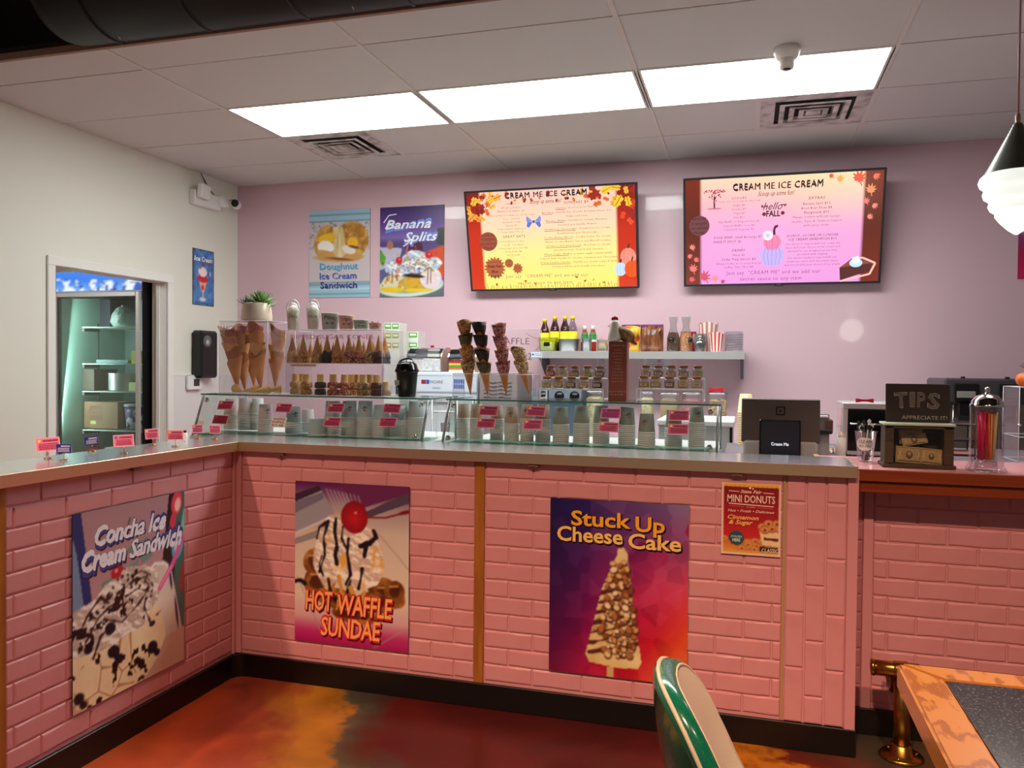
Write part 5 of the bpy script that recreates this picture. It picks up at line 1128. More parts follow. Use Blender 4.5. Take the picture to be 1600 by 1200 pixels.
# dessert cups with dome lids, full of whipped cream
G_CUP = glass('clear_plastic_cup', (238, 240, 240), .05, .5, .08); M_whip = mat('whipped_cream', (246, 238, 220), .5, bump=(40, .4, .01))
def dome_cup(px, h, lab, word):
    y = -2.17; p = on('y', y, px, 512); t = thing('dome_cup', lab, 'dessert cup', (p.x, y, 1.616), group='cream filled dome cups on the wide acrylic box')
    MB().lathe([(.026, 0), (.028, .002), (.036, h*.78), (.0385, h*.79), (.0385, h*.82)], 24, cap=False).build('cup', G_CUP, t)
    MB().lathe([(.039, h*.80), (.038, h*.86), (.030, h*.96), (.016, h*1.02)], 24, cap=False).build('dome_lid', G_ACR, t)
    b = MB().lathe([(0, .003), (.026, .003), (.0345, h*.74), (.030, h*.80), (.022, h*.86), (.010, h*.93), (0, h*.95)], 20)
    rg = random.Random(int(px)); b.v = [(x*(1+rg.uniform(-.09, .02)), y_*(1+rg.uniform(-.09, .02)), z) for x, y_, z in b.v]; b.build('cream_filling', M_whip, t)
    MB().tube([(.036*math.cos(a), 0, h*.80+.042*math.sin(a)*1.15) for a in [PI*k/14 for k in range(15)]], .0035, 8).build('lid_handle', mat('lid_white', (240, 236, 240), .3), t)
    v = MB(); V_, F_ = text_shape(word, -.005, .1, 1, 1); sc_ = .026
    v.add([(math.sin((x*sc_-.0)/.035+.5)*.0362, -math.cos(x*sc_/.035+.5)*.0362, h*.45+y_*sc_) for x, y_ in V_-np.array([V_[:, 0].mean(), 0])], F_); v.build('lettering', mat('marker_ink', (60, 50, 60), .6), t)
dome_cup(458, .145, 'left dome cup of whipped cream marked 20 oz', '20oz'); dome_cup(489, .145, 'right dome cup of whipped cream marked 16 oz', '16oz')
def size_cup(c0, c1, ctop, col, word, lab):
    y = -2.17; px = C2((c0+c1)/2); p = on('y', y, px, 512); r = W2(c1-c0)/2/307*1.02; h = (512-Y2(ctop))/307+.002
    t = thing('size_cup', lab, 'paper cup', (p.x, y, 1.616), group='paper size cups on the wide acrylic box')
    MB().lathe([(0, .002), (r*.78, 0), (r*.80, .001), (r*.985, h-.006), (r*1.03, h-.003), (r*1.0, h), (r*.96, h-.002), (r*.8, .005), (0, .005)], 28, cap=False).build('cup', mat('sizecup_'+word, col, .45), t)
    v = MB(); V_, F_ = text_shape(word, .01, .15, 1, 2); wd = V_[:, 0].max()-V_[:, 0].min(); sc_ = r*1.45/wd; V_ = V_-np.array([(V_[:, 0].max()+V_[:, 0].min())/2, 0]); sy = min(sc_*1.3, .03)
    f = lambda x, z: (math.sin(x)*(r*(.80+.185*z/h)+.0006), -math.cos(x)*(r*(.80+.185*z/h)+.0006), z)
    v.add([f(x*sc_/r+.45, h*.62+y_*sy) for x, y_ in V_], F_); v.build('lettering', mat('marker_ink'), t)
    d = MB()
    for k in range(3):
        a0 = .45+(k-1)*.35; d.add([f(a0+q*.16, h*(.35+.04*((k+j) % 2))+(.006 if j else 0)) for q, j in ((-1, 0), (1, 0), (1, 1), (-1, 1))], [(0, 1, 2, 3)], k == 1)
    d.build('print', [mat('cup_print_dark'), mat('cup_print_pink')], t)
size_cup(864, 984, 278, (176, 186, 180), 'Pint', 'largest grey paper size cup marked Pint'); size_cup(980, 1088, 294, (232, 176, 164), 'Triple', 'pink paper size cup marked Triple'); size_cup(1080, 1184, 326, (172, 186, 172), 'Double', 'greenish paper size cup marked Double'); size_cup(1184, 1274, 345, (222, 172, 158), 'Single', 'smallest pink paper size cup marked Single')
# black swing-lid bin
t = thing('counter_bin', 'small black round bin with open top beside the cone box', 'bin', (2.545, -2.20, ZS))
MB().lathe([(0, 0), (.042, 0), (.044, .004), (.055, .125), (.056, .13), (.0, .13)], 30).build('body', M_blackp, t)
MB().lathe([(.060, .125), (.061, .135), (.058, .14), (.050, .165), (.036, .178), (.034, .176), (.03, .15), (0, .15)], 30, M=Matrix.Translation((0, 0, .0))).build('lid', mat('black_gloss', (12, 12, 14), .12), t)
MB().lathe([(.034, .0), (.039, .002), (.038, .008), (.033, .009)], 28, cap=False, M=Matrix.Translation((0, -.014, .172)) @ Matrix.Rotation(.55, 4, 'X')).build('opening_ring', mat('black_gloss'), t)
MB().box(-.045, -.02, -.0495, -.048, .06, .085).build('sticker', mat('sticker_grey', (170, 168, 160), .5), t)
# spice racks with corked jars
M_cork = mat('cork', (150, 96, 62), .8, bump=(200, .3, .001)); G_jar = glass('jar_glass', (232, 238, 236), .06, .6)
fills = dict(red=(206, 24, 30), beige=(206, 170, 120), brown=(120, 80, 50), dark=(40, 30, 34), rose=(190, 110, 90), grey=(120, 130, 140), green=(150, 150, 60), gold=(206, 150, 70))
def jar(x, y, z, fill, lab, grp):
    t = thing('spice_jar', lab, 'jar', (x, y, z), group=grp)
    MB().lathe([(.0, 0), (.021, 0), (.0235, .003), (.0235, .036), (.020, .043), (.018, .046), (.0195, .048)], 16, cap=False, sq=5).build('jar_glass', G_jar, t)
    MB().lathe([(0, .002), (.020, .002), (.0215, .004), (.0215, .030), (0, .032)], 14, sq=5).build('filling', mat('fill_'+fill, fills[fill], .7, bump=(300, .6, .002)), t)
    MB().lathe([(0, .044), (.017, .044), (.0205, .048), (.0205, .056), (.018, .058), (0, .058)], 16).build('cork', M_cork, t)
    v = Vec(.03, .014); v.rect(0, 0, 1, 1, (226, 206, 176)); rg = random.Random(int(x*999)); v.rect(.1, .2, .9, .45, (60, 40, 40)); v.rect(.2, .6, .8, .8, (60, 40, 40))
    for k in range(4): v.rect(.2+k*.17, .18, .24+k*.17, .82, (226, 206, 176))
    link('jar_label', v.mesh('jar_label', PRINT), t, (-.015, -.0245, .012))
def rack(cs_up, cs_lo, fu, fl, lab, nm):
    y0, y1 = -2.23, -2.12; x0 = on('y', y0, 820+(cs_lo[0]-52)/4.444, 607).x; x1 = on('y', y0, 820+(cs_lo[-1]+50)/4.444, 607).x
    zl = on('y', y0-.03, 820+cs_lo[2]/4.444, 470+611/4.444).z; zu = on('y', y1-.03, 820+cs_up[2]/4.444, 470+533/4.444).z
    t = thing('spice_rack', lab, 'rack', (x0, y0-.03, ZS), group='clear two-step racks of corked jars'); W = x1-x0
    a, b = zl-ZS, zu-ZS
    MB().box(0, W, 0, .062, a-.005, a-.001).build('step', G_ACR, t); MB().box(0, W, .10, .165, b-.005, b-.001).build('step', G_ACR, t)
    MB().box(.002, W-.002, .062, .0645, a-.02, a).build('riser', G_ACR, t)
    for x in (0.0, W-.006):
        MB().box(x, x+.006, 0.01, .02, 0, a-.005).box(x, x+.006, .15, .16, 0, b-.005).box(x, x+.006, .02, .15, .005, .012).build('leg', M_aedge, t)
    MB().tube([(0, 0, a-.003), (W, 0, a-.003)], .0022, 4).tube([(0, .10, b-.003), (W, .10, b-.003)], .0022, 4).build('polished_edge', M_aedge, t)
    for i, c in enumerate(cs_up): q = on('y', y1, 820+c/4.444, 560); jar(q.x, y1, zu, fu[i], '%s jar on the upper step of the %s, %s filling' % (('leftmost', 'second', 'middle', 'fourth', 'rightmost')[i], nm, fu[i]), 'corked jars on the '+nm)
    for i, c in enumerate(cs_lo): q = on('y', y0, 820+c/4.444, 600); jar(q.x, y0, zl, fl[i], '%s jar on the lower step of the %s, %s filling' % (('leftmost', 'second', 'middle', 'fourth', 'rightmost')[i], nm, fl[i]), 'corked jars on the '+nm)
rack((183, 265, 350, 438, 525), (155, 237, 325, 412, 505), ('red', 'beige', 'brown', 'green', 'dark'), ('beige', 'gold', 'brown', 'beige', 'dark'), 'left clear rack of corked jars by the brown menu stand', 'left jar rack')
rack((843, 930, 1018, 1105, 1203), (828, 908, 1005, 1100, 1195), ('rose', 'brown', 'rose', 'grey', 'green'), ('gold', 'gold', 'brown', 'gold', 'beige'), 'right clear rack of corked jars by the brown menu stand', 'right jar rack')
# brown menu stand and the chicken on it
x0, x1, z0, z1 = bb(-2.27, 820+578/4.444, 470+280/4.444, 820+705/4.444, 470+690/4.444)
t = thing('menu_stand', 'tall brown printed menu block with small cream text, chicken on top', 'sign', (x0, -2.27, ZS), (0, 0, .0)); W, H = x1-x0, z1-ZS
M_mb = mat('menu_brown', (140, 74, 62), .45); MB().cbox(0, W, 0, .07, 0, H, .002).build('block', M_mb, t)
v = Vec(W, H); CR_ = (222, 176, 150)
v.text('CREAM ME', .5, .07, .022, CR_, .78)
for k, l in enumerate((.4, .55, .5, .4, .42, .4, .55, .62, .6, .66, .64)): v.text(('CLASSIC', 'BROWNIE BITE', 'BUTTER TOP', 'TRIPLE', 'VANILLA', 'SUGAR', 'STRAWBERRY', 'SALTED CARAMEL', 'COOKIE BUTTER', 'WARM CHOCOLATE', 'PEANUT BUTTER')[k], .5, .145+k*.052, .020, CR_, l, res=1)
v.text("DON'T MAKE IT", .5, .83, .022, CR_, .9); v.text('LATE', .5, .88, .02, CR_, .66)
link('lettering', v.mesh('lettering', PRINT), t, (0, -.0004, 0))
ck = thing('chicken_figurine', 'chicken figurine with white head and brown back on the menu stand', 'figurine', (x0+W*.5, -2.235, z1), (0, 0, .15))
b = MB(); R_ = Matrix.Translation((.02, 0, .035)) @ Matrix.Rotation(.45, 4, 'Y')
b.lathe([(0, -.055), (.012, -.05), (.022, -.035), (.030, -.01), (.032, .012), (.026, .032), (.014, .045), (0, .05)], 20, M=R_ @ Matrix.Rotation(PI/2, 4, 'Y') @ Matrix.Diagonal((1, .9, 1.15, 1)).to_4x4())
b.build('back', mat('chicken_brown', (120, 92, 62), .7, var=((170, 130, 84), 60, .4, .6, (1, 1, 1))), ck)
b = MB().lathe([(0, 0), (.030, .002), (.034, .02), (.030, .045), (.024, .062), (.023, .075), (.020, .088), (.010, .098), (0, .10)], 20, (-.02, 0, 0.001)); b.build('head_and_breast', mat('chicken_white', (246, 242, 234), .7, bump=(120, .5, .002)), ck)
MB().lathe([(0, 0), (.006, .002), (0, .016)], 8, M=Matrix.Translation((-.040, 0, .072)) @ Matrix.Rotation(-PI/2, 4, 'Y')).build('beak', mat('beak', (200, 120, 50), .5), ck)
c_ = MB()
for k in range(3): c_.lathe([(0, -.008), (.007, -.003), (.007, .004), (0, .012)], 10, (-.030+k*.009, 0, .104+(.003 if k == 1 else 0)))
c_.lathe([(0, -.006), (.004, 0), (0, .006)], 8, (-.041, 0, .060)); c_.build('comb', mat('comb_red', (196, 24, 40), .4), ck)
for s_ in (-1, 1): MB().lathe([(0, -.002), (.0025, 0), (0, .002)], 8, (-.036, s_*.014-0*.004, .080)).build('eye', M_blackp, ck)
MB().prism([(.05, .03), (.085, -.012), (.078, -.018), (.04, .0)], -.008, .008, plane='xz').build('tail', mat('chicken_brown'), ck)
# ---------------------------------------------------------------- back of the serving side
def B(x0, x1, y0, y1, z0, z1, c=.003, mi=0): return MB().cbox(x0, x1, y0, y1, z0, z1, c, mi)
bc = thing('work_table', 'long stainless steel work table against the pink wall', 'table', (1.0, -.76, 0))
B(0, 4.95, 0, .74, .885, .92).build('top', M_sst, bc); B(.05, 4.9, .06, .70, .25, .275).build('lower_shelf', M_sst, bc)
for x in (.06, 1.65, 3.25, 4.85):
    for y in (.06, .68): MB().lathe([(0, 0), (.02, 0), (.02, .885), (0, .885)], 12, (x, y, 0)).build('leg', M_sst, bc)
ZBC = .921
# steel wall shelf
ZSH = 1.552
sh = thing('wall_shelf', 'stainless wall shelf crowded with bottles and tubs under the screens', 'shelf', (2.683, -.33, 0))
WS = 1.50; B(0, WS, 0, .325, ZSH-.004, ZSH-.001, .001).build('shelf_board', M_sst, sh); B(0, WS, -.003, 0, ZSH-.052, ZSH, .001).build('front_lip', M_sst, sh)
for x in (.05, WS-.03):
    MB().prism([(.32, ZSH-.005), (.02, ZSH-.005), (.30, ZSH-.19), (.32, ZSH-.19)], x, x+.022, plane='yz').build('bracket', mat('bracket_steel', (96, 98, 104), .4, metal=.7), sh)
l = Vec(.08, .035); l.rect(0, 0, 1, 1, (226, 236, 246)); l.disc(.16, .5, .10, (60, 120, 200)); l.text('SERVE', .6, .32, .25, (60, 110, 190), .6); l.rect(.3, .6, .9, .75, (120, 160, 210)); link('sticker', l.mesh('sticker', PRINT), sh, (.015, -.0035, ZSH-.043))
ZS2 = ZSH
C4 = lambda c: 820+c/4.444
Y4 = lambda c: 470+c/4.444
def at4(c, y=-.2): return on('y', y, C4(c), 545).x
K4 = 4.444*205   # crop pixels per metre near the back wall
def S4(d, y=-.2): return on('y', y, C4(600+d), 545).x-on('y', y, C4(600), 545).x
for i, (c, top, liq, lab) in enumerate(((137, 105, (70, 16, 20), 'leftmost dark red juice bottle with yellow cap on the shelf'), (207, 87, (56, 16, 30), 'second dark juice bottle with yellow cap on the shelf'), (277, 87, (60, 18, 26), 'third dark juice bottle with yellow cap on the shelf'), (330, 87, (206, 200, 210), 'clear bottle with yellow cap beside the dark juice bottles'))):
    h = S4(340-top, -.12); r = S4(33, -.12); t = thing('juice_bottle', lab, 'bottle', (at4(c, -.10), -.10, ZS2), group='yellow capped bottles on the wall shelf')
    MB().lathe([(0, 0), (r*.9, 0), (r, .01), (r*.97, h*.35), (r, h*.55), (r*.9, h*.68), (r*.45, h*.86), (r*.42, h*.92), (0, h*.92)], 20).build('bottle_body', mat('juice_%d' % i, liq, .12, coat=.5) if i < 3 else glass('bottle_clear', (214, 210, 222), .1, .5), t)
    MB().lathe([(r*1.01, h*.28), (r*1.02, h*.57), (r*1.01, h*.57)], 20, cap=False).build('wrap_label', mat('label_yellow', (236, 226, 40), .4), t)
    MB().lathe([(0, h*.90), (r*.5, h*.90), (r*.5, h*.985), (r*.4, h), (0, h)], 16).build('cap', mat('cap_yellow', (240, 214, 30), .4), t)
    v = Vec(.03, .03); v.text('2' if i in (1, 2) else '∞', .5, .5, .8, (190, 170, 180), .8); link('print', v.mesh('print', PRINT), t, (-.015+.01, -r*.99, h*.60))
for i, (c, lab) in enumerate(((415, 'left small bottle with green label and white cap'), (472, 'right small bottle with green label and white cap'))):
    h = S4(185, -.12); r = S4(25, -.12); t = thing('small_drink_bottle', lab, 'bottle', (at4(c, -.10), -.10, ZS2), group='white capped bottles on the wall shelf')
    MB().lathe([(0, 0), (r*.9, 0), (r, .008), (r, h*.62), (r*.55, h*.84), (0, h*.84)], 18).build('bottle_body', mat('tea_red', (160, 50, 30), .15), t); MB().lathe([(r*1.02, h*.42), (r*1.02, h*.6), (r*.8, h*.74)], 18, cap=False).build('wrap_label', mat('label_green', (40, 150, 80), .4), t)
    MB().lathe([(r*1.03, h*.38), (r*1.03, h*.46)], 18, cap=False).build('label_band', M_whitep, t); MB().lathe([(0, h*.84), (r*.56, h*.84), (r*.54, h), (0, h)], 14).build('cap', M_whitep, t)
def tub(name, lab, cat, c0, c1, ctop, fill=None, glass_=None, y=-.23, body=None, d=.10, lid=None, base=ZS2, lip=True, grp=None, xs=None, cbot=340):
    x0, x1 = xs or (at4(c0, y-d/2), at4(c1, y-d/2)); h = S4(cbot-ctop, y-d/2); w_ = (x1-x0)/2
    t = thing(name, lab, cat, ((x0+x1)/2, y, base), group=grp)
    k = min(1, d/2/w_) 
    M = Matrix.Diagonal((1, k, 1, 1))
    MB().lathe([(0, .001), (w_*.80, 0), (w_*.84, .004), (w_*.96, h*.96), (w_*(1.04 if lip else .97), h*.965), (w_*(1.04 if lip else .97), h*.99), (w_*.93, h*.985), (w_*.80, .006), (0, .006)], 24, sq=6, M=M).build('tub_body', body or glass_ or G_CUP, t)
    if fill: MB().lathe([(0, .007), (w_*.79, .007), (w_*.9, h*.72), (w_*.5, h*.8), (0, h*.78)], 20, sq=6, M=M).build('contents', fill, t)
    if lid: MB().lathe([(0, h*.985), (w_*1.05, h*.985), (w_*1.05, h*1.04), (0, h*1.05)], 24, sq=6, M=M).build('lid', lid, t)
    return t, h, w_
t, h, w_ = tub('lemon_bin', 'yellow-green bin with black label at the left end of the shelf', 'bin', 88, 214, 240, mat('lemon', (214, 220, 40), .5, bump=(30, .6, .01)), body=glass('yellow_plastic', (236, 240, 60), .05, .4), d=.12)
B(-.022, .022, -.0, .001, 0, .03, .001).build('chalk_label', M_blackp, t, (0, -.060, h*.35))
tub('steel_pan', 'larger dull steel pan beside the lemon bin', 'pan', 222, 362, 252, body=M_alu, d=.12); tub('steel_pan', 'small deep steel pan in front of the white capped bottles', 'pan', 388, 456, 250, body=M_alu, d=.09)
tub('clear_tub', 'clear tub of tan crumbs left of the menu block', 'tub', 494, 574, 258, mat('crumbs', (206, 176, 120), .8, bump=(120, .5, .003)), d=.10)
# purple topped bags
def bag(c0, c1, ctop, lab, colr, ztop):
    x0, x1 = at4(c0, -.2), at4(c1, -.2); h = S4(350-ctop, -.2); W = x1-x0; t = thing('snack_bag', lab, 'bag', ((x0+x1)/2, -.20, ZS2), group='purple topped bags on the wall shelf')
    b = MB(); n = 9; vs = []; fs = []
    for k in range(n):
        z = h*k/(n-1); th = .045*math.sin(PI*min(1, (k+.8)/(n-.2)))+.002
        for i in range(12):
            a = 2*PI*i/12; vs.append((W/2*math.cos(a)*(1-.04*(k in (0, 8))), th*math.sin(a)+.002*math.sin(k*2+i), z))
    for k in range(n-1):
        for i in range(12): j = (i+1) % 12; fs.append((k*12+i, k*12+j, (k+1)*12+j, (k+1)*12+i))
    fs += [tuple(range(12))[::-1], tuple((n-1)*12+i for i in range(12))]; b.add(vs, fs, 0, True); b.build('pouch', colr, t)
    MB().cbox(-W/2, W/2, -.006, .006, h*.93, h*1.01, .002).build('zip_strip', mat('purple_strip', (96, 50, 140), .4), t)
    return t, W, h
t, W, h = bag(672, 800, 165, 'left purple topped bag of pretzel sticks behind the chicken', mat('pretzel_bag', (190, 70, 30), .3, var=((236, 190, 60), 16, .45, .55, (1, 1, 1))), 0)
rg = random.Random(3)
for k in range(12): x = rg.uniform(-W*.4, W*.5); MB().tube([(x, -.046, h*.55), (x+rg.uniform(-.012, .03), -.05, h*.88)], .0035, 6).build('stick', mat('yellow_stick', (226, 190, 60), .5), t)
t, W, h = bag(802, 962, 165, 'right purple topped clear bag of dark brown sticks', mat('brown_bag', (96, 44, 26), .2, var=((160, 96, 60), 20, .4, .6, (2, 1, .5))), 0)
for k in range(8): x = rg.uniform(-W*.42, W*.42); MB().tube([(x, -.048, h*.2), (x+rg.uniform(-.01, .01), -.044, h*.85)], .003, 6).build('stick', mat('brown_stick', (120, 76, 46), .5), t)
for c, lab, fl, sp_ in ((1030, 'left glass carafe of dark sugar with black label', (84, 58, 50), 1), (1118, 'right glass carafe of orange popcorn kernels with black label', (214, 120, 70), 0)):
    h = S4(240, -.2); r = S4(43, -.2); t = thing('glass_carafe', lab, 'carafe', (at4(c), -.20, ZS2), group='glass carafes on the wall shelf')
    MB().lathe([(0, 0), (r*.9, 0), (r, .01), (r*.98, h*.4), (r*.55, h*.66), (r*.5, h*.74), (r*.72, h)], 24, cap=False).build('carafe_body', G_jar, t)
    MB().lathe([(0, .004), (r*.88, .004), (r*.95, .012), (r*.93, h*.4), (r*.72, h*.55), (0, h*.56)], 20).build('filling', mat('carafe_fill%d' % sp_, fl, .6, var=((240, 200, 160) if not sp_ else (120, 80, 66), 150, .5, .6, (1, 1, 1)), bump=(150, .5, .003)), t)
    MB().lathe([(r*.72, h*.985), (r*.75, h*.985), (r*.75, h), (r*.72, h)], 20, cap=False).build('rim', mat('rim_white', (220, 214, 220), .3), t)
    MB().lathe([(0, 0), (r*.45, 0), (r*.45, .001), (0, .001)], 8, (0, 0, 0), M=Matrix.Translation((-.01 if sp_ else r*.6, -r*1.0 if sp_ else -r*.82, h*.33)) @ Matrix.Rotation(PI/2, 4, 'X')).build('chalk_label', M_blackp, t)
# striped cups: flat cut-outs nested
def striped(c0, c1, ctop, lab, cs, y):
    x0, x1 = at4(c0, y), at4(c1, y); r = (x1-x0)/2; h = S4(350-ctop, y); t = thing('striped_cups', lab, 'cup', ((x0+x1)/2, y, ZS2), group='striped snack cups on the wall shelf')
    n = 24; b = MB()
    for i in range(n):
        a0, a1 = 2*PI*i/n, 2*PI*(i+1)/n; p = lambda a, k, z: (k*r*math.cos(a), k*r*.7*math.sin(a), z); w1, w2 = [h*(.96+.04*math.sin(a*3)) for a in (a0, a1)]
        b.add([p(a0, .72, 0), p(a1, .72, 0), p(a1, 1, w2), p(a0, 1, w1)], [(0, 1, 2, 3)], i % 2)
    b.lathe([(0, 0), (r*.5, 0)], 12, cap=False).build('cup_wall', [mat('stripe_white', (236, 226, 216), .5), mat('stripe_'+cs[0], cs[1], .5)], t)
    MB().lathe([(r*.715, h*.04), (r*.76, h*.22)], 24, cap=False, M=Matrix.Diagonal((1, .705, 1, 1))).build('checked_band', mat('check_red', (206, 60, 60), .5, var=((240, 226, 220), 90, .49, .51, (1, 1, 1))), t)
striped(1204, 1342, 148, 'tall pale striped snack cup behind the red striped ones', ('pale', (196, 130, 120)), -.14); striped(1272, 1386, 218, 'shorter red striped snack cup in front on the shelf', ('red', (206, 60, 66)), -.24)
t, h, w_ = tub('red_box', 'flat red box behind the carafes on the shelf', 'box', 1076, 1190, 200, body=mat('red_card', (170, 30, 40), .5), y=-.09, d=.06, lip=False)
for k in range(3):
    x = at4(1215, -.26); r = S4(50, -.26); h = S4(85, -.26); t = thing('glass_cup', ('lowest', 'middle', 'top')[k]+' glass cup of the small nested stack on the shelf', 'cup', (x, -.26, ZS2+k*.018), group='nested glass cups on the wall shelf')
    MB().lathe([(0, .001), (r*.55, 0), (r*.6, .004), (r, h), (r*.95, h), (r*.55, .008), (0, .008)], 20).build('cup_glass', G_jar, t)
for k in range(8):
    x = at4(1452, -.22); r = S4(62, -.22); t = thing('plastic_lid', 'clear plastic lid number %s from the shelf up in the stack at the right end' % ('one', 'two', 'three', 'four', 'five', 'six', 'seven', 'eight')[k], 'lid', (x, -.22, ZS2+k*.0165), group='stacked clear lids on the wall shelf')
    MB().lathe([(r, 0), (r, .004), (r*.94, .006), (r*.92, .020), (r*.8, .024), (0, .024)], 24, sq=4).build('lid_body', glass('lid_plastic', (236, 240, 242), .07, .5, .1), t)
# notices on the pink wall below the shelf
for c0, c1, z0c, z1c, lab in ((502, 575, 400, 470, 'left white notice with blue writing under the shelf'), (822, 1022, 400, 474, 'wide white notice with small pink picture under the shelf')):
    x0, x1, z0, z1 = bb(-.004, C4(c0), Y4(z0c-40), C4(c1), Y4(z1c)); v = Vec(x1-x0, z1-z0); v.rect(0, 0, 1, 1, (214, 208, 216)); rg = random.Random(c0)
    for k in range(7): v.rect(.12, .2+k*.1, rg.uniform(.6, .9), .23+k*.1, (110, 110, 140))
    v.disc(.55, .5, .06, (214, 120, 150)); flat_thing('wall_notice', lab, 'notice', (x0, -.004, z0), (0, 0, 0), x1-x0, z1-z0, None, v, .003, group='notices under the wall shelf')
# machines and tubs on the work table
def on_table(y, px0, py0, px1): a = on('y', y, px0, py0); return a.x, on('y', y, px1, py0).x, a.z
for c0, c1, n_, lab in ((42, 158, 1, 'slate blue control box with one knob at the left'), (164, 398, 2, 'slate blue control box with two black knobs')):
    x0, x1, z1 = on_table(-.62, C4(c0), Y4(618), C4(c1)); t = thing('control_box', lab, 'appliance', (x0, -.62, ZBC), group='slate blue appliance boxes'); W, H = x1-x0, z1-ZBC
    B(0, W, 0, .3, .02, H).build('housing', mat('slate_panel', (84, 100, 116), .35), t); B(0.004, W-.004, -.003, 0, H-.075, H-.004, .001).build('face_plate', mat('slate_edge', (120, 136, 150), .4), t)
    for k in range(n_):
        x = W*(.33+.45*k) if n_ > 1 else W*.72
        MB().lathe([(0, -.026), (.020, -.026), (.024, -.006), (.034, -.004), (.034, -.003), (0, -.003)], 20, (x, 0, H-.040), axis='y').build('knob', M_blackp, t)
    for q in (.02, W-.02): B(q-.01, q+.01, .02, .28, 0, .02).build('foot', M_blackp, t)
def clear_tub2(c0, c1, ytop, y, fill, lab, lid=M_whitep, h=None):
    x0, x1, z1 = on_table(y-.06, C4(c0), Y4(ytop), C4(c1)); t = thing('clear_tub', lab, 'tub', ((x0+x1)/2, y, ZBC), group='clear lidded tubs on the work table'); w_ = (x1-x0)/2; H = z1-ZBC; M = Matrix.Diagonal((1, .8, 1, 1))
    MB().lathe([(0, 0), (w_*.8, 0), (w_*.96, H*.97), (w_, H*.97)], 24, sq=5, cap=False, M=M).build('tub_body', G_CUP, t); MB().lathe([(0, .003), (w_*.78, .003), (w_*.92, H*.86), (w_*.6, H*.9), (0, H*.88)], 20, sq=5, M=M).build('contents', fill, t)
    MB().lathe([(0, H*.97), (w_*1.04, H*.97), (w_*1.04, H), (w_*.9, H*1.01), (0, H*1.01)], 24, sq=5, M=M).build('lid', glass('tub_lid', (226, 222, 228), .25, .6, .15), t); return (x0+x1)/2, ZBC+H*1.01
pop = mat('popcorn', (236, 222, 176), .7, var=((196, 160, 100), 60, .5, .7, (1, 1, 1)), bump=(60, .8, .01))
clear_tub2(415, 540, 628, -.55, pop, 'clear tub of popcorn behind the left jar rack'); clear_tub2(800, 892, 634, -.50, pop, 'narrow clear tub of popcorn behind the right jar rack')
clear_tub2(932, 1072, 642, -.55, mat('wafers', (196, 160, 110), .7, bump=(40, .6, .01)), 'clear tub of tan wafers behind the right jar rack'); clear_tub2(1085, 1225, 640, -.55, mat('pink_bits', (206, 130, 140), .7, bump=(60, .5, .01)), 'clear tub of pink pieces behind the right jar rack')
cx, cz = clear_tub2(1268, 1408, 642, -.62, mat('mixed_bits', (176, 110, 84), .7, var=((226, 190, 130), 50, .45, .55, (1, 1, 1)), bump=(60, .6, .01)), 'clear tub of mixed pieces with a red bow clip on its lid')
t = thing('red_bow_clip', 'red bow shaped clip on the clear tub lid by the register', 'clip', (cx-.01, -.64, cz+.001)); w_ = .045
M_red = mat('red_plastic', (200, 26, 44), .35)
def bow(t, w_, h_):
    MB().prism([(-w_, .0), (-w_, h_), (-w_*.25, h_*.75), (w_*.25, h_*.75), (w_, h_), (w_, 0), (w_*.25, h_*.25), (-w_*.25, h_*.25)], -.010, .010, plane='xz').build('bow', M_red, t, bevel=.002)
bow(t, w_, .035)
# white freezer bin right of the case
x0, x1, z0, z1 = bb(-1.35, C4(1240), Y4(834), C4(1440), Y4(1010)); t = thing('white_chest', 'low white chest with black edge behind the right end of the case', 'chest', (x0-.25, -1.35, 0)); W = x1-x0+.25
B(0, W-.014, 0, .5, .03, z1-.035).build('chest_body', mat('chest_white', (216, 220, 222), .3), t); B(W-.0135, W, 0, .5, .03, z1-.035, .002).build('side_strip', M_blackp, t); B(-.01, W+.01, -.01, .51, z1-.034, z1, .006).build('lid', M_whitep, t); B(.02, W-.03, .02, .48, 0, .03).build('plinth', M_blackp, t)
# stack of tall paper cups behind the register
px = 820+1535/4.444; a = on('y', -1.50, px, 470+640/4.444)
t2 = MB().lathe([(0, .10), (.030, .10), (.031, .102), (.042, .004), (.044, .003), (.043, 0), (.040, .001)], 20, cap=False).mesh('paper_cup', [mat('kraft_cup', (222, 196, 156), .6)])
dsk = thing('service_stand', 'grey low service stand behind the register', 'stand', (4.10, -2.43, 0))
B(0, .46, 0, 1.02, .98, 1.03).build('stand_top', mat('stand_grey', (120, 112, 120), .5), dsk); B(.02, .44, .02, 1.0, 0, .98).build('stand_body', mat('stand_body', (150, 150, 154), .5), dsk)
zc = 1.031; k = 0; ztop = a.z
while zc+.012*k+.102 < ztop:
    o = link('kraft_cup', t2, None, (a.x, -1.50, zc+.012*k)); tag(o, '%s kraft cup up from the stand in the tall stack behind the register' % (['lowest']+ORD[1:])[k], 'paper cup', 'tall stack of kraft cups'); k += 1
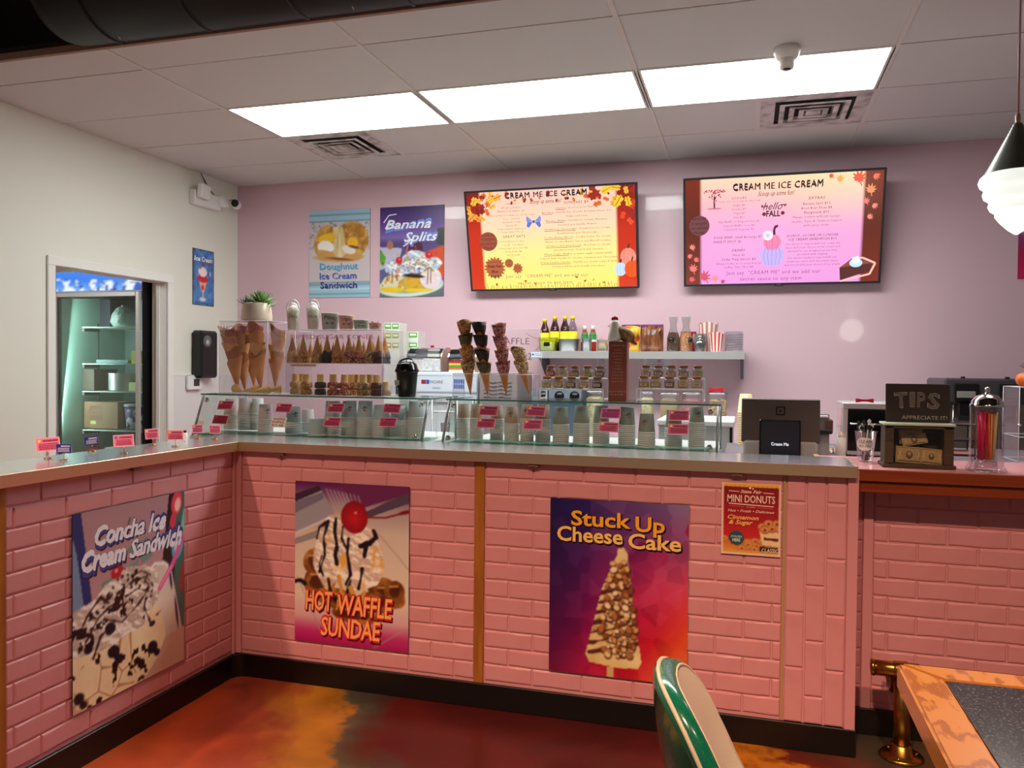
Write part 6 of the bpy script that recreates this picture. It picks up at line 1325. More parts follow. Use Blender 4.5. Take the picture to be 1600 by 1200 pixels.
# register and customer screen
x0, x1, z0, z1 = bb(-2.12, 1158, 623, 1281, 692); W = x1-x0; H = z1-z0
t = thing('register_screen', 'large dark grey register screen seen from behind with square mark', 'screen', ((x0+x1)/2, -2.12, 1.031))
zb = z0-1.031
b = B(-W/2, W/2, -.012, .012, 0, H, .005); b.build('back_shell', mat('register_grey', (84, 73, 70), .45), t, (0, 0, zb), (-.10, 0, 0)); 
B(-W/2+.002, W/2-.002, .012, .020, .002, H-.002, .002).build('display_bezel', mat('register_white', (186, 184, 182), .3), t, (0, 0, zb), (-.10, 0, 0))
M_rl = mat('register_black', (14, 12, 12), .8)
e = MB(); s_ = .020
for q in ((-s_, s_, s_-.006, s_), (-s_, s_, -s_, -s_+.006), (-s_, -s_+.006, -s_+.006, s_-.006), (s_-.006, s_, -s_+.006, s_-.006), (-.005, .005, -.005, .005)): e.box(q[0], q[1], -.0135, -.012, q[2]+H*.72, q[3]+H*.72)
e.build('square_emblem', M_rl, t, (0, 0, zb), (-.10, 0, 0))
B(-W/2+.01, -W/2+.09, -.02, .10, .0, zb+.01, .01).build('stand_foot', mat('register_white'), t); B(W/2-.09, W/2-.01, -.02, .10, .0, zb+.01, .01).build('stand_foot', mat('register_white'), t)
x0, x1, z0, z1 = bb(-2.34, 1186, 656, 1251, 714); W = x1-x0; H = z1-1.031
t = thing('customer_screen', 'black customer screen with white lettering in front of the register', 'screen', (x0, -2.34, 1.031))
B(0, W, 0, .012, .0, H, .004).build('shell', mat('black_gloss'), t, rot=(-.06, 0, 0)); B(.01, W-.01, .02, .07, 0, .02).build('base', M_blackp, t)
v = Vec(W, H); v.rect(.04, .04, .96, .96, (8, 8, 16)); v.text('Cream Me', .5, .56, .075, (226, 228, 240), .42, bold=.014); link('lettering', v.mesh('lettering', SCREEN), t, (0, -.0006, 0), (-.06, 0, 0))
# small machines right of the register
x0, x1, z0, z1 = bb(-2.0, 1281, 647, 1303, 695)
t = thing('receipt_printer', 'grey and brown angled machine just right of the register', 'appliance', (x0-.01, -1.98, 1.031)); W = x1-x0
MB().prism([(0, 0), (.13, 0), (.15, .1), (.09, z1-1.035), (.04, z1-1.035), (.02, .06)], 0, W*.9, plane='yz').build('housing', mat('printer_grey', (130, 124, 126), .35), t); B(.005, W*1.1, .005, .10, (z1-1.03)*.52, (z1-1.03)*.62, .004).build('black_rim', M_blackp, t); B(W*.55, W*1.15, .02, .1, (z1-1.03)*.55, (z1-1.03)*.85, .004).build('brown_cover', mat('brown_cover', (96, 60, 50), .4), t); B(.004, W*.8, .02, .09, (z1-1.03)*.9, (z1-1.03)*.95, .002).build('paper', M_whitep, t)
a = on('z', 1.031, 1258, 706); a.y = max(a.y, -2.17)
t = thing('counter_scale', 'flat steel counter scale with black dials and buttons', 'scale', (a.x, a.y, 1.031)); B(0, .145, 0, .16, .0, .022, .004).build('platform', M_alu, t); MB().prism([(-.028, .002), (0, .002), (0, .026), (-.02, .026)], 0, .14, plane='yz').build('front_panel', M_chrome, t)
MB().lathe([(0, -.006), (.010, -.005), (.010, 0), (0, 0)], 16, (.025, -.023, .014), axis='y').build('dial', M_blackp, t); B(.045, .085, -.029, -.024, .006, .018, .001).build('digital_display', mat('display_pale', (170, 190, 190), .3), t)
for k in range(3): B(.095+k*.013, .104+k*.013, -.029, -.024, .008, .015, .001).build('button', M_whitep if k else M_blackp, t)
a = on('y', -2.14, 1314, 702); t = thing('squeeze_bottle', 'white plastic squeeze bottle next to the toaster oven', 'bottle', (max(a.x, 4.60), a.y, 1.031))
MB().lathe([(0, 0), (.019, 0), (.020, .003), (.020, .098), (.013, .104), (.013, .108), (.0, .108)], 20).build('body', M_whitep, t); MB().lathe([(0, .108), (.014, .108), (.013, .114), (.004, .118), (.002, .13), (0, .13)], 16).build('cap', mat('nozzle_cream', (226, 206, 176), .4), t)
# extend the bar top's deck under the machines
bk = thing('base_cabinet', 'grey base cabinet behind the bar top carrying the toaster oven', 'cabinet', (4.575, -2.205, 0))
B(0, 1.5, 0, .95, 1.0, 1.03).build('cabinet_top', mat('stand_grey'), bk); B(.01, 1.49, .02, .94, .08, .999).build('cabinet_body', mat('stand_body'), bk)
for k in range(3): B(.03+k*.49, .48+k*.49, .94, .955, .1, .97).build('cabinet_door', M_whitep, bk)
yo_ = -1.98
x0, x1, z0, z1 = bb(yo_, 1316, 630, 1400, 702)
t = thing('toaster_oven', 'stainless toaster oven with dark window and notes on its side', 'oven', (x0, yo_, 1.031)); W, H = x1-x0, z1-1.031
sh_ = MB(); sh_.cbox(0, W, 0.0, .28, H-.028, H, .003).cbox(0, .022, 0, .28, .012, H-.028, .002).cbox(W-.02, W, 0, .28, .012, H-.028, .002).cbox(.0, W, 0, .28, .012, .03, .002).cbox(.02, W-.02, .27, .28, .03, H-.028, .001); sh_.build('housing', M_sst, t)
B(.0225, W-.0205, .002, .008, .031, H-.029, .001).build('window_glass', mat('oven_window', (10, 10, 12), .15), t)
MB().tube([(.03, -.02, H*.62), (W-.03, -.02, H*.62)], .004, 8).build('door_handle', M_chrome, t)
for k in range(2): B(.03+k*(W-.07), .04+k*(W-.07), -.02, .0, H*.60, H*.64, .001).build('handle_post', M_chrome, t)
for q in (.02, W-.04):
    B(q, q+.02, .02, .05, 0, .012).build('foot', M_blackp, t)
v = Vec(W*.5, .012); v.text('CONVECTION', .5, .5, .8, (200, 180, 150), .9); link('lettering', v.mesh('lettering', PRINT), t, (W*.45, -.0006, H-.020))
for k in range(2): B(-.0012, 0, .04, .2, H*(.12+.42*k), H*(.48+.44*k), .0004).build('side_note', mat('note_pink', (226, 176, 186), .6, var=((170, 60, 80), 60, .55, .6, (1, 1, 6))), t)
t = thing('red_bow_clip', 'red bow shaped clip lying on top of the toaster oven', 'clip', (x0+W*.42, yo_+.03, 1.031+H+.001)); bow(t, .038, .02)
# clear cup with spoons
a = on('z', 1.061, 1352, 721); t = thing('spoon_cup', 'clear cup of black spoons with handwritten white label', 'cup', (a.x, a.y, 1.061))
MB().lathe([(0, .001), (.026, 0), (.028, .002), (.041, .12), (.044, .121), (.043, .124), (.040, .123)], 24, cap=False).build('cup_wall', G_CUP, t)
rg = random.Random(6)
for k in range(14):
    a_ = rg.uniform(0, 6.28); r_ = rg.uniform(0, .016); q = rg.uniform(0, 6.28); p0 = (r_*math.cos(a_), r_*math.sin(a_), .005); p1 = (.027*math.cos(q), .027*math.sin(q), rg.uniform(.125, .165))
    MB().tube([p0, p1], .0035, 6).lathe([(0, -.009), (.007, -.004), (.008, .004), (0, .012)], 8, M=Matrix.Translation(p1) @ Matrix.Diagonal((1, .4, 1, 1))).build('spoon', M_blackp if k < 10 else mat('spoon_white', (210, 210, 216), .3), t)
v = MB(); f = lambda a__, z: (math.sin(a__)*(.028+.013*z/.12+.001), -math.cos(a__)*(.028+.013*z/.12+.001), z)
n = 16; ring = [f(-.2+1.0*math.cos(2*PI*i/n), .073+.027*math.sin(2*PI*i/n)*(1+.08*math.sin(3*i))) for i in range(n)]
v.add([f(-.2, .073)]+ring, [(0, i+1, (i+1) % n+1) for i in range(n)]); v.build('paper_label', M_whitep, t)
v = MB()
for s2, zz in (('CLEAN', .078), ('SPOONS', .060)):
    V_, F_ = text_shape(s2, .0, .1, 1, 1); V_ = V_-np.array([(V_[:, 0].max()+V_[:, 0].min())/2, 0]); sc_ = .05/(V_[:, 0].max()*2)
    g = lambda a__, z: tuple(np.array(f(a__, z))*np.array([1.02, 1.02, 1])); v.add([g(x*sc_/.036-.2, zz+y_*sc_*1.1) for x, y_ in V_], F_)
v.build('lettering', mat('marker_ink'), t)
# tips box with chalkboard
a = on('y', -2.60, 1381, 730); t = thing('tip_box', 'dark wooden tip box with chalkboard sign and dollar notes inside', 'tip box', (a.x, -2.60, 1.061)); W = .243
M_dw = mat('dark_wood', (76, 62, 44), .55, var=((56, 44, 32), 14, .3, .7, (1, 1, 6)))
B(-.006, W+.006, -.006, .11, 0, .014, .002).build('base_board', M_dw, t); B(.002, .034, 0, .105, .0145, .158, .002).build('post', M_dw, t); B(W-.036, W-.002, 0, .105, .0145, .158, .002).build('post', M_dw, t)
B(.034, W-.036, .095, .103, .0145, .158, .001).build('back_board', M_dw, t); B(.002, W-.002, 0, .012, .150, .160, .001).build('front_rail', M_dw, t)
b = B(-.004, W+.002, -.008, .11, .161, .170, .002); b.build('roof_board', mat('pale_green_paint', (186, 206, 184), .5), t); MB().box(.034, W-.036, .002, .004, .0145, .150).build('front_pane', G_ACR, t)
cb = B(.012, W-.004, 0, .008, 0, .150, .002).build('chalkboard', mat('chalkboard', (40, 28, 26), .7), t, (0, .055, .171), (-.10, 0, 0))
v = Vec(W-.016, .150); CH_ = (166, 160, 154)
for ch, x, wd, hh, yy, rr in (('T', .24, .19, .40, .42, .06), ('I', .415, .05, .38, .40, 0), ('P', .555, .115, .38, .40, 0), ('S', .745, .165, .40, .43, -.08)):
    v.text(ch, x, yy, hh, (96, 88, 84), wd, off=.012, rot=rr, out=CH_, outw=.02, bold=.02)
v.text('APPRECIATE IT!', .60, .87, .10, CH_, .70); link('lettering', v.mesh('lettering', PRINT), cb, (.012, -.0006, 0))
def note(x, y, z, rx, ry, w2, h2, lab):
    o = B(0, w2, -.0006, 0, 0, h2, .0002).build('dollar_note', mat('note_paper', (186, 160, 104), .7), None, (t.location.x+x, t.location.y+y, t.location.z+z), (rx, ry, 0)); tag(o, lab, 'banknote', 'dollar notes in the tip box')
    v = Vec(w2, h2); v.rect(.03, .06, .97, .94, (120, 100, 66)); v.rect(.05, .10, .95, .90, (186, 160, 104)); v.disc(.5, .5, .13, (96, 76, 52), 1.3); v.disc(.5, .42, .07, (176, 150, 110), 1.2)
    for cx in (.15, .85): v.disc(cx, .45, .07, (130, 110, 70)); v.text('1', cx, .45, .25, (206, 186, 130), .05, off=.03)
    for k in range(5): v.rect(.24, .2+k*.14, .36, .23+k*.14, (150, 126, 84)); v.rect(.64, .2+k*.14, .76, .23+k*.14, (150, 126, 84))
    v.rect(.1, .84, .9, .88, (110, 90, 60)); link('print', v.mesh('print', PRINT), o, (0, -.0012, 0))
note(.045, .030, .018, -.08, .04, .095, .062, 'dollar note upright at the lower left of the tip box'); note(.128, .022, .017, -.05, .08, .078, .060, 'folded dollar note upright at the lower right of the tip box')
note(.075, .052, .075, -.2, -.22, .09, .040, 'folded dollar note leaning across the middle of the tip box'); note(.065, .070, .085, -.1, -.06, .085, .056, 'darker dollar note behind the others near the roof of the tip box')
# straw dispenser
a = on('z', 1.061, 1536, 734); t = thing('straw_dispenser', 'glass straw jar with chrome lid full of red and orange straws', 'straw dispenser', (a.x, -2.60, 1.061))
MB().lathe([(0, 0), (.062, 0), (.064, .006), (.056, .018), (.052, .026), (.051, .215), (.053, .235), (.053, .245)], 24, sq=5, cap=False).build('glass_jar', glass('dispenser_glass', (246, 244, 246), .05, .5), t)
MB().lathe([(0, .004), (.040, .004), (.036, .035), (0, .04)], 20).build('glass_foot', glass('thick_glass', (236, 230, 232), .12, .6), t)
MB().lathe([(.057, .240), (.058, .246), (.054, .25), (.052, .262), (.036, .280), (.012, .288), (.006, .292), (.010, .300), (.008, .310), (0, .313)], 28, cap=False).build('chrome_lid', M_chrome, t)
rg = random.Random(8)
for k in range(46):
    fr = rg.random(); q = rg.uniform(0, 6.28); r0_ = rg.uniform(.0, .028); x = .030*(2*fr-1); c_ = ('mag', (226, 16, 96)) if x < -.012 else ('red', (226, 40, 36)) if x < -.004 else ('ora', (240, 100, 30)) if x < .012 else ('pea', (246, 170, 110)) if x < .022 else ('pale', (206, 190, 130))
    if k == 7: c_ = ('grn', (60, 140, 60)); x = .016
    y = rg.uniform(-1, 1)*math.sqrt(max(0, .036**2-x*x)); MB().tube([(x*.8+rg.uniform(-.01, .01), y*.7, .042), (x+rg.uniform(-.006, .006), y, rg.uniform(.205, .228))], .0031, 7).build('straw', mat('straw_'+c_[0], c_[1], .3), t)
# drink machine on the work table
x0, x1, z0, z1 = bb(-.62, 1476, 592, 1640, 720); t = thing('drink_machine', 'dark three-headed drink machine behind the straw jar', 'drink machine', (x0, -.62, ZBC)); W, H = x1-x0, z1-ZBC
M_dg = mat('machine_grey', (84, 78, 82), .35, metal=.4)
B(0, W, .10, .50, 0, H-.12).build('back_housing', mat('machine_steel', (150, 136, 122), .3, metal=.8), t); B(-.01, W+.01, 0, .5, H-.15, H, .012).build('head_housing', M_dg, t); B(0, W, 0, .1, 0, .05).build('drip_tray', M_blackp, t)
for k in range(3):
    x = .10+k*.235
    B(x-.06, x+.075, -.012, 0, H-.14, H-.03, .006).build('head_panel', M_blackp, t); B(x-.045, x+.055, -.015, -.012, H-.115, H-.075, .002).build('name_plate', mat('name_plate', (150, 146, 140), .4) if k != 1 else mat('dot_plate', (40, 40, 44), .3), t)
    MB().prism([(-.03, H-.15), (.06, H-.15), (.04, H-.23), (-.0, H-.25), (-.02, H-.22)], x-.03, x+.03, plane='yz').build('spout', M_blackp, t)
    MB().lathe([(0, H), (.014, H), (.012, H+.012), (0, H+.012)], 12, (x, .05, 0)).build('top_knob', M_blackp, t)
MB().tube([(.04, -.005, H-.16), (.04, -.005, .06)], .004, 6).build('thin_pipe', M_chrome, t)
# black tray stand seen between tips box and straws
a = on('z', 1.061, 1500, 718); t = thing('wire_tray', 'black two-level tray between the tip box and the straw jar', 'tray', (a.x-.10, a.y+.02, 1.061))
for z in (.012, .075, .14): B(0, .17, 0, .14, z, z+.006, .001).build('tray_level', M_blackp, t)
for x in (.004, .162):
    for y in (.004, .134): MB().tube([(x, y, 0), (x, y, .145)], .003, 6).build('post', M_blackp, t)
B(.01, .16, .01, .12, .019, .030, .001).build('paper_pile', mat('napkin_pink', (226, 170, 170), .7), t)
# acrylic box at the right edge with a little pumpkin
a = on('z', 1.061, 1579, 718)
t = acr_box('acrylic_box', 'empty clear acrylic box on the bar top at the right edge', a.x, a.x+.26, a.y-.10, a.y+.12, 1.061, 1.061+.305, (.1,)); t['group'] = 'bar top acrylic'
MB().lathe([(0, 0), (.006, .0), (.008, .004), (.006, .008), (0, .008)], 10, (.0, -.006, .15), axis='z').build('hinge_knob', M_chrome, t)
t = thing('toy_pumpkin', 'small orange pumpkin on the clear box at the right edge', 'pumpkin', (a.x+.045, a.y-.03, 1.061+.309))
b = MB(); vs = []; fs = []; n = 40; pr = [(0, .002), (.02, .0), (.036, .01), (.043, .028), (.038, .048), (.02, .058), (.006, .055)]
for r, z in pr:
    for i in range(n): q = 2*PI*i/n; k = 1-.09*abs(math.cos(q*4)); vs.append((r*k*math.cos(q), r*k*math.sin(q), z))
for k in range(len(pr)-1):
    for i in range(n): j = (i+1) % n; fs.append((k*n+i, k*n+j, (k+1)*n+j, (k+1)*n+i))
b.add(vs, fs, 0, True).build('fruit', mat('pumpkin_orange', (226, 110, 40), .45), t); MB().tube([(0, 0, .052), (.003, 0, .066), (-.006, 0, .078)], [.005, .0035, .003], 7).build('stalk', mat('stalk_brown', (90, 66, 40), .7), t)
for k in range(3): MB().tube([(0, 0, .062), (-.012-.006*k, -.004, .078+.008*k), (-.03+.02*k, -.002, .088+.01*k)], .001, 5).build('twig', mat('stalk_brown'), t)

# ---- left part of the work table: chrome bins, machine, cartons
def X3(c): return 600+c/4.8
def Y3(c): return 460+c/4.8
x0, x1, z0, z1 = bb(-.66, X3(245), Y3(582), X3(700), Y3(770)); t = thing('white_machine', 'long white machine with blue labels under two chrome bins', 'appliance', (x0, -.66, ZBC)); W, H = x1-x0, z1-ZBC
B(0, W, 0, .45, 0, H, .006).build('housing', mat('machine_white', (206, 214, 224), .3), t); B(.004, W-.004, -.004, 0, H-.145, H-.012, .001).build('label_band', mat('band_white', (216, 226, 240), .4), t)
v = Vec(W, .12); v.rect(.08, .30, .16, .55, (170, 40, 60)); v.rect(.165, .30, .21, .55, (40, 90, 190)); v.text('MACHINE', .33, .42, .2, (90, 100, 130), .22); v.text('WARNING', .33, .78, .12, (80, 130, 190), .14)
for k in range(5):
    for j in range(2): v.rect(.62+k*.036, .25+j*.3, .648+k*.036, .5+j*.3, (60, 110, 200))
v.line([(0, .05), (1, .05)], .002, (60, 110, 180)); v.line([(0, .98), (1, .98)], .002, (60, 110, 180))
link('lettering', v.mesh('lettering', PRINT), t, (0, -.0046, H-.14)); B(.02, W*.6, -.012, 0, H-.21, H-.17, .003).build('grip_rail', M_chrome, t)
ztm = ZBC+H+.001
def roll_bin(c0, c1, ytop, lab, stripes):
    x0, x1, z1_ = on_table(-.62, X3(c0), Y3(ytop), X3(c1)); W = x1-x0; H = z1_-ztm; t = thing('roll_top_bin', lab, 'bin', (x0, -.62, ztm), group='chrome roll top bins'); R_ = H*.52
    prof = [(.0, .0)]+[(.13-.13*math.cos(a), H*.48+H*.52*math.sin(a)) for a in [PI*k/12 for k in range(13)]]+[(.26, 0)]
    MB().prism(prof, W-.008, W, plane='yz').build('end_cap', mat('bin_end', (190, 170, 150), .3, metal=.6), t); MB().prism(prof, 0, .008, plane='yz').build('end_cap', M_chrome, t)
    s_ = MB(); n = len(prof)
    for k in range(5, n-1): (y0, za), (y1, zb_) = prof[k], prof[k+1]; s_.add([(.008, y0, za), (W-.008, y0, za), (W-.008, y1, zb_), (.008, y1, zb_)], [(0, 1, 2, 3)], 0, True)
    s_.build('roll_cover', M_chrome, t)
    if stripes:
        n_ = 6
        for k, c in enumerate(((60, 50, 60), (196, 40, 60), (236, 200, 70), (90, 150, 80), (220, 110, 60), (236, 226, 220))):
            MB().box(.009, W-.009, .001+.0*k, .004, H*.55*(n_-1-k)/n_, H*.55*(n_-k)/n_-.001).build('stripe', mat('stripe_%d' % k, c, .4), t)
    else: B(.009, W-.009, .001, .005, .004, H*.5, .001).build('front_panel', mat('quilted_white', (222, 222, 226), .25, var=((196, 196, 204), 40, .4, .6, (1, 1, 1)), bump=(30, .5, .01)), t)
    for k in (0, 1): MB().tube([(.010, .004, H*.5), (W-.010, .004, H*.5)], .004, 6).build('grip_rail', M_chrome, t) if k == 0 else None
    MB().lathe([(0, 0), (.012, .0), (.016, .008), (.006, .014), (0, .015)], 12, (W*.55, .13, H)).build('knob', mat('knob_red', (120, 30, 30), .4), t)
roll_bin(165, 432, 392, 'chrome roll top bin with quilted white front', False); roll_bin(478, 690, 398, 'chrome roll top bin with rainbow striped front', True)
x0, x1, z1_ = on_table(-.5, X3(430), Y3(490), X3(484)); t = thing('wood_box', 'small orange-brown wooden box between the chrome bins', 'box', (x0, -.48, ztm)); B(0, x1-x0, 0, .15, 0, z1_-ztm).build('box_body', mat('orange_wood', (190, 120, 66), .5), t); B(-.002, x1-x0+.002, -.002, .152, z1_-ztm, z1_-ztm+.006, .001).build('lid', mat('orange_wood2', (206, 140, 84), .5), t)
x0, x1, z0, z1 = bb(-.70, X3(700), Y3(585), X3(995), Y3(1050)); t = thing('vented_machine', 'grey steel machine with wavy vent slots behind the cone holder', 'appliance', (x0+.012, -.70, ZBC)); W, H = x1-x0-.012, z1-ZBC
B(0, W, 0, .4, 0, H, .005).build('housing', mat('vent_grey', (158, 148, 150), .4, metal=.3), t)
for i in range(2):
    for k in range(5):
        x_, z_ = W*(.30+.38*i), H*.86-k*.026; MB().tube([(x_-.045, -.003, z_), (x_-.02, -.003, z_+.006), (x_, -.003, z_), (x_+.02, -.003, z_-.006), (x_+.045, -.003, z_)], .0028, 5).build('vent_slot', mat('slot_dark', (104, 94, 98), .5), t)
# cartons with green prints
def carton(px0, py0, px1, py1, lab, y=-.50, base=None):
    x0, x1, z0, z1 = bb(y, px0, py0, px1, py1); t = thing('carton', lab, 'carton', (x0, y, base if base else z0), group='white and green cartons on the work table'); W, H = x1-x0, z1-(base or z0)
    B(0, W, 0, .14, 0, H, .001).build('carton_body', mat('carton_white', (222, 222, 218), .5), t); v = Vec(W, H); v.rect(.05, .2, .45, .85, (90, 170, 80)); v.rect(.55, .2, .92, .85, (110, 180, 90)); v.rect(.08, .45, .4, .6, (230, 240, 226)); v.rect(.58, .45, .88, .6, (230, 240, 226)); v.line([(.5, 0), (.5, 1)], .004, (170, 170, 166)); link('print', v.mesh('print', PRINT), t, (0, -.0006, 0)); return t, t.location.z+H
def cstack(px0, px1, tops, pyb, labs, y):
    z = ZBC
    pts = [on('y', y, (px0+px1)/2, q).z for q in tops]; 
    for i in range(len(tops)-1, -1, -1):
        t, z2 = carton(px0, tops[i], px1, tops[i]+20, labs[i], y, z); sc_ = pts[i]-z; t.location.z = z+.0
        for ch in t.children: pass
        # height from the top edge seen in the photograph down to the carton below
        bpy.data.objects.remove(t.children[1]) if False else None
        for ch in list(t.children): bpy.data.objects.remove(ch)
        x0, x1 = on('y', y, px0, pyb).x, on('y', y, px1, pyb).x; W = x1-x0; H = sc_-.001
        B(0, W, 0, .14, 0, H, .001).build('carton_body', mat('carton_white'), t); v = Vec(W, H); hh = min(1, .05/H)
        for a_, b_ in ((.04, .46), (.54, .95)): v.rect(a_, .12*hh, b_, .9*hh, (98, 172, 84)); v.rect(a_+.05, .3*hh, b_-.05, .6*hh, (230, 240, 226))
        link('print', v.mesh('print', PRINT), t, (0, -.0006, 0)); z = z+sc_
cstack(600, 624, (504, 519, 534), 540, ('top white and green carton of the left stack', 'second white and green carton of the left stack', 'lowest carton of the left stack behind the cones'), -.52)
cstack(622, 653, (518, 534), 540, ('top white and green carton next to the chrome bin', 'lower white and green carton next to the chrome bin'), -.36)
t = thing('blue_label_bottle', 'small white bottle with blue label behind the black bin', 'bottle', (on('y', -2.12, 624, 610).x, -2.12, ZS)); MB().lathe([(0, 0), (.018, 0), (.019, .003), (.019, .065), (.010, .075), (0, .075)], 16).build('body', M_whitep, t); MB().lathe([(.0195, .012), (.0195, .055)], 16, cap=False).build('wrap_label', mat('label_blue', (60, 90, 170), .4), t); MB().lathe([(0, .075), (.010, .075), (.009, .09), (0, .09)], 12).build('cap', M_whitep, t)
# steel rack of utensils seen in the gap between the cases
t = thing('utensil_rack', 'metal rack of cups and tools seen between the glass cases', 'rack', (2.28, -1.2, 0)); 
for x in (0, .17):
    for y in (0, .3): MB().tube([(x, y, 0), (x, y, 1.22)], .006, 8).build('post', M_alu, t)
for z in (.5, .98, 1.14): B(0, .17, 0, .3, z, z+.01, .002).build('rack_shelf', M_sst, t)
for k in range(2): MB().lathe([(0, .992), (.026, .992), (.032, 1.07+.02*(k % 2)), (.029, 1.07+.02*(k % 2)), (.02, 1.0), (0, 1.0)], 16, (.06+k*.1, .08, 0)).build('steel_cup', M_alu, t)

# ---------------------------------------------------------------- left wall things
t = thing('towel_dispenser', 'black wall dispenser with round grey window left of the cone box', 'dispenser', (.002, -.50, 1.325))
b = B(0, .10, -.105, .105, 0, .375, .018); b.build('housing', mat('black_satin', (22, 23, 26), .3), t)
MB().lathe([(0, .1005), (.05, .1005), (.048, .103), (0, .103)], 28, (0, -.035, .29), axis='x').build('round_window', mat('smoke_window', (92, 96, 100), .2), t)
MB().lathe([(0, .1032), (.03, .1032), (.0, .104)], 20, (0, -.03, .275), axis='x').build('paper_roll', mat('roll_grey', (176, 178, 178), .5), t)
a = on('x', .01, 301, 609); t = thing('thermostat', 'small white thermostat with dark display on the white wall', 'thermostat', (.010, a.y, a.z))
B(0, .028, -.082, .082, 0, .112, .006).build('housing', M_whitep, t); B(.0281, .0295, -.022, .045, .03, .085, .0005).build('display', mat('lcd_dark', (60, 64, 62), .2), t); B(.0, .025, -.07, .07, .1125, .118, .001).build('vent_strip', mat('vent_metal'), t)
# emergency light with two heads, and a bullet camera
a = on('x', 0, 316, 312); t = thing('emergency_light', 'white two-headed emergency light with dangling wires on the white wall', 'emergency light', (.002, a.y, a.z))
L_ = B(0, .055, -.16, .16, -.06, .05, .006); L_.build('housing', M_whitep, t)
hd = B(0, .05, -.065, .065, -.055, .055, .01); hd.build('lamp_head', mat('lamp_white', (236, 236, 230), .4), t, (.062, -.10, .045), (0, .12, .15))
g = MB()
for i in range(3):
    for j in range(3): g.cbox(.0502, .053, -.052+i*.036, -.024+i*.036, -.045+j*.032, -.02+j*.032, .001)
g.build('lamp_lens', mat('lens_pale', (246, 246, 246), .2), t, (.062, -.10, .045), (0, .12, .15))
MB().lathe([(0, 0), (.035, .002), (.05, .03), (.052, .055), (.045, .06), (0, .055)], 24, M=Matrix.Translation((.03, .17, .0)) @ Matrix.Rotation(1.2, 4, 'Y')).build('lamp_head', M_whitep, t)
MB().tube([(.0, -.02, .205), (.01, .02, .15), (.02, .06, .09), (.03, .15, .03)], .003, 6).tube([(.0, -.015, .205), (.012, .03, .12), (.03, .12, .05), (.035, .15, .02)], .002, 6).tube([(.05, -.03, .055), (.05, .06, .04), (.04, .15, .02)], .003, 6).build('wire', mat('wire_dark', (60, 46, 46), .5), t)
a = on('y', -.13, 372, 320); t = thing('wall_camera', 'white round security camera with black face in the corner under the ceiling', 'camera', (a.x, -.13, a.z))
MB().lathe([(0, 0), (.030, .0), (.036, .01), (.036, .05), (.030, .065), (0, .066)], 24, M=Matrix.Translation((-.02, .02, 0)) @ Matrix.Rotation(PI/2+.1, 4, 'X') @ Matrix.Rotation(.35, 4, 'Y')).build('housing', M_whitep, t)
MB().lathe([(0, 0), (.030, 0), (.031, .004), (.0, .005)], 24, M=Matrix.Translation((.004, -.046, .004)) @ Matrix.Rotation(PI/2+.1, 4, 'X') @ Matrix.Rotation(.35, 4, 'Y')).build('black_face', M_blackp, t)
MB().lathe([(0, 0), (.038, 0), (.038, .012), (.02, .03), (.018, .08), (0, .085)], 18, M=Matrix.Translation((-a.x+.001, 0, .01)) @ Matrix.Rotation(PI/2, 4, 'Y')).build('mount', M_whitep, t); MB().tube([(-.02, .01, .03), (-.05, .0, .045), (-.09, -.02, .03)], .003, 6).build('cable', mat('wire_dark'), t)

# ---------------------------------------------------------------- glass door freezer in the store room
yF = -.95; xr = on('y', yF, 222, 560).x; xl = on('y', yF, 89, 560).x; W = xr-xl
t = thing('display_freezer', 'tall glass-door freezer with lit blue ice header in the doorway', 'freezer', (xl, yF, 0)); D = .72; HF = 2.14; zd = on('y', yF, 150, 457).z
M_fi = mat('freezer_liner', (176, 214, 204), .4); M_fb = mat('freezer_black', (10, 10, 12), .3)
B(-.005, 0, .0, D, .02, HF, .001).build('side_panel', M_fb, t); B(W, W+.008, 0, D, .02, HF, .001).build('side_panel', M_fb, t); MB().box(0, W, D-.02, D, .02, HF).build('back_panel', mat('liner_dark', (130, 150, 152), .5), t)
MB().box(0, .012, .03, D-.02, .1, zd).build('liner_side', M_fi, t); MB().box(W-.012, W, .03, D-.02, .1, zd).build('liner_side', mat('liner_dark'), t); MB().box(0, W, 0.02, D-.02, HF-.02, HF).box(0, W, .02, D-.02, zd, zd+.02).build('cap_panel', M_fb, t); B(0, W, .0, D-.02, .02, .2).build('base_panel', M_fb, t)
im = Img(60, 14, W, HF-zd-.02); n_ = im.noise(9, 4, 3, 1, 1); im.put(np.ones_like(im.U), im.grad([(0, (60, 130, 226)), (.45, (50, 120, 226)), (1, (120, 170, 236))])); im.put((im.V > .45+.3*(n_-.5))*(im.noise(16, 6, 2) > .5)*1., (226, 236, 250)); im.put((im.V > .55)*(im.noise(20, 7, 2) > .6)*1., (40, 80, 170))
link('lit_header', im.mesh('lit_header', attr_mat('header_glow', emit=1.1)), t, (0, -.006, zd+.014)); B(0, W, -.005, .02, zd+.003, HF-.003, .002).build('header_box', mat('header_frame', (200, 214, 226), .3), t)
fr = MB(); b_ = .032
for q in ((0, b_, .2, zd), (W-b_, W, .2, zd), (b_, W-b_, zd-b_*1.1, zd), (b_, W-b_, .2, .24)): fr.cbox(q[0], q[1], -.035, -.008, q[2], q[3], .004)
fr.build('door_frame', M_sst, t); MB().box(b_, W-b_, -.022, -.018, .24, zd-.034).build('door_glass', glass('freezer_glass', (224, 240, 234), .06, .6), t)
gk = MB()
for q in ((b_+.001, b_+.022, .24, zd-.034), (W-b_-.008, W-b_-.001, .24, zd-.034), (b_+.022, W-b_-.008, zd-.046, zd-.036)): gk.cbox(q[0], q[1], -.016, -.006, q[2], q[3], .001)
gk.build('black_gasket', M_fb, t)
B(-.012, .012, -.065, -.04, 1.15, 1.38, .004).build('door_handle', M_alu, t)
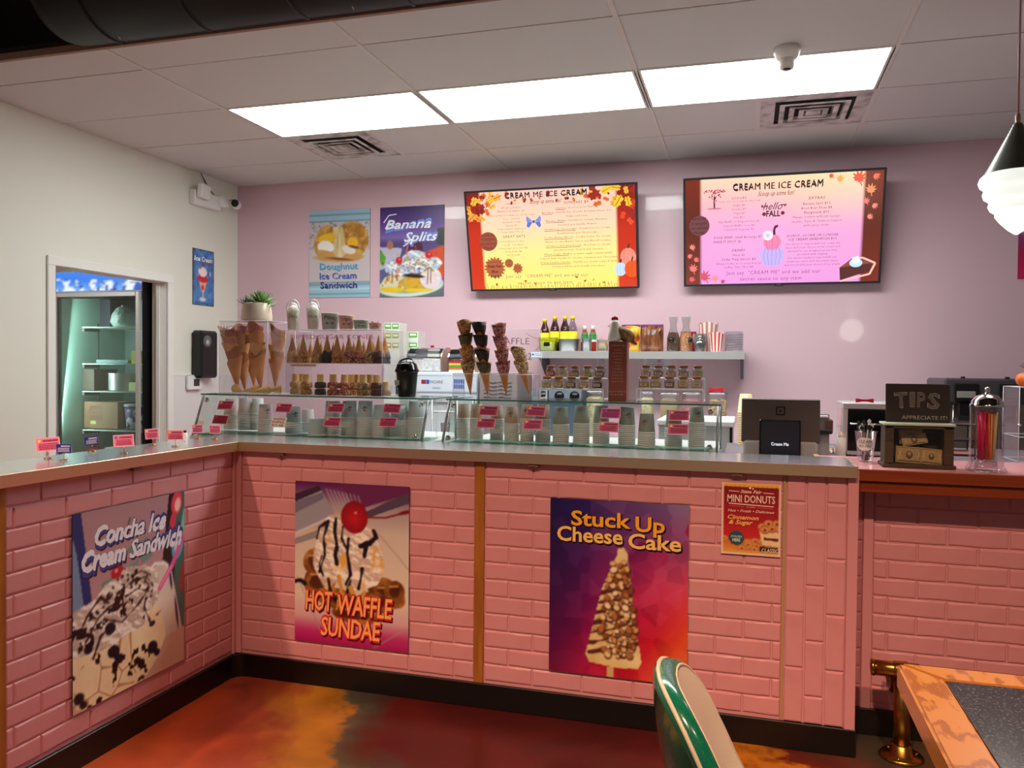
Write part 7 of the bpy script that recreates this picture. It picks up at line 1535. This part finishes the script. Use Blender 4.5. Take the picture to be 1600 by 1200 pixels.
for z in (1.16, 1.365): B(-.008, .008, -.041, -.034, z, z+.02, .001).build('handle_post', M_alu, t)
for z in (.55, .85, 1.15): 
    pass
MB().tube([(.09+.02, .30, .25), (.09+.02, .30, zd-.22)], .006, 5).build('shelf_standard', mat('rail_dark', (50, 54, 56), .5), t)
zsh = [on('y', yF+.2, 170, q).z for q in (512, 569, 612, 672)]
for k, z in enumerate(zsh+[zsh[-1]-.27]):
    m = MB()
    m.tube([(.11, .14, z), (W-.02, .14, z)], .005, 6)
    for i in range(13): x = .12+i*(W-.16)/12; m.tube([(x, .14, z), (x, .60, z)], .002, 4)
    m.tube([(.11, .6, z), (W-.02, .6, z)], .004, 6); o = m.build('wire_shelf', mat('shelf_white', (226, 236, 232), .3), t)
    MB().box(.105, .125, .14, .3, z-.03, z-.005).build('shelf_bracket', mat('rail_dark'), t)
area('storeroom_lamp', (-1.3, -2.3, 2.58), .6, 22, (1, 1, .97), aim=(-1.0, -1.6, 0))
l = bpy.data.lights.new('freezer_tube', 'AREA'); l.energy = 9; l.color = (.92, 1.0, .97); l.shape = 'RECTANGLE'; l.size = .04; l.size_y = 1.3
o = bpy.data.objects.new('freezer_tube', l); COL.objects.link(o); o.location = (xl+.03, yF+.05, 1.35); o.rotation_euler = (0, -PI/2+.5, 0); o.rotation_euler = Vector((-.7, -.6, 0)).to_track_quat('Z', 'Y').to_euler()
o.rotation_euler = (Vector((xl+.5, yF+.5, 1.3))-o.location).to_track_quat('-Z', 'Y').to_euler()
def fx(px, y=yF+.2): return on('y', y, px, 560).x
def sack(px0, px1, k, h_, mt, lab, cat='bag', y=yF+.30):
    x0, x1 = fx(px0, y), fx(px1, y); w_ = (x1-x0)/2; s_ = thing('frozen_bag', lab, cat, ((x0+x1)/2, y, zsh[k]+.006), group='bags in the freezer'); rg = random.Random(px0)
    b = MB().lathe([(0, 0), (w_*.8, .0), (w_, h_*.25), (w_*.95, h_*.6), (w_*.55, h_*.9), (w_*.2, h_), (0, h_*.98)], 14); b.v = [(x*(1+rg.uniform(-.14, .08)), y_*.8*(1+rg.uniform(-.14, .08)), z*(1+rg.uniform(-.06, .04)) if z > .001 else 0) for x, y_, z in b.v]; b.build('sack', mt, s_); MB().lathe([(0, h_*.9), (w_*.16, h_*.92), (w_*.2, h_*1.05), (0, h_*1.02)], 8).build('twist', mt, s_)
sack(176, 212, 0, .17, mat('white_film', (206, 222, 222), .25, bump=(30, 1, .02)), 'crumpled white plastic bag on the top freezer shelf'); sack(196, 216, 0, .10, mat('yellow_film', (206, 200, 120), .35, bump=(30, 1, .02)), 'yellowish bag beside the white one on the top shelf', y=yF+.46)
def fbox(px0, px1, k, h_, mt, lab, nm='frozen_box', cat='box', y=yF+.24, d=.2, word=None, z0=None):
    x0, x1 = fx(px0, y), fx(px1, y); s_ = thing(nm, lab, cat, (x0, y, (zsh[k]+.006) if z0 is None else z0), group='boxes in the freezer'); W_ = x1-x0
    B(0, W_, 0, d, 0, h_, .002).build('box_body', mt, s_); B(W_*.47, W_*.53, -.0012, d, h_, h_+.0012, .0003).build('tape', mat('tape_tan', (176, 150, 110), .4), s_)
    if word:
        v = Vec(W_, h_)
        for q in word: v.text(*q)
        v.rect(.2, .72, .36, .84, (220, 220, 130)); link('lettering', v.mesh('lettering', PRINT), s_, (0, -.0006, 0))
MR = (120, 46, 60)
fbox(131, 184, 3, on('y', yF+.24, 150, 628).z-zsh[3]-.006, mat('cardboard', (166, 126, 100), .7), 'cardboard box with red printing on the lower freezer shelf', 'cardboard_box', word=[("JEFF'S", .34, .22, .16, MR, .36, .02), ('HOMESTYLE', .34, .40, .10, MR, .44), ('COOKIES', .36, .58, .16, MR, .40, .02)])
sx = (fx(184)+fx(213))/2; s_ = thing('ice_tub', 'purple and white patterned tub beside the cardboard box', 'tub', (sx, yF+.3, zsh[3]+.006), group='tubs in the freezer'); wq = (fx(213)-fx(184))/2
MB().lathe([(0, 0), (wq*.8, 0), (wq*.95, .18), (0, .18)], 20).build('tub_body', mat('tub_purple', (90, 70, 140), .4, var=((226, 226, 236), 22, .48, .52, (1, 1, 1))), s_); MB().lathe([(0, .18), (wq*1.02, .18), (wq*1.02, .2), (0, .2)], 20).build('lid', mat('lid_clear', (176, 190, 206), .2), s_)
s_ = thing('steel_pot', 'round steel pot on the third freezer shelf', 'pot', ((fx(158)+fx(196))/2, yF+.32, zsh[2]+.006)); wq = (fx(196)-fx(158))/2
MB().lathe([(0, 0), (wq*.93, 0), (wq, .01), (wq, .135), (wq*1.04, .14), (wq*.97, .141), (wq*.9, .01), (0, .01)], 24).build('pot_body', M_sst, s_); MB().tube([(wq, 0, .1), (wq+.03, 0, .105), (wq+.03, .03, .1)], .004, 6).build('handle', M_sst, s_)
fbox(129, 147, 2, .17, mat('brown_card', (96, 84, 76), .6), 'dark brown box at the left of the steel pot', d=.25); fbox(201, 213, 2, .07, mat('cream_pack', (206, 206, 150), .5), 'small cream coloured pack right of the steel pot')
fbox(150, 200, 1, .03, mat('blue_tray', (120, 150, 156), .4), 'flat grey-blue tray on the second freezer shelf', 'flat_tray', 'tray'); fbox(205, 214, 1, .10, mat('yellow_card', (206, 180, 80), .5), 'yellow pack at the right of the second shelf')
fbox(150, 172, 0, .24, mat('dark_grey_card', (70, 70, 84), .5), 'dark grey box at the back of the top freezer shelf', y=yF+.42, d=.12)  # box of dark grey card
fbox(126, 160, 3, .10, mat('red_pack', (150, 40, 54), .5), 'red pack on the lowest freezer shelf', z0=zsh[3]-.264); fbox(163, 200, 3, .12, mat('white_pack', (200, 206, 206), .5), 'white pack next to the red one on the lowest shelf', z0=zsh[3]-.264)

# ---------------------------------------------------------------- customers' side
# pendant lamp shaped like a soft-serve cone
xl_, yl_ = on('y', -2.50, 1588, 300).x, -2.50
zt_ = on('y', yl_, 1588, 193).z; zr = on('y', yl_, 1588, 272).z; zb_ = on('y', yl_, 1582, 365).z
t = thing('pendant_lamp', 'pendant lamp shaped like an upside-down soft-serve cone at the right edge', 'lamp', (xl_, yl_, 0))
MB().lathe([(0, ZC), (.055, ZC), (.05, ZC-.012), (.015, ZC-.075), (0, ZC-.08)], 24).build('canopy', M_whitep, t); MB().tube([(0, 0, ZC-.075), (0, 0, zt_+.03)], .004, 8).build('cord', mat('cord_beige', (196, 160, 150), .5), t)
MB().lathe([(0, zt_+.035), (.008, zt_+.035), (.010, zt_+.02), (.008, zt_+.005), (.012, zt_)], 16).build('socket', mat('copper_pale', (206, 160, 136), .3), t)
Hc = zt_-zr; pr = [(.013, zt_)]
for k in range(1, 34): q = k/34; pr.append((.013+.098*q**1.05+(.0022 if k % 2 else 0), zt_-Hc*q))
pr.append((.112, zr)); MB().lathe(pr, 36, cap=False).build('cone_shade', mat('cone_grey_green', (92, 96, 88), .35), t)
Hg = zr-zb_; pr = [(.108, zr+.004)]+[(r_, zr-Hg*q) for r_, q in ((.122, .045), (.128, .13), (.122, .21), (.108, .26), (.113, .33), (.108, .41), (.090, .47), (.094, .54), (.086, .62), (.070, .67), (.070, .72), (.058, .80), (.042, .88), (.026, .95), (.012, .985), (0, 1.0))]
b = MB().lathe(pr, 36, cap=False); b.v = [(x, y, z+.010*math.sin(math.atan2(y, x))*(1 if z < zr-.01 else 0)) for x, y, z in b.v]
b.build('swirl_glass', mat('lamp_glow', (250, 250, 244), .3, emit=(250, 255, 246), es=.85), t)
pl_ = bpy.data.lights.new('pendant_bulb', 'POINT'); pl_.energy = 5; pl_.color = (1, .93, .82); pl_.shadow_soft_size = .11
o = bpy.data.objects.new('pendant_bulb', pl_); COL.objects.link(o); o.location = (xl_, yl_, zb_-.13)
# brass foot rail
M_brass = mat('brass', (176, 132, 62), .25, metal=1)
t = thing('foot_rail', 'brass foot rail with wall bracket and floor post under the bar top', 'foot rail', (4.665, -2.725, 0)); zr_ = .325
MB().tube([(0, 0, zr_), (.16, 0, zr_)], .028, 20).tube([(.16, 0, zr_), (3.2, 0, zr_)], .025, 20).build('rail', M_brass, t)
MB().lathe([(.0, 0), (.0295, 0), (.030, .004), (.030, .012), (0, .012)], 24, (-.004, 0, zr_), axis='x').build('end_cap', M_brass, t)
MB().tube([(.075, .0, zr_-.02), (.078, .02, zr_-.07), (.078, .05, zr_-.095), (.078, .10, zr_-.09), (.078, .135, zr_-.075)], .011, 10).build('wall_bracket', mat('dark_brass', (96, 70, 40), .35, metal=1), t)
MB().tube([(.105+.01*0, 0, zr_-.020), (.105, 0, .02)], .030, 24).lathe([(0, 0), (.075, 0), (.078, .006), (.070, .014), (.04, .018), (.036, .05), (.030, .052)], 32, (.105, 0, 0), cap=False).build('floor_post', M_brass, t)
MB().lathe([(.026, 0), (.031, .004), (.032, .05), (.026, .055)], 20, (.07, 0, zr_), axis='x', cap=False).build('collar', M_brass, t)
for k in range(3): q = k*2.1-1.9; MB().lathe([(0, .014), (.006, .014), (.005, .018), (0, .019)], 10, (.105+.056*math.cos(q), .056*math.sin(q), 0)).build('screw', M_brass, t)
# table with oak edge
t = thing('dining_table', 'table with wide oak edge and speckled dark laminate top in the corner', 'table', (4.548, -3.925, 0)); zt2 = .75
M_to = mat('oak_edge_wood', (214, 150, 76), .28, coat=.4); nt = M_to.node_tree; bs = nt.nodes['Principled BSDF']
tc = nt.nodes.new('ShaderNodeTexCoord'); mp = nt.nodes.new('ShaderNodeMapping'); mp.inputs['Scale'].default_value = (9, 3.5, 9); wv = nt.nodes.new('ShaderNodeTexWave'); wv.wave_type = 'RINGS'; wv.inputs['Scale'].default_value = 3.2; wv.inputs['Distortion'].default_value = 5; wv.inputs['Detail'].default_value = 3; wv.inputs['Detail Scale'].default_value = 1.2
cr = nt.nodes.new('ShaderNodeValToRGB'); cr.color_ramp.elements[0].position = .05; cr.color_ramp.elements[0].color = (*lin((158, 92, 34)), 1); cr.color_ramp.elements[1].position = .35; cr.color_ramp.elements[1].color = (*lin((194, 128, 60)), 1)
nt.links.new(tc.outputs['Object'], mp.inputs[0]); nt.links.new(mp.outputs[0], wv.inputs[0]); nt.links.new(wv.outputs[1], cr.inputs[0]); nt.links.new(cr.outputs[0], bs.inputs['Base Color'])
Wt, Lt, e_ = .76, .98, .084
def plank(pts, nm='edge_board'):
    return MB().prism(pts, zt2-.06, zt2).build(nm, M_to, t, bevel=.006)
plank([(0, 0), (Wt, 0), (Wt-e_, -e_), (e_, -e_)]); plank([(0, 0), (e_, -e_), (e_, -Lt+e_), (0, -Lt)]); plank([(0, -Lt), (e_, -Lt+e_), (Wt-e_, -Lt+e_), (Wt, -Lt)]); plank([(Wt, 0), (Wt, -Lt), (Wt-e_, -Lt+e_), (Wt-e_, -e_)])
MB().box(e_+.001, Wt-e_-.001, -Lt+e_+.001, -e_-.001, zt2-.02, zt2-.002).build('laminate_panel', mat('speckled_laminate', (30, 32, 40), .22, var=((92, 86, 84), 170, .5, .68, (1, 1, 1))), t)
MB().lathe([(.30, 0), (.30, .02), (.05, .05), (.045, .10), (.045, zt2-.07), (.12, zt2-.062)], 28, (Wt/2, -Lt/2, 0)).build('pedestal', mat('black_satin'), t)
# diner chair, its back towards the counter side
def chair():
    t = thing('diner_chair', 'diner chair with glittering green vinyl back and cream front', 'chair', (4.195, -4.38, -.015), (0, 0, .12))
    M_g = mat('glitter_green', (14, 108, 80), .18, coat=.6, var=((60, 200, 150), 600, .62, .70, (1, 1, 1))); M_c = mat('cream_vinyl', (222, 204, 184), .35, bump=(160, .3, .002)); M_p = mat('cream_piping', (226, 206, 180), .3)
    # local frame: +x the way the sitter faces, y across
    def lean(z): # forward position of the back at a height
        q = (z-.44)/.42; return .02-.17*q+.03*max(0, q-.6)+.075*max(0, .42-q)**1.3
    def outline(k): # k 0..1 from left foot over the top to the right foot
        a = PI*(1-k); x = math.cos(a); y_ = .205*math.copysign(abs(x)**.62, x)*(1-.0*abs(x)); s_ = math.sin(a)**.62
        return y_, .46+.385*s_
    N = 40; rim = [outline(k/N) for k in range(N+1)]
    def surf(off_, inner, m, nm, bulge):
        vs = []; fs = []; rows = 12
        for k in range(rows):
            t_ = k/(rows-1)
            for y_, z in rim:
                yy = y_*t_; zz = .60+(z-.60)*t_; d = (1-t_**2.2)
                vs.append((lean(zz)+off_+bulge*d+.10*(yy/.205)**2*.55, yy, zz))
        n = N+1
        for k in range(rows-1):
            for i in range(N): fs.append((k*n+i, k*n+i+1, (k+1)*n+i+1, (k+1)*n+i))
        for k in range(rows-1): fs.append((k*n, (k+1)*n, (k+1)*n+N, k*n+N))
        b = MB(); b.add(vs, fs, 0, True); return b.build(nm, m, t)
    surf(-.028, 0, M_g, 'back_shell', -.035); surf(.020, 1, M_c, 'back_pad', .018)
    band = MB(); vs = []; fs = []
    for k, (y_, z) in enumerate(rim):
        x = lean(z)+.10*(y_/.205)**2*.55; c = Vector((x, y_, z)); o_ = Vector((0, y_, (z-.60))).normalized()
        for dx, r_ in ((-.028, 0), (-.026, .010), (-.010, .016), (.008, .014), (.018, .006), (.020, -.003)): vs.append(c+Vector((dx, 0, 0))+o_*r_)
    for k in range(N):
        for j in range(5): fs.append((k*6+j, k*6+j+1, (k+1)*6+j+1, (k+1)*6+j))
    band.add(vs, fs, 0, True); band.build('edge_band', M_g, t)
    pts = [Vector((lean(z)+.10*(y_/.205)**2*.55, y_, z))+Vector((0, y_, z-.60)).normalized()*.0135 for y_, z in rim]
    MB().tube([p+Vector((-.018, 0, 0)) for p in pts], .0045, 8).build('piping', M_p, t); MB().tube([p+Vector((.016, 0, 0))-Vector((0, p.y, p.z-.6)).normalized()*.010 for p in pts], .004, 8).build('piping', M_p, t)
    sd = MB().lathe([(0, .40), (.19, .40), (.215, .42), (.215, .455), (.19, .48), (0, .49)], 36, (.17, 0, 0), sq=3); sd.build('seat', M_g, t); MB().lathe([(0, .481), (.185, .481), (.17, .495), (0, .505)], 32, (.17, 0, 0), sq=3).build('seat_pad', M_c, t)
    for s_ in (-1, 1):
        MB().tube([(.33, s_*.17, .40), (.37, s_*.19, .01)], .011, 10).build('leg', M_chrome, t); MB().tube([(.0, s_*.17, .40), (-.05, s_*.19, .01)], .011, 10).build('leg', M_chrome, t)
    for y_, z in ((-.12, .63), (.12, .63)): MB().lathe([(0, 0), (.008, 0), (.013, .006), (.011, .012), (0, .014)], 16, M=Matrix.Translation((lean(z)-.034, y_, z)) @ Matrix.Rotation(-PI/2, 4, 'Y')).build('button', M_copper, t)
chair()
